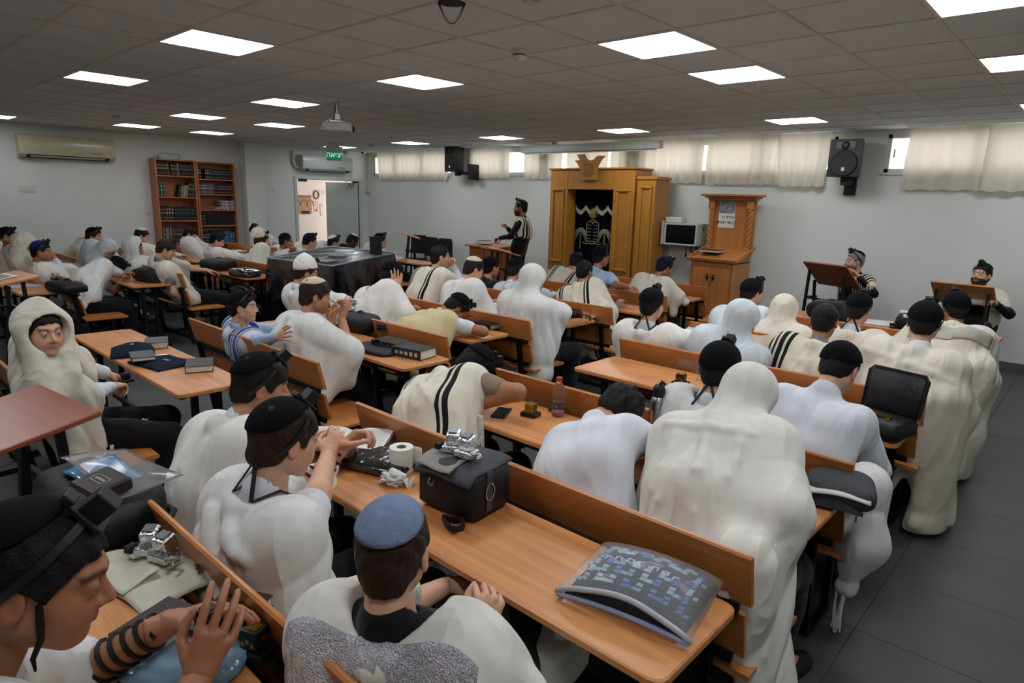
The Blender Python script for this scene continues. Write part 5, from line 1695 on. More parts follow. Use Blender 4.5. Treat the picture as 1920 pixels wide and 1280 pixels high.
for k in range(2):
    o = bpy.data.objects.new('book', book_mesh('#9d968a', '#c9c9c4')); link(o)
    o.location = (XL+.19, fr(c1, .55)+.14, S1[2]+.011+k*.022); o.rotation_euler = (PI/2, 0, .15*k); o.scale = (.15, .02, .26)
    tag(o, ('lower', 'upper')[k]+' pale booklet left of the flat pile on third right shelf', 'book', 'pale booklets')
book_row(c1, S1[3], fr(c1, .01), fr(c1, .16), 3, ['#1c1310'], gap(1, 3)*.8, 'ornate dark book at the left of the fourth right shelf', 'ornate books of the fourth right shelf', lab='#7c6a4a', seed=17)
book_row(c1, S1[3], fr(c1, .18), fr(c1, .97), 14, ['#120f0e', '#151110'], gap(1, 3)*.76, 'near-black set volume on the fourth right shelf', 'near-black set of the fourth right shelf', lab='#2c2723', seed=18)
book_row(c1, S1[4], fr(c1, .02), fr(c1, .26), 5, ['#1c1c1c', '#15181a'], gap(1, 4)*.62, 'black ledger on the lowest right shelf', 'black ledgers of the lowest right shelf', lab='#9a9a9a', seed=19)
book_row(c1, S1[4], fr(c1, .3), fr(c1, .62), 5, ['#1a1b20'], gap(1, 4)*.7, 'dark folder in the middle of the lowest right shelf', 'dark folders of the lowest right shelf', seed=20)
book_row(c1, S1[4], fr(c1, .64), fr(c1, .80), 4, ['#256b7c', '#2a7f8c'], gap(1, 4)*.68, 'teal volume on the lowest right shelf', 'teal volumes', lab='#2f5f6a', seed=21)
book_row(c1, S1[4], fr(c1, .81), fr(c1, .95), 2, ['#1f4a7c'], gap(1, 4)*.62, 'blue box file with white label on the lowest right shelf', 'blue box files', lab='#b9a9b0', seed=22)
p = atX(317, 295, BX-.1)  # bundle on the bookcase
pb = thing('plastic_bundle', 'crumpled clear plastic bundle on top of the left bookcase', 'plastic bag', (XL+.16, p[1], CASES[0][2]+.03))
def lump(sx, sy, sz, seed, nu=22, nv=12, amp=.12):
    m = MB(); m.sphere((0, 0, 0), 1, nu, nv); r_ = np.random.RandomState(seed)
    V = np.array(m.v); n = 1+amp*wav(V.astype(f32), seed, 4.0, 5); V = V*n[:, None]
    V = np.sign(V)*np.abs(V)**np.array([.55, .55, .7])*np.array([sx, sy, sz]); V[:, 2] = np.maximum(V[:, 2], -sz*.72)+sz*.72
    m.v = [tuple(q) for q in V]; return m
# (needs wav) fittings of the left wall, ceiling and doorway
obj('sheet', lump(.07, .19, .06, 3, amp=.25), mk('clear_film', '#9fb0b4', .15, 0, .1, spec=.6), pb, smooth=40)
obj('fold', MB().tube([(.06, -.15, .05), (.02, -.05, .1), (.03, .08, .09), (.05, .16, .03)], .008, 6), mk('clear_film2', '#c0cccf', .15, 0, 0), pb)
def aircon(label, X, pa, pb_, ztop, zbot, mat, glossy=True):
    a, b = atX(pa, ztop, X), atX(pb_, zbot, X)
    z1, z0 = atX((pa+pb_)/2, ztop, X)[2], atX((pa+pb_)/2, zbot, X)[2]
    L = b[1]-a[1]; H = z1-z0; D = X-XL
    t = thing('air_conditioner', label, 'air conditioner', (XL, (a[1]+b[1])/2, z0))
    prof = [(0, 0), (D*.55, 0), (D*.9, H*.14), (D, H*.35), (D, H*.82), (D*.9, H*.97), (D*.7, H), (0, H)]
    obj('casing', MB().add(*_ext_y(prof, -L/2, L/2)), mat, t, smooth=35)
    obj('air_outlet', MB().add(*_ext_y([(D*.56, H*.005), (D*.88, H*.135), (D*.92, H*.12), (D*.6, -H*.01)], -L/2+.1, L/2-.08)), mk('outlet_black', '#15140f', .7), t)
    obj('louvre', MB().box((D*.78, 0, H*.055), (D*.3, L-.3, .006), (0, -.35, 0)), mat, t)
    obj('end_panel', MB().add(*_ext_y([(0, .005), (D*.5, .005), (D*.93, H*.2), (D*.95, H*.8), (D*.65, H*.97), (0, H*.97)], L/2, L/2+.02)), mat, t)
    obj('badge', MB().box((D+.001, L/2-.28, H*.3), (.003, .16, .025)), mk('badge_grey', '#8c8a78', .5), t)
    return t, L, H
def _ext_y(poly, y0, y1):
    n = len(poly); v = [(x, y0, z) for x, z in poly]+[(x, y1, z) for x, z in poly]
    f = [tuple(range(n)), tuple(range(n, 2*n))[::-1]]+[(i, n+i, n+(i+1) % n, (i+1) % n) for i in range(n)]
    return v, f
aircon('old cream air conditioner high on the left wall', XL+.22, 33, 216, 256, 298, mk('aged_cream_plastic', '#bdb795', .28, 0, .05, coat=.4))
ac2, L2, H2 = aircon('newer white air conditioner above the doorway', XL+.22, 568, 661, 293, 322, mk('white_casing', '#b9bfbd', .3, 0, .03, coat=.3))
pi = MB(); pi.tube([(.05, -L2/2-.14, .42), (.05, -L2/2-.15, .2), (.05, -L2/2-.1, .08), (.08, -L2/2, .05)], .028, 8); obj('pipe_cover', pi, WHITEPL, ac2, smooth=True)
pi = MB(); pi.tube([(.1, L2/2-.1, .02), (.1, L2/2-.1, -.25), (.1, L2/2-.06, -.36), (.1, L2/2+.02, -.36), (.1, L2/2+.05, -.2), (.1, L2/2+.02, .0)], .012, 8); obj('drain_hose', pi, WHITEPL, ac2, smooth=True)
# cable sag and trunking in the corner
e0 = atY(732, 300, YF-.02)
ct = thing('corner_cabling', 'thin white cable and duct in the corner right of the white air conditioner', 'cable', (atY(688, 330, YF)[0], YF-.03, 0))
m = MB(); z1 = 2.6; z0 = atY(688, 356, YF)[2]; m.lohi((-.02, -.01, z0), (.02, .025, 2.55), .003); obj('duct', m, WHITEPL, ct)
obj('socket_box', MB().box((.06, .0, z0-.03), (.22, .07, .09), None, .008), WHITEPL, ct)
obj('sagging_cable', MB().tube([(-.02, -.02, 2.3), (-.15, -.25, 2.22), (-.3, -.6, 2.25), (-.38, -.75, 2.33)], .007, 6), WHITEPL, ct)
# exit sign hanging from the ceiling
p = at(627, 276, ZC); EX = -11.6
pe = atX(627, 291, EX)
ex = thing('exit_sign', 'green exit sign with white Hebrew lettering under the ceiling', 'exit sign', (EX, pe[1], pe[2]), math.radians(48))
obj('plate', MB().box((0, 0, 0), (.30, .02, .19), None, .004), mk('exit_green', '#0f7a56', .4, 0, 0, emis='#0f7a56', estr=.5), ex)
obj('rim', MB().box((0, .006, .0), (.315, .012, .205), None, .004), mk('exit_white', '#dfe9e4', .4, 0, 0), ex)
obj('housing', MB().box((0, .006, .135), (.32, .05, .06), None, .006), WHITEPL, ex)
text_mesh('יציאה'[::-1], .14, mk('exit_letters', '#f4fffa', .4, 0, 0, emis='#ffffff', estr=.6), ex, (0, -.0115, .005), (PI/2, 0, 0))
obj('hanger', MB().lohi((-.1, 0, .16), (.1, .012, ZC-pe[2])), WHITEPL, ex)
# projector on its pole
PJ = at(642, 190, ZC); XPJ = PJ[0]
pj = atX(634, 240, XPJ)
pr = thing('projector', 'white ceiling projector hanging on a short pole', 'projector', (XPJ, pj[1], pj[2]), math.radians(-38))
PW = mk('projector_white', '#b9bbaa', .4, 0, .04)
obj('casing', MB().box((0, 0, 0), (.40, .30, .10), None, .015), PW, pr)
obj('connector_panel', MB().box((-.06, -.151, -.005), (.15, .004, .05)), INK, pr)
obj('vent', MB().box((.14, -.151, .0), (.08, .004, .06)), mk('vent_grey', '#55564e', .6), pr)
obj('lens', MB().lathe([(.035, 0), (.035, .02), (.025, .022)], 16, (-.08, .15, 0), (-PI/2, 0, 0)), BLACKPL, pr)
obj('mount_plate', MB().box((0, 0, .065), (.16, .16, .02), None, .004), CHROME, pr)
obj('pole', MB().tube([(0, 0, .06), (0, 0, ZC-pj[2])], .016, 10), CHROME, pr)
obj('cable', MB().tube([(-.05, -.155, -.01), (-.15, -.2, .0), (-.17, -.17, .07), (-.05, -.05, .1), (-.02, -.03, .18), (-.03, -.02, ZC-pj[2]-.02)], .008, 6), BLACKPL, pr, smooth=True)
obj('clamp', MB().box((0, 0, .12), (.05, .06, .07), None, .006), CHROME, pr)
# detectors, sprinklers, camera
def detector(px, py, label, r=.05, h=.05, nm='smoke_detector', cat='smoke detector'):
    p = at(px, py, ZC); t = thing(nm, label, cat, (p[0], p[1], ZC-.001))
    obj('base', MB().lathe([(r, 0), (r, -h*.35), (r*.9, -h*.4)], 20), WHITEPL, t, smooth=40)
    obj('chamber', MB().lathe([(r*.75, -h*.4), (r*.8, -h*.6), (r*.5, -h*.95), (r*.2, -h)], 20), WHITEPL, t, smooth=40)
    obj('grille', MB().lathe([(r*.78, -h*.42), (r*.78, -h*.56)], 20), INK, t)
detector(974, 93, 'smoke detector left of the largest ceiling light', .055, .075)
detector(218, 215, 'small smoke detector on the left part of the ceiling', .055, .06)
detector(697, 270, 'round grey detector near the exit sign', .07, .07)
for (px, py, n) in ((238, 59, 'small round sprinkler plate left of the upper-left light panel'), (997, 4, 'round sprinkler plate at the top edge, above the smoke detector'), (558, 174, 'faint sprinkler plate above the projector')):
    p = at(px, py, ZC); t = thing('sprinkler_plate', n, 'sprinkler', (p[0], p[1], ZC-.001))
    obj('disc', MB().lathe([(.045, 0), (.045, -.004), (.035, -.008), (.012, -.01)], 20), TBAR, t, smooth=40); obj('stud', MB().lathe([(.01, -.01), (.006, -.016)], 10), CHROME, t)
p = at(847, 4, ZC)
cw = thing('ceiling_cable_loop', 'black cable loop hanging from a hole in the ceiling at the top edge', 'cable', (p[0], p[1], ZC-.002), math.radians(45))
obj('hole_rim', MB().lathe([(.07, 0), (.07, -.004), (.03, -.006)], 16), INK, cw)
obj('loop', MB().tube([(-.07+.14*i/12, 0, -.0-.10*math.sin(PI*i/12)) for i in range(13)], .006, 7), BLACKPL, cw, smooth=True)
pc = atY(683, 285, 9.3)
sc_ = thing('security_camera', 'small dome security camera in the corner by the leftmost curtain', 'security camera', (pc[0], 9.3, pc[2]+.02))
obj('bracket', MB().lohi((-.05, -.03, 0), (.05, .2, .05), .008), WHITEPL, sc_); obj('dome', MB().sphere((0, -.02, -.02), .055, 14, 10), WHITEPL, sc_, smooth=True); obj('lens', MB().sphere((.02, -.065, -.035), .028, 12, 8), INK, sc_, smooth=True)
p = atX(646, 285, XL+.05)
em_ = thing('emergency_lamp', 'small white fitting above the white air conditioner', 'wall fitting', (XL+.06, p[1], p[2]))
obj('arm', MB().lohi((-.06, -.02, -.02), (.03, .02, .02), .004), WHITEPL, em_); obj('lamp_head', MB().sphere((.05, 0, -.02), (.04, .04, .05), 12, 8), WHITEPL, em_, smooth=True)
def switch(px, py, label, w_=.12, h_=.08):
    p = atX(px, py, XL); t = thing('wall_socket', label, 'wall socket', (XL+.001, p[1], p[2]))
    obj('plate', MB().lohi((0, -w_/2, -h_/2), (.012, w_/2, h_/2), .003), WHITEPL, t); obj('rocker', MB().lohi((.012, -w_/4, -h_/4), (.017, w_/4, h_/4), .002), WHITEPL, t)
switch(52, 354, 'double wall socket plate under the cream air conditioner', .22, .1)
switch(513, 358, 'small wall switch left of the doorway', .07, .09)
switch(277, 399, 'dark wall socket at the left side of the bookcase', .08, .06)
# notices in the corridor
def poster(px0, py0, px1, py1, label, col, extra=None, nm='corridor_poster'):
    a, b = atX(px0, py0, XC+.01), atX(px1, py1, XC+.01)
    t = thing(nm, label, 'poster', (XC+.008, (a[1]+b[1])/2, (a[2]+b[2])/2))
    W, H = abs(b[1]-a[1]), abs(a[2]-b[2])
    obj('sheet', MB().lohi((-.005, -W/2, -H/2), (.004, W/2, H/2)), mk('sheet_'+col, col, .7, 0, .12, 6), t)
    if extra: extra(t, W, H)
def ex1(t, W, H):
    m = MB()
    for s in (-.45, 0, .42): m.tube([(.006, W*(s+.22*math.cos(a)), -H*.1+H*.35*math.sin(a)) for a in [PI*k/10 for k in range(11)]], .008, 5)
    obj('arch_drawing', m, mk('arch_brown', '#7c5a45', .8), t)
    obj('dark_rocks', MB().lohi((.003, -W*.2, -H*.5), (.007, W*.35, -H*.34)), mk('rock_brown', '#3a2a22', .9), t)
    obj('title_band', MB().lohi((.003, -W*.45, H*.38), (.007, W*.45, H*.43)), mk('arch_brown', '#7c5a45', .8), t)
poster(555, 365, 585, 401, 'brown poster with arches seen through the doorway', '#a8805f', ex1)
def frame2(t, W, H):
    m = MB().tube([(.006, W*.42*math.cos(a), H*.42*math.sin(a)) for a in [2*PI*k/16 for k in range(17)]], .02, 5); obj('flower_border', m, mk('flower_dark', '#6b5040', .8), t)
poster(587, 356, 598, 374, 'small notice with dark flower border in the corridor', '#c9b8ac', frame2)
poster(599, 353, 610, 368, 'small white two-column notice in the corridor', '#d4d2cc', lambda t, W, H: obj('columns', MB().lohi((.003, -W*.3, -H*.3), (.006, -W*.1, H*.3)).lohi((.003, W*.1, -H*.3), (.006, W*.3, H*.3)), mk('grey_print', '#a9a9a4', .8), t))
poster(588, 376, 597, 397, 'pink notice with red stroke in the corridor', '#d0a9a6', lambda t, W, H: obj('red_stroke', MB().box((.006, 0, -H*.35), (.004, W*.5, .03), (.7, 0, 0)), mk('red_print', '#a33a3a', .8), t))
poster(600, 382, 606, 404, 'narrow grey sign in the corridor', '#b9b5ac', lambda t, W, H: obj('sign_text', MB().lohi((.003, -W*.2, -H*.3), (.006, W*.2, H*.3)), mk('grey_print2', '#d9d9d4', .8), t))
poster(614, 366, 622, 387, 'white notice with black vertical lettering by the door leaf', '#d6d4cf', lambda t, W, H: obj('black_lettering', MB().lohi((.003, W*.1, -H*.3), (.006, W*.35, H*.35)), INK, t))
# ---- the covered reading table
TB = (np.array(at(530, 485, 1.0))[:2]+np.array(at(634, 500, 1.0))[:2]+np.array(at(720, 473, 1.1))[:2]+np.array(at(602, 462, 1.1))[:2])/4
tv = thing('covered_table', 'large reading table covered in black cloth and clear plastic sheet', 'table', (TB[0], TB[1], 0), math.radians(7))
BLK = mk('plastic_over_black', '#0b0c12', .16, 0, .3, 6, bump=1.0, bscale=7, spec=.8, coat=1.0)
TOPM = mk('plastic_top_sheen', '#3a3d42', .16, 0, .3, 4, bump=.35, bscale=12, spec=.6, coat=.6)  # grey sheen of the plastic put into the base colour
tw, td = 1.24, .98
def topz(y): return 1.05+.10*(y/td)
def per(u):
    u = (u % 1)*4; k = int(u); f_ = u-k
    c = [(-tw/2, -td/2), (tw/2, -td/2), (tw/2, td/2), (-tw/2, td/2), (-tw/2, -td/2)]
    return c[k][0]+(c[k+1][0]-c[k][0])*f_, c[k][1]+(c[k+1][1]-c[k][1])*f_
def skirt(u, v):
    x, y = per(u); l = math.hypot(x, y)
    o = v*.05+.022*v*math.sin(u*90)+.03*v*math.sin(u*37+2)
    z = topz(y)-v*(.72+.05*math.sin(u*23))
    return (x+x/l*o, y+y/l*o, z)
obj('cloth_skirt', MB().grid(skirt, 160, 14), BLK, tv, smooth=True)
obj('cloth_top', MB().grid(lambda u, v: (-tw/2+tw*u, -td/2+td*v, topz(-td/2+td*v)+.004*math.sin(u*19)*math.sin(v*13)), 30, 20, .02), TOPM, tv, smooth=True)
hemm = MB().tube([(*[q*1.01 for q in per(k/60)], topz(per(k/60)[1])+.004) for k in range(61)], .010, 6); obj('edge_piping', hemm, mk('clear_edge', '#9aa0a8', .15, 0, .3, 30), tv, smooth=True)
obj('oval_emblem', MB().tube([(.1+.13*math.cos(a), .02+.08*math.sin(a), topz(.02)+.008) for a in [2*PI*k/20 for k in range(21)]], .018, 6), mk('emblem_grey', '#8c8f92', .4), tv)
obj('paper_sheet', MB().box((.12, -.3, topz(-.3)+.008), (.55, .16, .004), (.1, 0, 0)), mk('sheet_grey', '#85888a', .4), tv)
lt_ = MB(); r_ = random.Random(2)
for k in range(26): lt_.box((-.1+k*.026, -td/2-.052, .62+r_.uniform(-.004, .004)), (.014, .004, r_.uniform(.02, .045)))
for k in range(30): lt_.box((-.2+k*.026, -td/2-.055, .54+.01*math.sin(k*2)), (.016, .004, .016))
obj('white_embroidery', lt_, mk('white_thread', '#c4c6c6', .8), tv)
lg = MB()
for sx in (-1, 1):
    for sy in (-1, 1): lg.lohi((sx*.5-.04, sy*.38-.04, 0), (sx*.5+.04, sy*.38+.04, .95))
obj('table_frame', lg, WOOD_CASE, tv)
pbx = at(742, 478, 1.08)
bo_ = thing('charity_box', 'dark upright box standing at the far end of the covered table', 'box', (pbx[0], pbx[1]-.3, 1.10))
obj('case', MB().lohi((-.06, -.05, 0), (.06, .05, .2), .004), mk('dark_box', '#1b1a1a', .4), bo_); obj('lid', MB().lohi((-.064, -.054, .2), (.064, .054, .215), .003), BLACKPL, bo_)
# ================================================================ the people, row by row
import time as _time
_t0 = _time.time()
DN = (0, 0, 1)
# ---- foreground
person('teenage boy in profile at the lower left corner, studying a black box in his hands', (72, 1084, 1.175), (-1.2, -.13), -6, -22, 16, s=1.02, hscale=1.04, skin='tan', hair='black', kip='black', kargs=dict(ang=52, tilt=36), tef=True, peyot=True, shirt='white', sleeve='short',
       armR=('px', 372, 1268, .88, 'relaxed', (.8, -.5, -.8), (.85, -.35, .1), (.0, .45, .9)), armL=('px', 318, 1168, .89, 'relaxed', (-.6, -.3, -.8), (-.3, .0, .9), (.25, 1, .15)), tallit=dict(mat='white', arms=(.5, .5), bot=.5), lum=(-1,))
person('boy with grey-blue skullcap seen from behind at the bottom centre', (738, 1034, 1.06), (-1.05, .94), 26, 8, 8, s=.97, skin='light', hair='brown', kip='grey', kargs=dict(ang=54, tilt=26), shirt='black', sleeve='short',
       armR=('px', 905, 1190, .80, 'fist', (.9, -.2, -.9), (.4, -.3, .8), (.1, .35, .95)), armL=(-.12, .33, .66), tallit=dict(mat='ivory', vneck=.10, bot=.47, arms=(.32, .5), rolls=[((-.16, -.08, .01), (-.02, -.12, -.03), .03)]), band=(SEQ, .10, .20, .22))
person('boy with black skullcap and tefillin, hands clasped over an open book', (534, 826, 1.09), (-1.66, .84), -2, 2, 12, skin='light', hair='brown', hstyle='fringe', kip='black', kargs=dict(ang=60, tilt=30), tef=True, straps=True, shirt='white', sleeve='short',
       armR=('px', 618, 850, .90, 'grip', (.7, -.1, -1), (.7, -.2, .4), (-.35, .7, .6)), armL=('px', 640, 840, .91, 'grip', (-.6, .3, -1), (-.7, -.1, .5), (.4, .6, .6)), tallit=dict(mat='white', arms=(.0, .5), vneck=.12, A=.016, rolls=[((-.10, -.10, .03), (.17, -.13, -.20), .035), ((-.14, -.11, -.04), (.15, -.14, -.30), .03), ((.03, -.10, .03), (.17, -.04, -.02), .03)]), lum=(-1,))
person('boy with black skullcap and tefillin behind the open-book reader, wrapped in a cream shawl', (490, 724, 1.09), (-2.2, .86), -4, -14, 14, skin='olive', hair='dark', hstyle='fringe', kip='black', kargs=dict(ang=58, tilt=30), tef=True, tallit=dict(mat='ivory', arms=(.8, .8)))
person('hooded boy on the left looking towards the camera, black box in his hands', (80, 622, 1.15), (-3.9, .86), -18, -58, 6, s=.96, skin='light', hair='dark', hstyle='fringe', shirt='white',
       armR=('px', 222, 724, .74, 'grip', (.8, -.4, -.7)), armL=('px', 206, 704, .76, 'grip', (-.7, -.3, -.7)), tallit=dict(style='hood', face=True, mat='cream', arms=(.62, .62), drop=.28, open=.02, fringe=[(.16, .24, .56), (.24, .14, .5), (.1, .3, .58)]), legs={1: (.05, 0, 0)})
# ---- right block, second row
person('boy in taupe tee asleep on the desk, shawl with two black stripes on his back', (890, 688, .93), (-2.18, 1.86), -6, -20, 52, skin='tan', hair='black', kip='black', tef=True, shirt='tan', sleeve='short', s=.98,
       armR=('px', 890, 762, .80, 'relaxed', (1.2, .2, -.1)), armL=('px', 880, 738, .80, 'relaxed', (-1, .3, -.1)), tallit=dict(mat='sidestripe', arms=(.0, .4), vneck=.12, fringe=[(.17, .14, .83), (.2, .1, .75)]), bow=.09)
person('curly-haired boy in white shirt asleep face down on the desk', (1160, 772, .90), (-1.28, 1.87), -4, -10, 62, skin='light', hair='dark', hstyle='curly', shirt='white', sleeve='mid', armR=('px', 1165, 812, .80, 'relaxed', (1.2, .1, -.05)), armL=(-.05, .46, .80, 'relaxed', (-1, .1, -.1)), bow=.10)
person('large hooded figure seen from behind, shawl falling to the bench', (1404, 748, 1.07), (-.86, 1.88), -6, -6, 36, s=1.04, hscale=.96, tallit=dict(style='hood', mat='ivory', arms=(.8, .8), bot=.2, drop=.45, A=.014, wide=.25, rolls=[((-.03, -.12, .06), (.05, -.17, -.45), .02), ((-.17, -.09, .0), (.16, -.1, -.02), .02)], hang=[((.20, -.05, .75), (.22, -.03, .26), .09, .08), ((.1, .15, .7), (.26, .12, .28), .08, .07)]), bow=.07)
# ---- right block, third row
person('boy seen from behind with black skullcap, white collar and tefillin knot at the nape', (1350, 692, 1.1), (-1.22, 2.79), 0, 0, 8, skin='light', hair='black', kip='black', kargs=dict(ang=80, tilt=28), tef=True, straps=True, shirt='white', tallit=dict(style='scarf', mat='white', len=.05, arms=(.15, .4), vneck=.09))
person('boy in plain white shirt with bowed head beside the open black suitcase', (1572, 692, 1.1), (-.86, 2.82), 0, -5, 36, skin='light', hair='black', kip='black', kargs=dict(ang=84, tilt=30), shirt='white', bow=.06)
# ---- right block, fourth row
person('boy with ears showing, shawl low on white shirt, left of the green-capped bottle', (1222, 572, 1.1), (-2.3, 4.10), 0, 0, 4, skin='light', hair='black', kip='black', kargs=dict(ang=70, tilt=22), tef=True, straps=True, shirt='white', tallit=dict(mat='ivory', vneck=.12, arms=(.6, .6)))
person('figure under a bluish white hood, leaning to the right', (1392, 602, 1.08), (-1.78, 4.10), -10, -14, 26, tallit=dict(style='hood', mat='bluish', arms=(.8, .8)))
person('dark-haired boy in a cream shawl with bold black stripes on the shoulders', (1545, 604, 1.1), (-1.3, 4.10), 0, 8, 16, skin='tan', hair='black', shirt='grey', tallit=dict(mat='blackstripe', arms=(.7, .7)))
person('boy with black skullcap in a cream shawl hanging to the floor at the aisle', (1733, 606, 1.17), (-.77, 4.10), 0, 6, 12, s=1.05, skin='light', hair='black', kip='black', kargs=dict(ang=82, tilt=26), tef=True, shirt='white',
       armL=(-.1, .4, .82), tallit=dict(mat='cream', bot=.03, arms=(.75, .75), vneck=.085, drop=.3, A=.018, rolls=[((-.2, -.08, .0), (.19, -.09, -.06), .022), ((-.02, -.1, .03), (-.06, -.16, -.3), .022)], hang=[((.24, .02, .8), (.24, .04, .08), .10, .09), ((.2, .16, .75), (.28, .18, .06), .08, .07), ((.16, -.06, .8), (.16, -.05, .45), .08, .08)], fringe=[(.3, .16, .2)]))
# ---- right block, fifth row
person('boy with black skullcap, teal trim on his white shawl, face turned right', (1410, 550, 1.1), (-2.12, 5.06), -6, -22, 10, skin='light', hair='dark', kip='black', kargs=dict(ang=80, tilt=26), tef=True, tallit=dict(mat='bluish', arms=(.6, .6)))
person('figure completely under a cream hood in the second front row', (1470, 586, 1.01), (-1.76, 5.06), 0, 0, 34, tallit=dict(style='hood', mat='cream', arms=(.8, .8)))
person('short-haired boy with black skullcap and strap tails down his nape', (1610, 580, 1.1), (-1.3, 5.06), 0, -8, 6, skin='light', hair='dark', kip='black', kargs=dict(ang=78, tilt=18), tef=True, straps=True, shirt='white', tallit=dict(mat='cream', vneck=.10, arms=(.7, .7)))
person('dark-haired boy at the aisle with silver shawl band, shawl trailing to the floor', (1790, 578, 1.13), (-.76, 5.08), 6, 26, 4, skin='tan', hair='black', kip='black', kargs=dict(ang=78, tilt=24), tef=True, tallit=dict(mat='cream', bot=.03, arms=(.75, .75), drop=.3, A=.02, hang=[((.24, .02, .8), (.22, .04, .07), .10, .09), ((.2, .16, .75), (.24, .2, .06), .08, .07), ((.16, .14, .95), (.22, .1, .7), .09, .1)]), band=(BROC, -.13, -.0, .24))
# ---- men by the front wall
person('grey-haired seated man resting his chin behind a red-brown reading stand', (1602, 490, 1.16), (-2.36, 9.02), 148, -16, 0, s=1.05, skin='light', hair='grey', kip='black', kargs=dict(ang=46, tilt=30), tef=True, beard='grey', shirt='black', tallit=dict(style='scarf', mat='blackstripe', len=.24, arms=(.25, .25), open=.06), armR=('px', 1588, 512, 1.05, 'relaxed', (.8, -.4, -.8)), armL=('w', -2.22, 8.66, 1.0, 'relaxed', (-.8, -.3, -.8)))
person('bearded man looking up at the far right behind a reading stand', (1840, 516, 1.12), (-1.02, 9.02), 168, -8, -6, s=1.05, skin='light', hair='dark', kip='black', kargs=dict(ang=46, tilt=30), tef=True, beard='beard', shirt='black', tallit=dict(style='scarf', mat='cream', len=.3, arms=(.15, .3), open=.07), armR=('px', 1812, 538, .98, 'relaxed', (.8, -.4, -.8)), armL=('px', 1866, 570, .86, 'grip', (-.8, -.3, -.8)))
person('man standing by the pulpit in black suit and striped shawl, hand raised', (976, 390, 1.665), (-7.42, 8.22), 118, 6, 0, s=1.06, skin='tan', hair='black', kip='black', kargs=dict(ang=54, tilt=28), tef=True, beard='beard', shirt='black', stand=True,
       armR=('w', *atY(950, 426, 8.08), 'fist', (.6, -.3, -1)), armL=(-.12, .30, 1.16, 'grip', (-.9, -.3, -.6)), tallit=dict(style='scarf', mat='blackstripe', bot=.55, arms=(.0, .0), open=.05, drop=0, len=.26, A=.008, vneck=.075), group='standing or wall-side men')
# ---- middle block
person('younger boy in light blue shirt with blue-striped scarf, arm around his neighbour', (456, 576, 1.03), (-4.36, 2.16), -14, -24, 2, s=.92, skin='light', hair='black', kip='black', kargs=dict(ang=66, tilt=24), tef=True, shirt='blue', armR=('px', 522, 631, .93, 'flat', (.3, -1, -.3), (.1, -1, .2)), tallit=dict(style='scarf', mat='bluestripe', len=.10, arms=(.1, .1), vneck=.07))
person('tousled boy with beige skullcap holding a tissue up in both hands', (592, 556, 1.13), (-3.86, 2.1), -10, -14, 10, skin='olive', hair='brown', hstyle='fringe', kip='cream', kargs=dict(ang=50, tilt=14), shirt='white', sleeve='short', armR=('px', 640, 596, 1.0, 'pinch', (.8, .2, -1), (.8, -.4, .3), (.1, .3, 1)), armL=('px', 622, 598, 1.0, 'pinch', (-.6, .3, -1), (-.8, -.3, .3), (.1, .3, 1)), tallit=dict(mat='white', arms=(.55, .55), vneck=.08))
person('boy with tall pointed white cap and tefillin in front of the covered table', (574, 512, 1.13), (-5.05, 3.12), -6, -12, 16, skin='olive', hair='dark', kip='white', kargs=dict(ang=86, tilt=20, peak=.05), tef=True, tallit=dict(mat='white', arms=(.7, .7)))
person('boy with black skullcap holding his head, cream shawl slipped off a light blue shirt', (736, 516, 1.12), (-4.5, 3.12), -10, -12, 26, skin='light', hair='black', kip='black', kargs=dict(ang=78, tilt=26), shirt='blue', armR=('px', 744, 544, 1.02, 'flat', (1, .3, -.6), (.9, -.2, -.2), (-.2, .1, 1)), tallit=dict(mat='ivory', vneck=.15, arms=(.5, .5)), bow=.07)
person('boy in pinstripe shirt asleep on the desk, straw-coloured shawl across his back', (856, 578, .94), (-3.78, 3.12), -12, -14, 56, skin='tan', hair='black', kip='black', kargs=dict(ang=72, tilt=24), tef=True, shirt='stripe', sleeve='short', armR=('px', 880, 612, .80, 'relaxed', (1.1, .4, -.1)), tallit=dict(mat='yellow', arms=(0, .4), vneck=.10, hang=[((-.05, -.1, .8), (.1, -.08, .52), .1, .1)]), bow=.1)
person('boy with glasses and clasped hands in a shawl with narrow black stripes', (826, 482, 1.21), (-5.0, 4.05), -10, -18, 0, skin='light', hair='black', glasses=True, armR=('px', 850, 498, 1.12, 'grip', (.7, .1, -1)), armL=('px', 845, 498, 1.12, 'grip', (-.6, .2, -1)), tallit=dict(mat='sidestripe', arms=(.5, .5)))
person('boy with cream skullcap bent over, wrapped in a plain white shawl', (888, 506, 1.14), (-4.36, 4.06), -8, -12, 22, skin='light', hair='dark', kip='cream', kargs=dict(ang=54, tilt=20), glasses=True, tallit=dict(mat='white', arms=(.9, .8)))
person('tall white hooded figure with black strap wound on the bare forearm', (1000, 526, 1.14), (-3.56, 4.1), -6, -4, 24, s=1.02, skin='tan', shirt='white', sleeve='short', armR=('px', 1118, 592, .80, 'relaxed', (.8, -.2, -.4)), lum=(1,), tallit=dict(style='hood', mat='white', arms=(.45, .7), bot=.3, hang=[((.14, -.1, .8), (.18, -.02, .38), .1, .11)]))
person('boy in dark shirt without shawl, seen from behind near the low reading stand', (921, 502, 1.04), (-5.1, 5.14), 0, -8, 6, skin='olive', hair='black', kip='black', kargs=dict(ang=84, tilt=26), shirt='navy')
person('boy with black skullcap behind the tall white hooded figure, facing the stand', (966, 506, 1.07), (-4.55, 5.14), 0, 4, 8, skin='olive', hair='dark', hstyle='fringe', kip='black', kargs=dict(ang=66, tilt=20), tallit=dict(mat='bluish', arms=(.6, .6)))
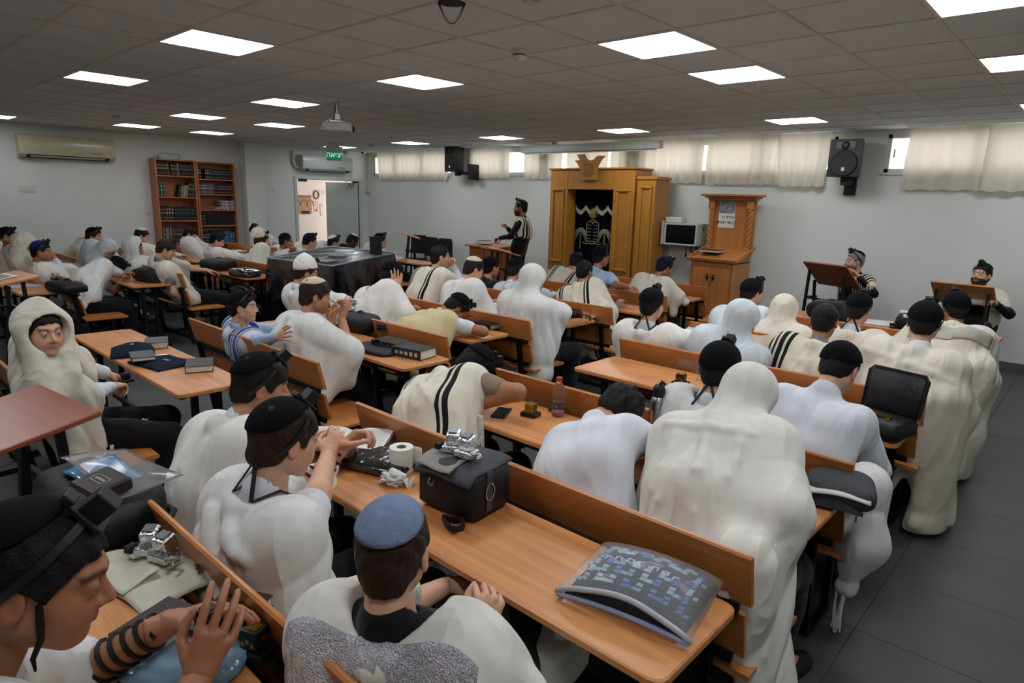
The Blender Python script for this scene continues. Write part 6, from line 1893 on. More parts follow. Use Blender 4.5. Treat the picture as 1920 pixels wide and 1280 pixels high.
person('short-haired boy in cream shawl with a black-striped end trailing over the bench', (1096, 510, 1.1), (-3.72, 5.14), 0, 0, 8, skin='tan', hair='black', shirt='grey', tallit=dict(mat='sidestripe', arms=(.6, .6), bot=.3, hang=[((.2, 0, .8), (.34, .02, .42), .08, .07)]))
person('boy with dark embroidered skullcap and striped white shawl before the ark', (1080, 492, 1.05), (-5.0, 6.22), 0, 10, 22, skin='olive', hair='black', kip='navy', kargs=dict(ang=62, tilt=20), tef=True, tallit=dict(mat='sidestripe', arms=(.7, .7)), armR=(.18, .42, .8, 'relaxed'))
person('boy in light blue short-sleeved shirt, arm stretched along the bench before the ark', (1127, 482, 1.19), (-4.32, 6.22), 0, -16, 4, skin='tan', hair='black', kip='black', kargs=dict(ang=80, tilt=26), tef=True, shirt='blue', sleeve='short', armR=('px', 1196, 545, .93, 'relaxed', (.3, -.4, -.8)))
person('boy with navy skullcap in profile at the desk end beside the carved lectern', (1246, 502, 1.1), (-3.76, 6.22), -8, -20, 20, skin='tan', hair='black', kip='navy', kargs=dict(ang=72, tilt=22), tef=True, armR=('px', 1276, 552, .80, 'fist', (.9, -.1, -.5)), lum=(1,), tallit=dict(mat='cream', arms=(.35, .6)))
# ---- left block
person('bearded young man with cream cap and tefillin, chin on hand left of the covered table', (492, 452, 1.1), (-8.95, 4.34), -8, -12, 6, skin='light', hair='brown', hstyle='long', kip='cream', kargs=dict(ang=72, tilt=18), tef=True, beard='beard', shirt='blue', armR=('px', 510, 472, .98, 'fist', (.9, .2, -1)), tallit=dict(mat='ivory', arms=(.4, .6)))
person('boy with glasses, black skullcap and hands at his mouth by the door', (536, 452, 1.07), (-9.6, 5.3), -8, -14, 6, skin='tan', hair='black', kip='black', kargs=dict(ang=66, tilt=20), glasses=True, sleeve='short', armR=('px', 551, 468, .96, 'grip', (.8, .2, -1)), armL=('px', 547, 468, .96, 'grip', (-.6, .2, -1)), tallit=dict(mat='ivory', arms=(.4, .5)))
person('boy with dark blue printed headcover left of the white-capped boy', (582, 453, 1.09), (-9.25, 5.32), -8, -12, 12, skin='light', hair='black', hstyle='curly', kip='print', kargs=dict(ang=84, tilt=40), tef=True, tallit=dict(mat='ivory', arms=(.6, .6)))
person('white-capped boy with tefillin just behind the covered table', (626, 455, 1.02), (-10.0, 6.28), -8, -12, 14, skin='light', hair='black', kip='white', kargs=dict(ang=56, tilt=34), tef=True, tallit=dict(mat='white'))
person('dark-skinned boy in black shirt with white skullcap and lowered head', (661, 452, 1.05), (-9.5, 6.3), -8, -16, 30, skin='dark', hair='black', kip='white', kargs=dict(ang=42, tilt=10), shirt='dark')
person('boy with glasses and tefillin just left of the empty reading stand', (713, 452, 1.1), (-8.78, 6.3), -8, -16, 10, skin='light', hair='black', kip='black', kargs=dict(ang=76, tilt=22), tef=True, glasses=True, tallit=dict(mat='cream'))
person('boy looking up by the wall pillar, white skullcap', (479, 430, 1.13), (-11.0, 5.6), -10, -30, -24, skin='light', hair='black', kip='white', kargs=dict(ang=48, tilt=40), tallit=dict(mat='white'))
person('boy with tefillin at the left edge of the photo resting his cheek on his hand', (14, 442, 1.1), (-11.5, 1.68), -8, -14, 16, skin='olive', hair='black', kip='black', kargs=dict(ang=66, tilt=20), tef=True, armR=('px', 10, 458, 1.02, 'fist', (.9, .2, -1)), tallit=dict(mat='ivory'))
person('figure hidden under a big cream shawl at the left edge', (46, 458, 1.14), (-9.35, 2.02), -8, -10, 40, skin='olive', shirt='grey', armR=('px', 48, 492, .9, 'relaxed', (.9, 0, -.5)), lum=(1,), tallit=dict(style='hood', mat='cream', arms=(.45, .7)), bow=.07)
person('boy with royal blue skullcap in profile, hand at his mouth', (78, 472, 1.08), (-8.8, 2.02), -8, -14, 6, skin='tan', hair='black', kip='blue', kargs=dict(ang=62, tilt=34), tef=True, armR=('px', 103, 486, .98, 'grip', (.9, .2, -1)), tallit=dict(mat='ivory', arms=(.45, .6)))
person('brown-haired boy in cream shawl with blue tassel against the bare wall', (176, 442, 1.11), (-11.3, 2.66), -10, -18, 14, skin='light', hair='brown', hstyle='long', kip='black', kargs=dict(ang=70, tilt=26), tef=True, tallit=dict(mat='cream', arms=(.8, .8)), bow=.07)
person('figure bent low under a pale blue white shawl left of the face in profile', (202, 468, 1.02), (-10.15, 2.66), -8, -10, 50, tallit=dict(style='hood', mat='bluish', arms=(.8, .8)), bow=.09)
person('boy in white tee lying with his head on the desk by the round black bag', (216, 500, .90), (-8.28, 2.03), -14, -12, 58, skin='olive', hair='black', kip='black', kargs=dict(ang=66, tilt=22), tef=True, shirt='white', sleeve='short', armR=('px', 226, 512, .80, 'relaxed', (.9, .3, -.1)), tallit=dict(mat='white', arms=(0, .4), hang=[((.1, .02, .8), (.14, .1, .52), .06, .05)]), bow=.1)
person('boy in white hood with his face in profile beneath the bookcase', (252, 466, 1.05), (-9.3, 3.08), -8, -14, 12, skin='tan', hair='black', tallit=dict(style='hood', face=True, mat='white', arms=(.7, .7)))
person('boy with white skullcap reading next to the left bookcase', (266, 443, 1.12), (-10.5, 3.64), -8, -14, 22, skin='light', hair='black', kip='white', kargs=dict(ang=50, tilt=18), tallit=dict(mat='ivory'))
person('dark-haired boy in grey shirt with cream shawl on his shoulder, hand on the bench seat', (312, 468, 1.12), (-8.15, 3.08), -10, -14, 22, skin='light', hair='brown', hstyle='fringe', tef=True, shirt='grey', sleeve='short', armR=('px', 352, 571, .475, 'flat', (.6, -.5, -.2)), tallit=dict(mat='cream', arms=(.0, .5), vneck=.09, hang=[((.04, .12, .85), (.1, .22, .6), .05, .05)]))
person('boy in gauzy white shawl bent towards the bookcase with a hand on his brow', (356, 440, 1.1), (-10.75, 4.6), -10, -16, 30, skin='light', hair='black', armR=('px', 362, 440, 1.08, 'flat', (.9, .1, -.5)), tallit=dict(mat='white', arms=(.6, .8)), bow=.08)
person('boy with navy skullcap in ivory shawl, arm forward, right of the gauzy shawl', (407, 452, 1.08), (-9.7, 4.34), -10, -14, 24, skin='light', hair='black', kip='navy', kargs=dict(ang=66, tilt=22), tef=True, tallit=dict(mat='ivory'))
print('people', PEOPLE, round(_time.time()-_t0, 1), 's')
# ================================================================ things on the desks
DZT = .7515
BAGK = mk('black_nylon', '#0f1013', .6, 0, .2, 14, bump=.5, bscale=26)
BAGG = mk('grey_nylon', '#3b3d42', .7, 0, .12, 14, bump=.3, bscale=60)
NAVYV = mk('navy_velvet', '#17222f', .95, 0, .15, 18, bump=.4, bscale=150, spec=.15)
FILM = mk('clear_plastic_film', '#ffffff', .08, 0, 0, trans=.92, ior=1.08, spec=.9)
PETC = mk('clear_bottle', '#f2f6f6', .06, 0, 0, trans=.96, ior=1.12)
def P(px, py, z=DZT): return at(px, py, z)
def PY(px, Y, z=DZT):
    """point on height z and row Y under picture column px"""
    lo, hi = 380., 2400.
    for _ in range(50):
        m = (lo+hi)/2
        if at(px, m, z)[1] > Y: lo = m
        else: hi = m
    return at(px, m, z)
def soft(label, loc, size, rot=0, mat=None, seed=1, name='soft_bag', cat='bag', amp=.10, zipc=CHROME, handle=True):
    t = thing(name, label, cat, loc, rot)
    mat = mat or BAGK; sx, sy, sz = size
    obj('bag_body', lump(sx/2, sy/2, sz/1.5, seed, 30, 16, amp), mat, t, smooth=True)
    z = MB().tube([(sx*.46*math.cos(a), sy*.46*math.sin(a), sz*.62) for a in [PI*1.05+PI*.9*k/14 for k in range(15)]], .005, 6); obj('zip', z, zipc, t)
    if handle: obj('handle', MB().tube([(-sx*.12, 0, sz*.9), (-sx*.1, .01, sz*.9+.035), (0, .02, sz*.9+.045), (sx*.1, .01, sz*.9+.035), (sx*.12, 0, sz*.9)], .008, 6), mat, t, smooth=True)
    return t
def closed_book(label, loc, size, rot=0, cover='#2a2320', marks=None, name='book', pages='#cfcabb'):
    t = thing(name, label, 'book', loc, rot)
    w_, d_, h_ = size; cm = mk('cover_'+cover, cover, .5, 0, .12, 20, bump=.15, bscale=90)
    c = MB(); c.lohi((-w_/2, -d_/2, 0), (w_/2, d_/2, .004), .001); c.lohi((-w_/2, -d_/2, h_-.004), (w_/2, d_/2, h_), .001); c.lohi((-w_/2, -d_/2, .004), (-w_/2+.005, d_/2, h_-.004))
    obj('cover', c, cm, t)
    obj('pages', MB().lohi((-w_/2+.005, -d_/2+.005, .004), (w_/2-.005, d_/2-.005, h_-.004)), mk('pages_'+pages, pages, .85, 0, .05, 60), t)
    if marks:
        m = MB(); r_ = random.Random(int(w_*1000))
        for k in range(5): m.box((-w_/2-.0005, -d_/2+d_*(.15+.17*k), h_/2), (.001, d_*.1, h_*(.25+.2*r_.random())))
        obj('spine_lettering', m, mk('foil_'+marks, marks, .4, .4), t)
    return t
def tefcase(label, loc, rot=0, mat=GOLD, base=BLACKPL, s=.045, wide=False):
    t = thing('tefillin_case', label, 'tefillin case', loc, rot)
    obj('base', MB().lohi((-s, -s*.8, 0), (s*(1.5 if wide else 1), s*.8, s*.45), .002), base, t)
    obj('box', MB().lohi((-s*.55, -s*.55, s*.45), (s*.55, s*.55, s*1.5), .002), base if mat is GOLD else mat, t)
    e = MB()
    for (a, b) in ((0, -1), (1, 0), (0, 1), (-1, 0)):
        for k in range(3):
            e.box((a*s*.56+(.3*s*(k-1) if a == 0 else 0), b*s*.56+(.3*s*(k-1) if b == 0 else 0), s*(.8+.2*(k % 2))), (.002 if a else s*.22, .002 if b else s*.22, s*.25))
    e.box((0, 0, s*1.505), (s*.6, s*.6, .002))
    obj('emblem', e, mat, t)
    return t
def bottle(label, loc, cap, h=.21, r=.032, lying=None, rot=0, liquid=None):
    t = thing('water_bottle', label, 'bottle', loc, rot if lying is None else (PI/2, 0, lying))
    pr = [(r*.8, 0), (r, .012), (r, h*.25), (r*.86, h*.33), (r, h*.41), (r, h*.52), (r*.9, h*.6), (r, h*.66), (r*.8, h*.76), (r*.42, h*.87), (r*.40, h*.93)]
    obj('bottle_body', MB().lathe(pr, 22, (0, 0, 0)), PETC, t, smooth=True)
    obj('cap', MB().lathe([(r*.48, h*.9), (r*.48, h*.985), (r*.4, h)], 18), mk('cap_'+cap, cap, .4), t, smooth=40)
    if liquid: obj('liquid', MB().lathe([(r*.78, .004), (r*.95, .014), (r*.95, h*.12)], 20), mk('liquid_'+liquid, liquid, .1, 0, 0, trans=.6), t, smooth=40)
    return t
# ---- foreground desk row with the grey bag
p = P(862, 948)
t = thing('equipment_bag', 'black and grey padded shoulder bag with a silver case on its lid', 'bag', (p[0], p[1]+.02, DZT), math.radians(6))
obj('bag_body', MB().box((0, 0, .085), (.27, .21, .165), None, .022), BAGK, t, smooth=50)
fl = MB().grid(lambda u, v: (-.125+.25*u, .11-.235*v, .17+.012*math.sin(u*PI)-.10*max(0, v-.82)/.18*.35+.004*math.sin(9*u+5*v)), 16, 14, -.008); obj('flap', fl, BAGG, t, smooth=True)
obj('flap_grey_trim', MB().grid(lambda u, v: (-.12+.16*u, -.02-.105*v, .187-.02*v*v+.003*math.sin(7*u)), 10, 8, -.004), mk('light_grey_trim', '#8d8a82', .8, 0, .1, 30), t, smooth=True)
obj('d_ring', MB().tube([(.14, -.03+.022*math.cos(a), .10+.03*math.sin(a)) for a in [2*PI*k/14 for k in range(15)]], .003, 6), CHROME, t)
obj('side_strap', MB().box((.137, -.03, .10), (.004, .03, .14), None, .001), BAGG, t)
obj('hook', MB().tube([(-.06, -.108, .12), (-.06, -.118, .105), (-.04, -.118, .1), (-.04, -.108, .115)], .004, 6), CHROME, t)
q = thing('shoulder_strap', 'black shoulder strap looped on the desk below the grey bag', 'strap', (*P(850, 985)[:2], DZT))
m = MB()
for k in range(2):
    pts = [(.02*k+.045*math.cos(a)*(1-.2*k), .025*math.sin(a)-.02*k, .012+.012*k+.008*math.sin(2*a)) for a in [2*PI*i/16 for i in range(17)]]
    for i in range(16): m.bar(pts[i], pts[i+1], .004, .02)
obj('loops', m, BAGK, q); obj('strap_end', MB().bar((.0, .03, .008), (-.03, .13, .04), .022, .004).bar((-.03, .13, .04), (-.02, .17, .09), .022, .004), BAGK, q)
def silvercase(label, loc, rot):
    t = thing('silver_tefillin_case', label, 'tefillin case', loc, rot)
    for k, (x, y, r) in enumerate(((-.035, .015, .3), (.03, -.005, -.1))):
        b = obj('case_base', MB().box((x, y, .012), (.07, .055, .024), (0, 0, r), .003), SILVER, t)
        c = obj('case_box', MB().box((x, y+.008, .046), (.046, .046, .046), (.25, 0, r), .003), SILVER, t)
        obj('plaque', MB().box((x-.002, y+.006, .072), (.03, .03, .004), (.25, 0, r)), mk('engraved_plate', '#6d6d70', .35, .7, .3, 160), c)
        obj('case_ring', MB().tube([(x+.05*math.cos(r)+.018*math.cos(a), y-.03+.018*math.sin(a), .02) for a in [PI*i/8 for i in range(-2, 11)]], .006, 6), SILVER, t)
    obj('dark_hollow', MB().box((-.075, -.01, .02), (.02, .03, .02)), INK, t)
    return t
silvercase('pair of silver tefillin cases on the lid of the grey bag', (p[0]-.005, p[1]+.0, DZT+.192), .3)
r0 = P(753, 882)
t = thing('paper_roll', 'white toilet paper roll standing behind the crumpled tissue', 'paper roll', (r0[0], r0[1], DZT))
obj('roll', MB().lathe([(.02, .0), (.046, 0), (.047, .004), (.047, .096), (.046, .1), (.021, .1), (.02, .098), (.02, .0)], 28), PAPER, t, smooth=40)
obj('cardboard_core', MB().lathe([(.0205, .001), (.0205, .099), (.018, .099), (.018, .001)], 20), mk('cardboard', '#9a8a72', .9), t)
obj('loose_sheet', MB().grid(lambda u, v: (.03+.05*u, .035+.012*math.sin(u*3), .1-.1*v), 8, 6, .001), PAPER, t, smooth=True)
t = thing('crumpled_tissue', 'crumpled white tissue beside the grey bag', 'tissue', (*P(738, 905)[:2], DZT), .4)
def crump(s, seed): 
    m = MB(); m.sphere((0, 0, 0), 1, 30, 20); V = np.array(m.v)
    n = .8+.34*np.abs(wav(V.astype(f32), seed, 5.5, 4))**.8+.12*wav(V.astype(f32), seed+2, 11, 4)
    V = V*n[:, None]*np.array([s, s*.7, s*.5]); V[:, 2] = np.maximum(V[:, 2], -s*.35)+s*.35; m.v = [tuple(q) for q in V]; return m
obj('wad', crump(.05, 5), PAPER, t); obj('torn_corner', MB().grid(lambda u, v: (.03+.05*u, -.02+.05*v, .012+.02*math.sin(5*u)*math.cos(4*v)), 8, 6, .001), PAPER, t)
ob = P(652, 838)
open_book('large open prayer book under the clasped hands', (ob[0], ob[1], DZT+.02), math.radians(40), .36, .25, .022, '#5a2422')
bk_ = P(700, 868)
t = soft('flat black plastic pouch under the open prayer book', (bk_[0], bk_[1]+.02, DZT), (.36, .26, .04), .3, mk('glossy_black_film', '#14130f', .15, 0, .4, 14, bump=.8, bscale=16, coat=.7), 6, 'plastic_pouch', 'pouch', .06, handle=False)
# patterned pouch
pp_ = P(1203, 1108)
t = thing('patterned_pouch', 'blue mosaic patterned pouch in a clear plastic sleeve at the desk end', 'pouch', (pp_[0], pp_[1], DZT), math.radians(10))
W_, D_ = .33, .27
def pz(u, v): return .012+.062*(math.sin(PI*min(max(u, 0), 1))**.5)*(math.sin(PI*min(max(v, 0), 1))**.45)
obj('pouch_body', MB().grid(lambda u, v: (-W_/2+W_*u, -D_/2+D_*v, pz(u, v)), 30, 26, .012), mk('pouch_black', '#111216', .7), t, smooth=True)
BL = [mk('tile_blue_%d' % k, c, .5, 0, .12, 40) for k, c in enumerate(('#6f8fa8', '#2d62a8', '#8fa6b4', '#3f5f9c', '#7fa0b4', '#1f4f94'))]
tm_ = [MB() for _ in BL]; r_ = random.Random(12)
nx, ny = 8, 6
for i in range(nx):
    for j in range(ny):
        if j in (3,) and 1 <= i <= 6: continue
        u = (i+.5)/nx*.92+.04; v = (j+.5)/ny*.86+.1
        m = tm_[(i//2+j//2+r_.randint(0, 1)) % 6 if i > 4 else (0, 2, 4, 1)[(i+j) % 4]]
        s = ((0, 0), (1, 0), (0, 1)) if (i+j) % 2 else ((0, 0), (-1, 0), (0, 1))
        c = (-W_/2+W_*u, -D_/2+D_*v); h = .0165
        for (a, b) in s:
            if 0.05 < v+b*.03 < .97: 
                x, y = c[0]+a*h*.95, c[1]+b*h*.95
                uu, vv = (x+W_/2)/W_, (y+D_/2)/D_
                m.box((x, y, pz(uu, vv)+.0018), (h*.93*1.05, h*.93*1.05, .002), ((vv-.5)*-.0, 0, 0))
for k, m in enumerate(tm_):
    if m.f: obj('mosaic_print', m, BL[k], t)['kind'] = 'stuff'
lw_ = MB()
for k, x in enumerate((-.105, -.075, -.04, -.01, .03, .06, .09)):
    u = (x+W_/2)/W_; z = pz(u, .52)+.003; y = .006
    st = [((-.008, -.008), (-.008, .01)), ((-.008, .01), (.008, .01)), ((.008, .01), (.008, -.006)), ((-.008, -.008), (.004, -.008))][:2+k % 3]
    for (a, b) in st: lw_.bar((x+a[0], y+a[1], z), (x+b[0], y+b[1], z), .004, .003)
obj('white_lettering', lw_, mk('print_white', '#c9ccd2', .6), t)
obj('clear_sleeve', MB().grid(lambda u, v: (-.185+.37*u, -.155+.31*v, pz(u, v)*1.06+.008), 26, 22, .0015), FILM, t, smooth=True)
obj('zip_band', MB().tube([(-.185+.37*u, -.152-.006*math.sin(u*9), .012+.05*math.sin(PI*u)**.6) for u in [k/24 for k in range(25)]], .008, 8), mk('zip_grey', '#a9adb4', .4), t, smooth=True)
obj('lower_zip_band', MB().tube([(-.18+.36*u, -.158, .010+.012*math.sin(PI*u)) for u in [k/24 for k in range(25)]], .007, 8), mk('zip_blue_grey', '#8c97b4', .4), t, smooth=True)
obj('dark_mouth', MB().grid(lambda u, v: (-.16+.32*u, -.152, .016+(.004+.04*math.sin(PI*u)**.7)*v), 20, 3, .004), mk('pouch_black', '#111216', .7), t)
obj('corner_tab', MB().box((.195, .10, .012), (.03, .03, .003), (0, .2, .5)), FILM, t); obj('corner_tab', MB().box((.17, -.165, .01), (.03, .025, .004), (0, 0, .3)), FILM, t)
# ---- bottom left desk: open bag, white cloth bag, silver case, book, black boxes
p = P(200, 985)
t = thing('open_rucksack', 'open black rucksack with blue printed plastic inside at the lower left', 'bag', (p[0]-.04, p[1]-.0, DZT), .12)
obj('bag_body', lump(.24, .15, .09, 8, 34, 18, .12), BAGK, t, smooth=True)
obj('plastic_packet', MB().grid(lambda u, v: (-.12+.2*u, -.06+.16*v, .158+.012*math.sin(3*u+2*v)), 12, 10, .004), mk('blue_print_plastic', '#3f7ca4', .12, 0, .6, 9, coat=.8), t, smooth=True)
obj('white_panel', MB().grid(lambda u, v: (-.1+.1*u, -.03+.07*v, .166+.008*math.sin(3*u+2*v)), 6, 6, .003), mk('white_print', '#b4bdc4', .3), t, smooth=True)
obj('clear_flap', MB().grid(lambda u, v: (-.2+.4*u, -.03+.2*v, .155+.025*math.sin(2.5*u+1)*math.cos(2*v)), 18, 12, .0015), FILM, t, smooth=True)
obj('strap', MB().tube([(.12, .1, .08), (.2, .13, .05), (.27, .05, .02), (.26, -.06, .012)], .012, 6), BAGK, t, smooth=True)
q = P(213, 960)
t = thing('leather_box', 'dark brown square leather case with framed emblem in the open rucksack', 'case', (p[0]+.085, p[1]-.02, DZT+.155), (0.1, .05, .2))
obj('case_body', MB().box((0, 0, .02), (.13, .12, .04), None, .006), mk('brown_leather', '#2a211c', .45, 0, .15, 20, bump=.2, bscale=90), t)
e = MB()
for a, b in (((-.03, -.015), (.03, -.015)), ((.03, -.015), (.036, 0)), ((.036, 0), (.03, .015)), ((.03, .015), (-.03, .015)), ((-.03, .015), (-.036, 0)), ((-.036, 0), (-.03, -.015))): e.bar((*a, .041), (*b, .041), .002, .001)
for k in range(5): e.box((-.02+k*.01, 0, .041), (.006, .008, .001))
obj('emblem', e, mk('silver_print', '#a9a69c', .4), t)
q = P(290, 1078)
t = thing('cloth_bag', 'off-white cloth bag with black hand lettering under the silver case', 'bag', (q[0], q[1]+.02, DZT), .15)
obj('cloth', MB().grid(lambda u, v: (-.16+.32*u, -.13+.25*v, .004+.022*(math.sin(PI*u)*math.sin(PI*v))**.5+.005*math.sin(11*u+7*v)), 24, 20, .004), mk('raw_cotton', '#bfbba9', .9, 0, .05, 20, bump=.3, bscale=40), t, smooth=True)
obj('folded_flap', MB().grid(lambda u, v: (-.15+.2*u, -.13+.10*v, .032+.012*math.sin(5*u+3*v)), 14, 8, .004), mk('raw_cotton', '#bfbba9', .9), t, smooth=True)
lx = MB(); r_ = random.Random(9)
for k in range(12):
    x = .02+k*.0105; y = .085-.35*(x-.02)-.01*(k > 6)
    for s in range(2+k % 2): 
        a = r_.uniform(0, 3.1); dx, dy = .007*math.cos(a), .007*math.sin(a); lx.bar((x-dx, y-dy, .0325), (x+dx, y+dy, .0325), .0022, .001)
obj('hand_lettering', lx, INK, t)
silvercase('silver tefillin case with dark red plaque lying on the off-white cloth bag', (q[0]-.035, q[1]+.02, DZT+.034), .5)
q = P(345, 1212)
soft('pale blue shiny pouch on the desk under the studying boy', (q[0]+.03, q[1]-.03, DZT), (.34, .22, .025), .2, mk('pale_blue_film', '#6d8a9c', .15, 0, .3, 16, bump=.6, bscale=18, coat=.8), 11, 'shiny_pouch', 'pouch', .06, handle=False)
q = P(428, 1172)
closed_book('maroon book with white page block before the studying boy', (q[0], q[1], DZT+.002), (.13, .19, .035), .5, '#4a1f18')
q = P(300, 1205)
closed_book('thick dark maroon book near the studying boy, lower one', (q[0], q[1], DZT+.02), (.12, .16, .04), .35, '#2a1512', marks='#8c7a4a')
q = P(480, 1222)
tefcase('nearer black and gold tefillin case by the bench rail, bottom left', (q[0]+.0, q[1], DZT), .4, GOLD, BLACKPL, .045)
tefcase('black and gold tefillin case behind another one by the bench rail, bottom left', (q[0]-.1, q[1]+.02, DZT), .4, GOLD, BLACKPL, .04)
q = at(392, 1168, .95)
tefcase('black box held up by the studying boy', (q[0], q[1], .93), .3, mk('glossy_black', '#0a0a0b', .25), BLACKPL, .036)
q = at(236, 712, .745)
tefcase('round black box in the hands of the hooded boy', (q[0], q[1], .735), .3, mk('glossy_black', '#0a0a0b', .25), BLACKPL, .034)
# ---- hooded boy's desk
def pouch(label, loc, rot, w_, d_, h_, seed):
    t = thing('velvet_pouch', label, 'pouch', loc, rot)
    obj('pouch_body', MB().grid(lambda u, v: (-w_/2+w_*u, -d_/2+d_*v, .006+h_*(math.sin(PI*u)*math.sin(PI*v))**.5+.003*math.sin(8*u+6*v+seed)), 20, 16, .006), NAVYV, t, smooth=True)
    obj('zip', MB().tube([(-w_/2+.004, -d_/2+d_*k/12, .008+h_*.5*math.sin(PI*k/12)) for k in range(13)], .004, 6), CHROME, t)
    obj('zip_puller', MB().box((-w_/2-.004, -d_/2+.01, .0), (.006, .004, .03)), CHROME, t)
    m = MB(); r_ = random.Random(seed)
    for k in range(9):
        x = -.05+k*.013; m.bar((x, -.008, h_+.0065), (x+.005, .012*r_.uniform(.3, 1), h_+.0065), .003, .0015)
        if k % 2: m.bar((x, -.002, h_+.0065), (x+.01, -.002, h_+.0065), .003, .0015)
    obj('silver_embroidery', m, mk('embroidery_white', '#c4c8cc', .6), t)
    return t
q = P(243, 662); pouch('puffed navy velvet pouch lying open towards the hooded boy', (q[0], q[1]+.02, DZT), -.3, .30, .25, .06, 1)
q = P(300, 682); pouch('flat navy velvet pouch under a grey book on the clear desk', (q[0], q[1]+.02, DZT), .2, .33, .26, .022, 2)
q = P(282, 650); closed_book('grey-green book half behind the puffed velvet pouch', (q[0], q[1]+.04, DZT), (.14, .2, .045), 1.2, '#4a4a42')
q = P(268, 680); closed_book('grey book with bent pages lying on the flat velvet pouch', (q[0], q[1], DZT+.032), (.13, .19, .025), 1.35, '#45484a')
q = P(375, 690); closed_book('brown hardcover prayer book alone at the end of the clear desk', (q[0], q[1], DZT), (.15, .21, .04), 1.15, '#3f3530', marks='#5a4f48')
# ---- middle block desks
q = P(770, 668); closed_book('thick black book with white spine lettering at the desk end', (q[0], q[1]+.03, DZT), (.17, .25, .065), 1.75, '#1b1c1f', marks='#c0bfb8')
q = P(728, 655); closed_book('dark maroon book left of the thick black book', (q[0], q[1]+.03, DZT+.02), (.16, .24, .045), 1.7, '#24181c', marks='#6a5a5a')
q = P(700, 658); soft('flat black zip case under the dark maroon book', (q[0], q[1]+.03, DZT), (.42, .24, .03), .05, BAGK, 21, 'zip_case', 'case', .05)
q = P(715, 638)
t = thing('strap_coil', 'coiled black leather straps on the flat zip case', 'strap', (q[0]-.12, q[1]+.1, DZT+.03))
m = MB(); m.tube([(.05*math.cos(a)*(1+.1*math.sin(3*a)), .04*math.sin(a), .01+.003*a+.008*math.sin(5*a)) for a in [k*.3 for k in range(70)]], .006, 5); obj('coil', m, LEATHER, t); obj('box', MB().box((0, 0, .03), (.04, .04, .04), None, .002), LEATHER, t)
q = P(655, 622); soft('black satchel before the boy holding a tissue', (q[0], q[1]+.1, DZT), (.34, .24, .12), .1, BAGK, 22)
q = P(640, 604)
t = soft('silvery crumpled plastic bag on top of the black satchel', (q[0]-.1, q[1]+.1, DZT+.10), (.4, .26, .06), .2, mk('silver_film', '#7d8288', .12, .5, .5, 20, bump=1.0, bscale=18), 23, 'plastic_bag', 'bag', .2, handle=False)
q = at(628, 588, 1.03)
t = thing('tissue', 'white tissue held up by the boy with beige skullcap', 'tissue', (q[0], q[1], .96), .4)
obj('sheet', MB().grid(lambda u, v: (-.045+.09*u, .015*math.sin(7*u+3*v), .15*v+.01*math.sin(9*u)), 12, 10, .002), PAPER, t, smooth=True); obj('twist', MB().tube([(0, 0, .15), (.005, .01, .17), (-.004, .005, .19)], [.012, .008, .003], 8), PAPER, t)
q = P(905, 615); t = closed_book('small black box-like book beside the sleeper in pinstripes', (q[0], q[1]+.06, DZT), (.16, .2, .045), 1.6, '#15161a', pages='#8c8467')
q = P(1165, 560); soft('flat black bag on the desk below the light blue shirt', (q[0], q[1]+.1, DZT), (.6, .3, .07), 0, BAGK, 24)
q = PY(1062, 6.76); open_book('open book on the desk left of the boy in light blue shirt', (q[0], q[1], DZT), 0, .32, .22, .02, '#2a2a2c', lines=False)
q = P(1085, 595); closed_book('small cream booklet by the strap-wrapped forearm', (q[0]+.05, q[1]+.12, DZT), (.1, .14, .012), .3, '#b9b39a')
# ---- right block desks
q = PY(1046, 2.44); bottle('clear bottle with red cap and pink drink standing on the desk', (q[0], q[1], DZT), '#c23a3a', .20, .032, liquid='#c9849a')
q = P(1229, 820)
t = thing('steel_flask', 'steel drinking flask with red base and black spout lid', 'flask', (q[0], q[1], DZT))
obj('steel_body', MB().lathe([(.036, .075), (.037, .08), (.037, .17), (.03, .19), (.024, .2)], 24), mk('brushed_steel', '#a3a3a3', .3, 1.0, .08, 40), t, smooth=40)
obj('red_base', MB().lathe([(.034, 0), (.038, .005), (.038, .078), (.036, .082)], 24), mk('red_paint', '#b01f26', .45), t, smooth=40)
l_ = obj('lid', MB().lathe([(.027, .198), (.028, .205), (.028, .235), (.02, .25), (.012, .255)], 20), BLACKPL, t, smooth=40)
obj('spout', MB().tube([(0, 0, .25), (.012, 0, .268), (.03, 0, .258)], .008, 8), BLACKPL, l_)
q = P(985, 782); tefcase('gold-fronted tefillin case on black base by the sleeping boy in taupe', (q[0], q[1]+.04, DZT), .2, mk('gold_leaf', '#a98a3c', .35, .9, .2, 80), BLACKPL, .042)
q = P(1012, 775); tefcase('black tefillin case right behind the gold-fronted one', (q[0]+.03, q[1]+.1, DZT), .2, GOLD, BLACKPL, .036)
q = P(940, 775)
t = thing('smartphone', 'dark phone glinting under the sleeping boy in taupe', 'phone', (q[0], q[1], DZT), .5); obj('case', MB().box((0, 0, .005), (.075, .15, .009), None, .003), BLACKPL, t); obj('screen', MB().box((0, 0, .0098), (.066, .14, .001)), mk('screen_glass', '#0b1014', .08), t)
q = P(1273, 722); tefcase('black tefillin case with gold letters alone on the clear desk', (q[0], q[1]+.02, DZT), .1, GOLD, BLACKPL, .045)
q = P(1268, 690); bottle('empty crinkled bottle with green cap lying on the desk', (q[0]+.0, q[1]+.02, DZT+.034), '#6aa83a', .2, .033, lying=math.radians(100))
q = P(1311, 712); bottle('small clear bottle with pale blue label beside the black skullcap', (q[0], q[1], DZT), '#7fb4d4', .11, .02)
q = P(1325, 668); bottle('clear bottle with bright green cap before the bluish hood', (q[0], q[1]+.05, DZT), '#5fb03a', .2, .033)
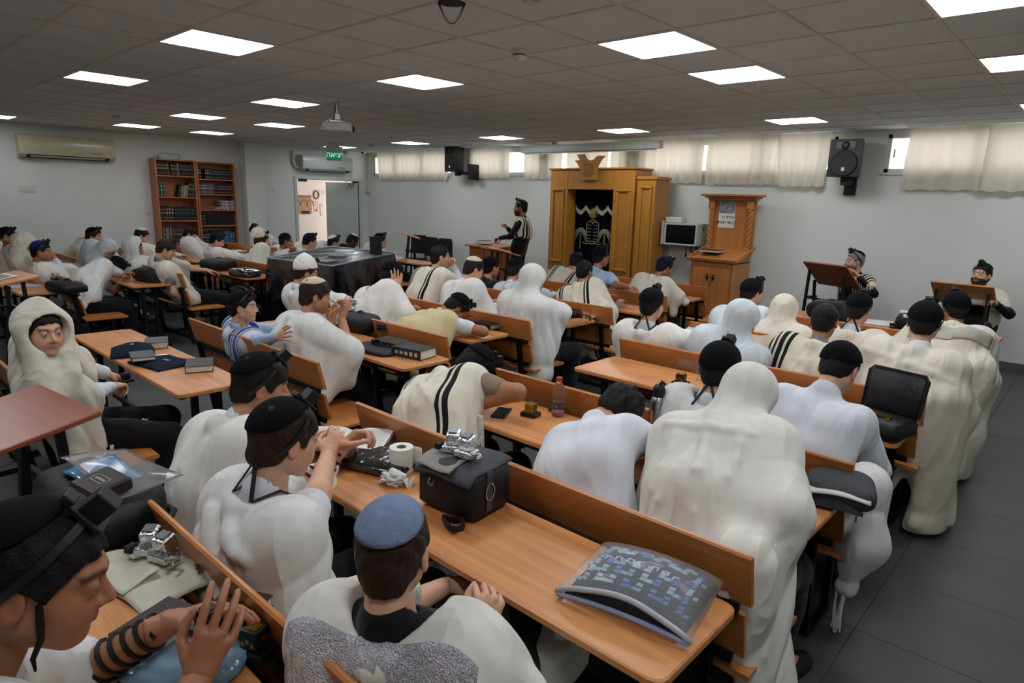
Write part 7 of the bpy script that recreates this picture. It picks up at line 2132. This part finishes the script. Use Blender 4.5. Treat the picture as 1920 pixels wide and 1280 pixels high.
for (a, b, l) in ((1303, 634, 'black and gold tefillin case, left of two near the green-capped bottle'), (1316, 632, 'black and gold tefillin case, right of two near the green-capped bottle')):
    q = P(a, b); tefcase(l, (q[0], q[1]+.1, DZT), .3, GOLD, BLACKPL, .04)
q = P(1282, 636); closed_book('white boxed book behind the two black and gold cases', (q[0], q[1]+.15, DZT), (.1, .16, .07), .3, '#c4c6c8')
q = P(1312, 652); soft('black velvet bag under the two black and gold cases', (q[0]-.06, q[1]-.02, DZT), (.26, .16, .03), .2, BAGK, 31, handle=False)
q = P(1462, 625); closed_book('white thick book left of the black-striped shawl', (q[0], q[1]+.1, DZT), (.16, .22, .06), 1.5, '#c9cac6')
# suitcase
q = P(1648, 815)
t = thing('open_suitcase', 'black leather suitcase standing open on the desk with gold clasps', 'suitcase', (q[0]-.02, q[1]+.03, DZT), math.radians(-14))
obj('lower_shell', MB().box((0, -.0, .045), (.28, .22, .09), None, .02), mk('black_hide', '#0d0d0f', .5, 0, .2, 14, bump=.3, bscale=60), t, smooth=50)
obj('lid', MB().box((0, .125, .18), (.28, .05, .22), (-.25, 0, 0), .025), mk('black_hide', '#0d0d0f', .5), t, smooth=50)
obj('lid_piping', MB().tube([(-.135, .09, .09), (-.138, .13, .27), (-.12, .14, .29), (.12, .14, .29), (.138, .13, .27), (.135, .09, .09)], .006, 6), BLACKPL, t)
g = MB(); g.box((.02, -.02, .1), (.08, .02, .012), (0, .2, .3)); g.box((.07, -.04, .1), (.012, .05, .012), (0, 0, .2)); g.box((-.03, -.07, .1), (.06, .012, .02)); g.box((.0, -.08, .105), (.012, .012, .03)); obj('gold_clasps', g, GOLD, t)
q = P(1565, 925)
t = thing('striped_pouch', 'grey ribbed pouch with black and white opening at the desk end', 'pouch', (q[0]+.02, q[1]-.02, DZT), .25)
obj('pouch_body', lump(.12, .13, .05, 41, 26, 14, .08), mk('ribbed_grey', '#3a3a3c', .8, 0, .3, 60, bump=.5, bscale=120), t, smooth=True)
obj('white_lining', MB().grid(lambda u, v: (-.12+.22*u, -.14+.09*v, .05+.015*math.sin(3*u)+.012*v), 12, 6, .006), mk('white_lining', '#c9cac4', .8), t, smooth=True)
obj('black_mouth', MB().grid(lambda u, v: (-.12+.2*u, -.15+.02*v, .012+.035*v*math.sin(PI*u)), 12, 4, .006), INK, t); obj('zip_puller', MB().box((.06, -.155, -.0), (.008, .006, .03)), CHROME, t)
q = P(1530, 912); tefcase('black tefillin box beside the grey ribbed pouch', (q[0]+.02, q[1]+.08, DZT), .1, mk('glossy_black', '#0a0a0b', .25), BLACKPL, .04)
q = P(1490, 760); open_book('open booklet before the boy in plain white shirt', (q[0]-.05, q[1]+.1, DZT), .1, .3, .2, .01, '#b4b8ba', lines=False)
q = P(1420, 745); soft('dark navy bag on the desk left of the open booklet', (q[0]+.1, q[1]+.02, DZT), (.3, .2, .05), 0, NAVYV, 33, handle=False)
q = PY(1556, 6.7); soft('black rucksack lying on the front desk before the grey-haired man', (q[0], q[1], DZT), (.42, .3, .16), .1, BAGK, 34)
q = PY(1645, 6.65); closed_book('white book lying flat on the front desk', (q[0], q[1], DZT), (.24, .3, .035), .2, '#cfd1cf')
q = PY(1702, 6.72); soft('black bag under white papers on the front desk', (q[0], q[1], DZT), (.2, .22, .12), 0, BAGK, 35)
q = PY(1704, 6.72)
t = thing('paper_stack', 'white papers resting on the black bag on the front desk', 'papers', (q[0], q[1], DZT+.125), .4); obj('sheets', MB().box((0, 0, .008), (.15, .22, .015), (.1, 0, 0)), PAPER, t); obj('top_sheet', MB().box((.006, .004, .017), (.15, .22, .001), (.1, 0, .05)), PAPER, t)
for (a, b, l) in ((1672, 618, 'small black tefillin case by the flat white book'), (1748, 625, 'dark grey tefillin case before the boy with silver shawl band')):
    q = PY(a, 6.55); tefcase(l, (q[0], q[1], DZT), .3, GOLD if a < 1700 else SILVER, BLACKPL, .04)
# shawl bundle hanging over the bench end
t = thing('hanging_shawl', 'white shawl bundle with fringes hanging over the bench end', 'prayer shawl', (-.555, 2.72, 0))
def hsf(Pt):
    d = smin(cap(Pt, (0, .02, .72), (.01, 0, .5), .075, .085), cap(Pt, (.01, 0, .5), (-.02, -.02, .3), .075, .04), .06)
    d = smin(d, cap(Pt, (-.04, .05, .74), (-.05, .05, .55), .06, .05), .06)
    return d+.022*(.6-np.abs(np.sin(wav(Pt, 5, 9, 4)*2.4+Pt[:, 2]*9))**.6)
V_, Q_ = nets(hsf, (-.2, -.2, .18), (.2, .22, .9), .009)
me = np_mesh('shawl_cloth', V_, Q_, V_); me.materials.append(TAL['white']); link(bpy.data.objects.new('shawl_cloth', me), t)
r_ = random.Random(6)
for k in range(7):
    pts_ = [Vector((-.03+r_.uniform(-.025, .025), -.03+r_.uniform(-.02, .02), .29))]
    for q in range(5): pts_.append(pts_[-1]+Vector((r_.uniform(-.006, .004), r_.uniform(-.006, .006), -.04)))
    obj('fringe', MB().tube(pts_, .0035, 5), TAL['white'], t)
# crumpled bag on the seat, bottom centre
q = at(1040, 1250, .5)
t = thing('crumpled_bag', 'crumpled white bag on the seat under the desk, bottom centre', 'bag', (q[0]-.03, q[1]+.02, .458), .3)
obj('bag_body', lump(.09, .08, .07, 17, 34, 20, .3), TAL['white'], t, smooth=40); obj('drawstring', MB().tube([(0, -.06, .08), (.02, -.07, .05), (.01, -.08, .03)], .004, 6), mk('string_grey', '#7a8288', .8), t); obj('tied_neck', lump(.03, .03, .04, 18, 18, 12, .3), TAL['white'], t, loc=(.03, .03, .09))
q = at(1120, 1235, .5)
soft('dark folded coat on the seat under the desk, bottom centre', (-.75, 1.02, .458), (.3, .28, .08), .2, mk('dark_coat', '#14161c', .9, 0, .2, 10, bump=.4, bscale=14), 19, 'folded_coat', 'coat', .12, handle=False)
# ---- left block desks
q = P(268, 527); soft('round black bag on the desk of the sleeping boy in white tee', (q[0], q[1]+.12, DZT), (.5, .34, .14), .1, BAGK, 51)
q = P(105, 547); soft('soft black case lying on the desk by the blue skullcap', (q[0], q[1]+.1, DZT), (.5, .28, .09), .1, BAGK, 52)
q = P(86, 536); tefcase('silver tefillin box behind the soft black case', (q[0], q[1]+.1, DZT+.06), .1, SILVER, BLACKPL, .05)
q = P(30, 545); closed_book('white paper pad at the left edge desk', (q[0]-.3, q[1]+.1, DZT), (.2, .28, .012), .3, '#b9bec4')
q = P(400, 505); soft('large black bag with papers on the desk left of the covered table', (q[0], q[1]+.08, DZT), (.55, .34, .13), .1, BAGK, 53)
q = P(452, 518)
soft('shiny plastic-wrapped pouch with white piping at the desk end', (q[0], q[1]+.06, DZT), (.45, .28, .09), .1, mk('film_over_navy', '#1a2028', .08, 0, .5, 18, bump=.9, bscale=14, coat=1.0), 54, 'plastic_pouch', 'pouch', .14, zipc=mk('white_piping', '#c4c8ca', .4), handle=False)
q = P(395, 494); closed_book('blue folder on the large black bag', (q[0]-.1, q[1]+.15, DZT+.10), (.2, .28, .015), .3, '#24405c')
q = P(435, 470); open_book('open book on the desk before the right bookcase', (q[0]+.2, q[1], DZT), 0, .34, .24, .02, '#3a2f28', lines=False)
q = P(765, 486); open_book('open papers on the desk before the black chairs', (q[0]+.6, q[1]-1.0, DZT), 0, .34, .24, .012, '#a9a9a4', lines=False)
# ---- reading stands with tilted tops
a_, b_, c_ = at(85, 736, .97), at(185, 775, .95), at(0, 870, .9)
shtender('reading_stand', 'reading stand with red-brown tilted top in the left foreground', (-2.95, .42, 0), math.radians(8), .56, .44, .93, math.radians(10), WOOD_RED)
shtender('reading_stand', 'reading stand with orange-brown top and papers at the left edge', (-7.45, 1.18, 0), math.radians(6), .6, .44, .95, math.radians(10), WOOD_DESK)
q = at(20, 540, .97)
t = thing('loose_sheet', 'printed white sheet on the reading stand at the left edge', 'paper', (-7.5, 1.17, .966), (math.radians(10), 0, .2)); obj('sheet', MB().box((0, 0, .002), (.3, .21, .002)), PAPER, t); obj('print', MB().box((0, 0, .0035), (.22, .14, .0005)), mk('page_print', '#8d8d8d', .9), t)
q = at(1572, 530, 1.0)
rs = shtender('reading_stand', 'reading stand with dark red back board before the grey-haired man', (-2.50, 8.55, 0), math.radians(160), .6, .45, 1.0, math.radians(40), WOOD_RED)
rs2 = shtender('reading_stand', 'reading stand with brown board before the bearded man at the right', (-1.12, 8.5, 0), math.radians(176), .58, .42, .93, math.radians(36), WOOD_DESK)
open_book('open book on the reading stand of the bearded man', (-1.10, 8.62, .90), math.radians(176), .4, .26, .03, '#2a2024', tilt=math.radians(-36))
q = atY(1335, 470, 8.95)
closed_book('dark maroon book lying on the carved lectern', (q[0]-.02, 8.98, 1.135), (.3, .24, .035), .06, '#3a1c1c')
place('bench', -2.45, -.62, -.42, 0, 'bench of the studying boy at the bottom left edge')
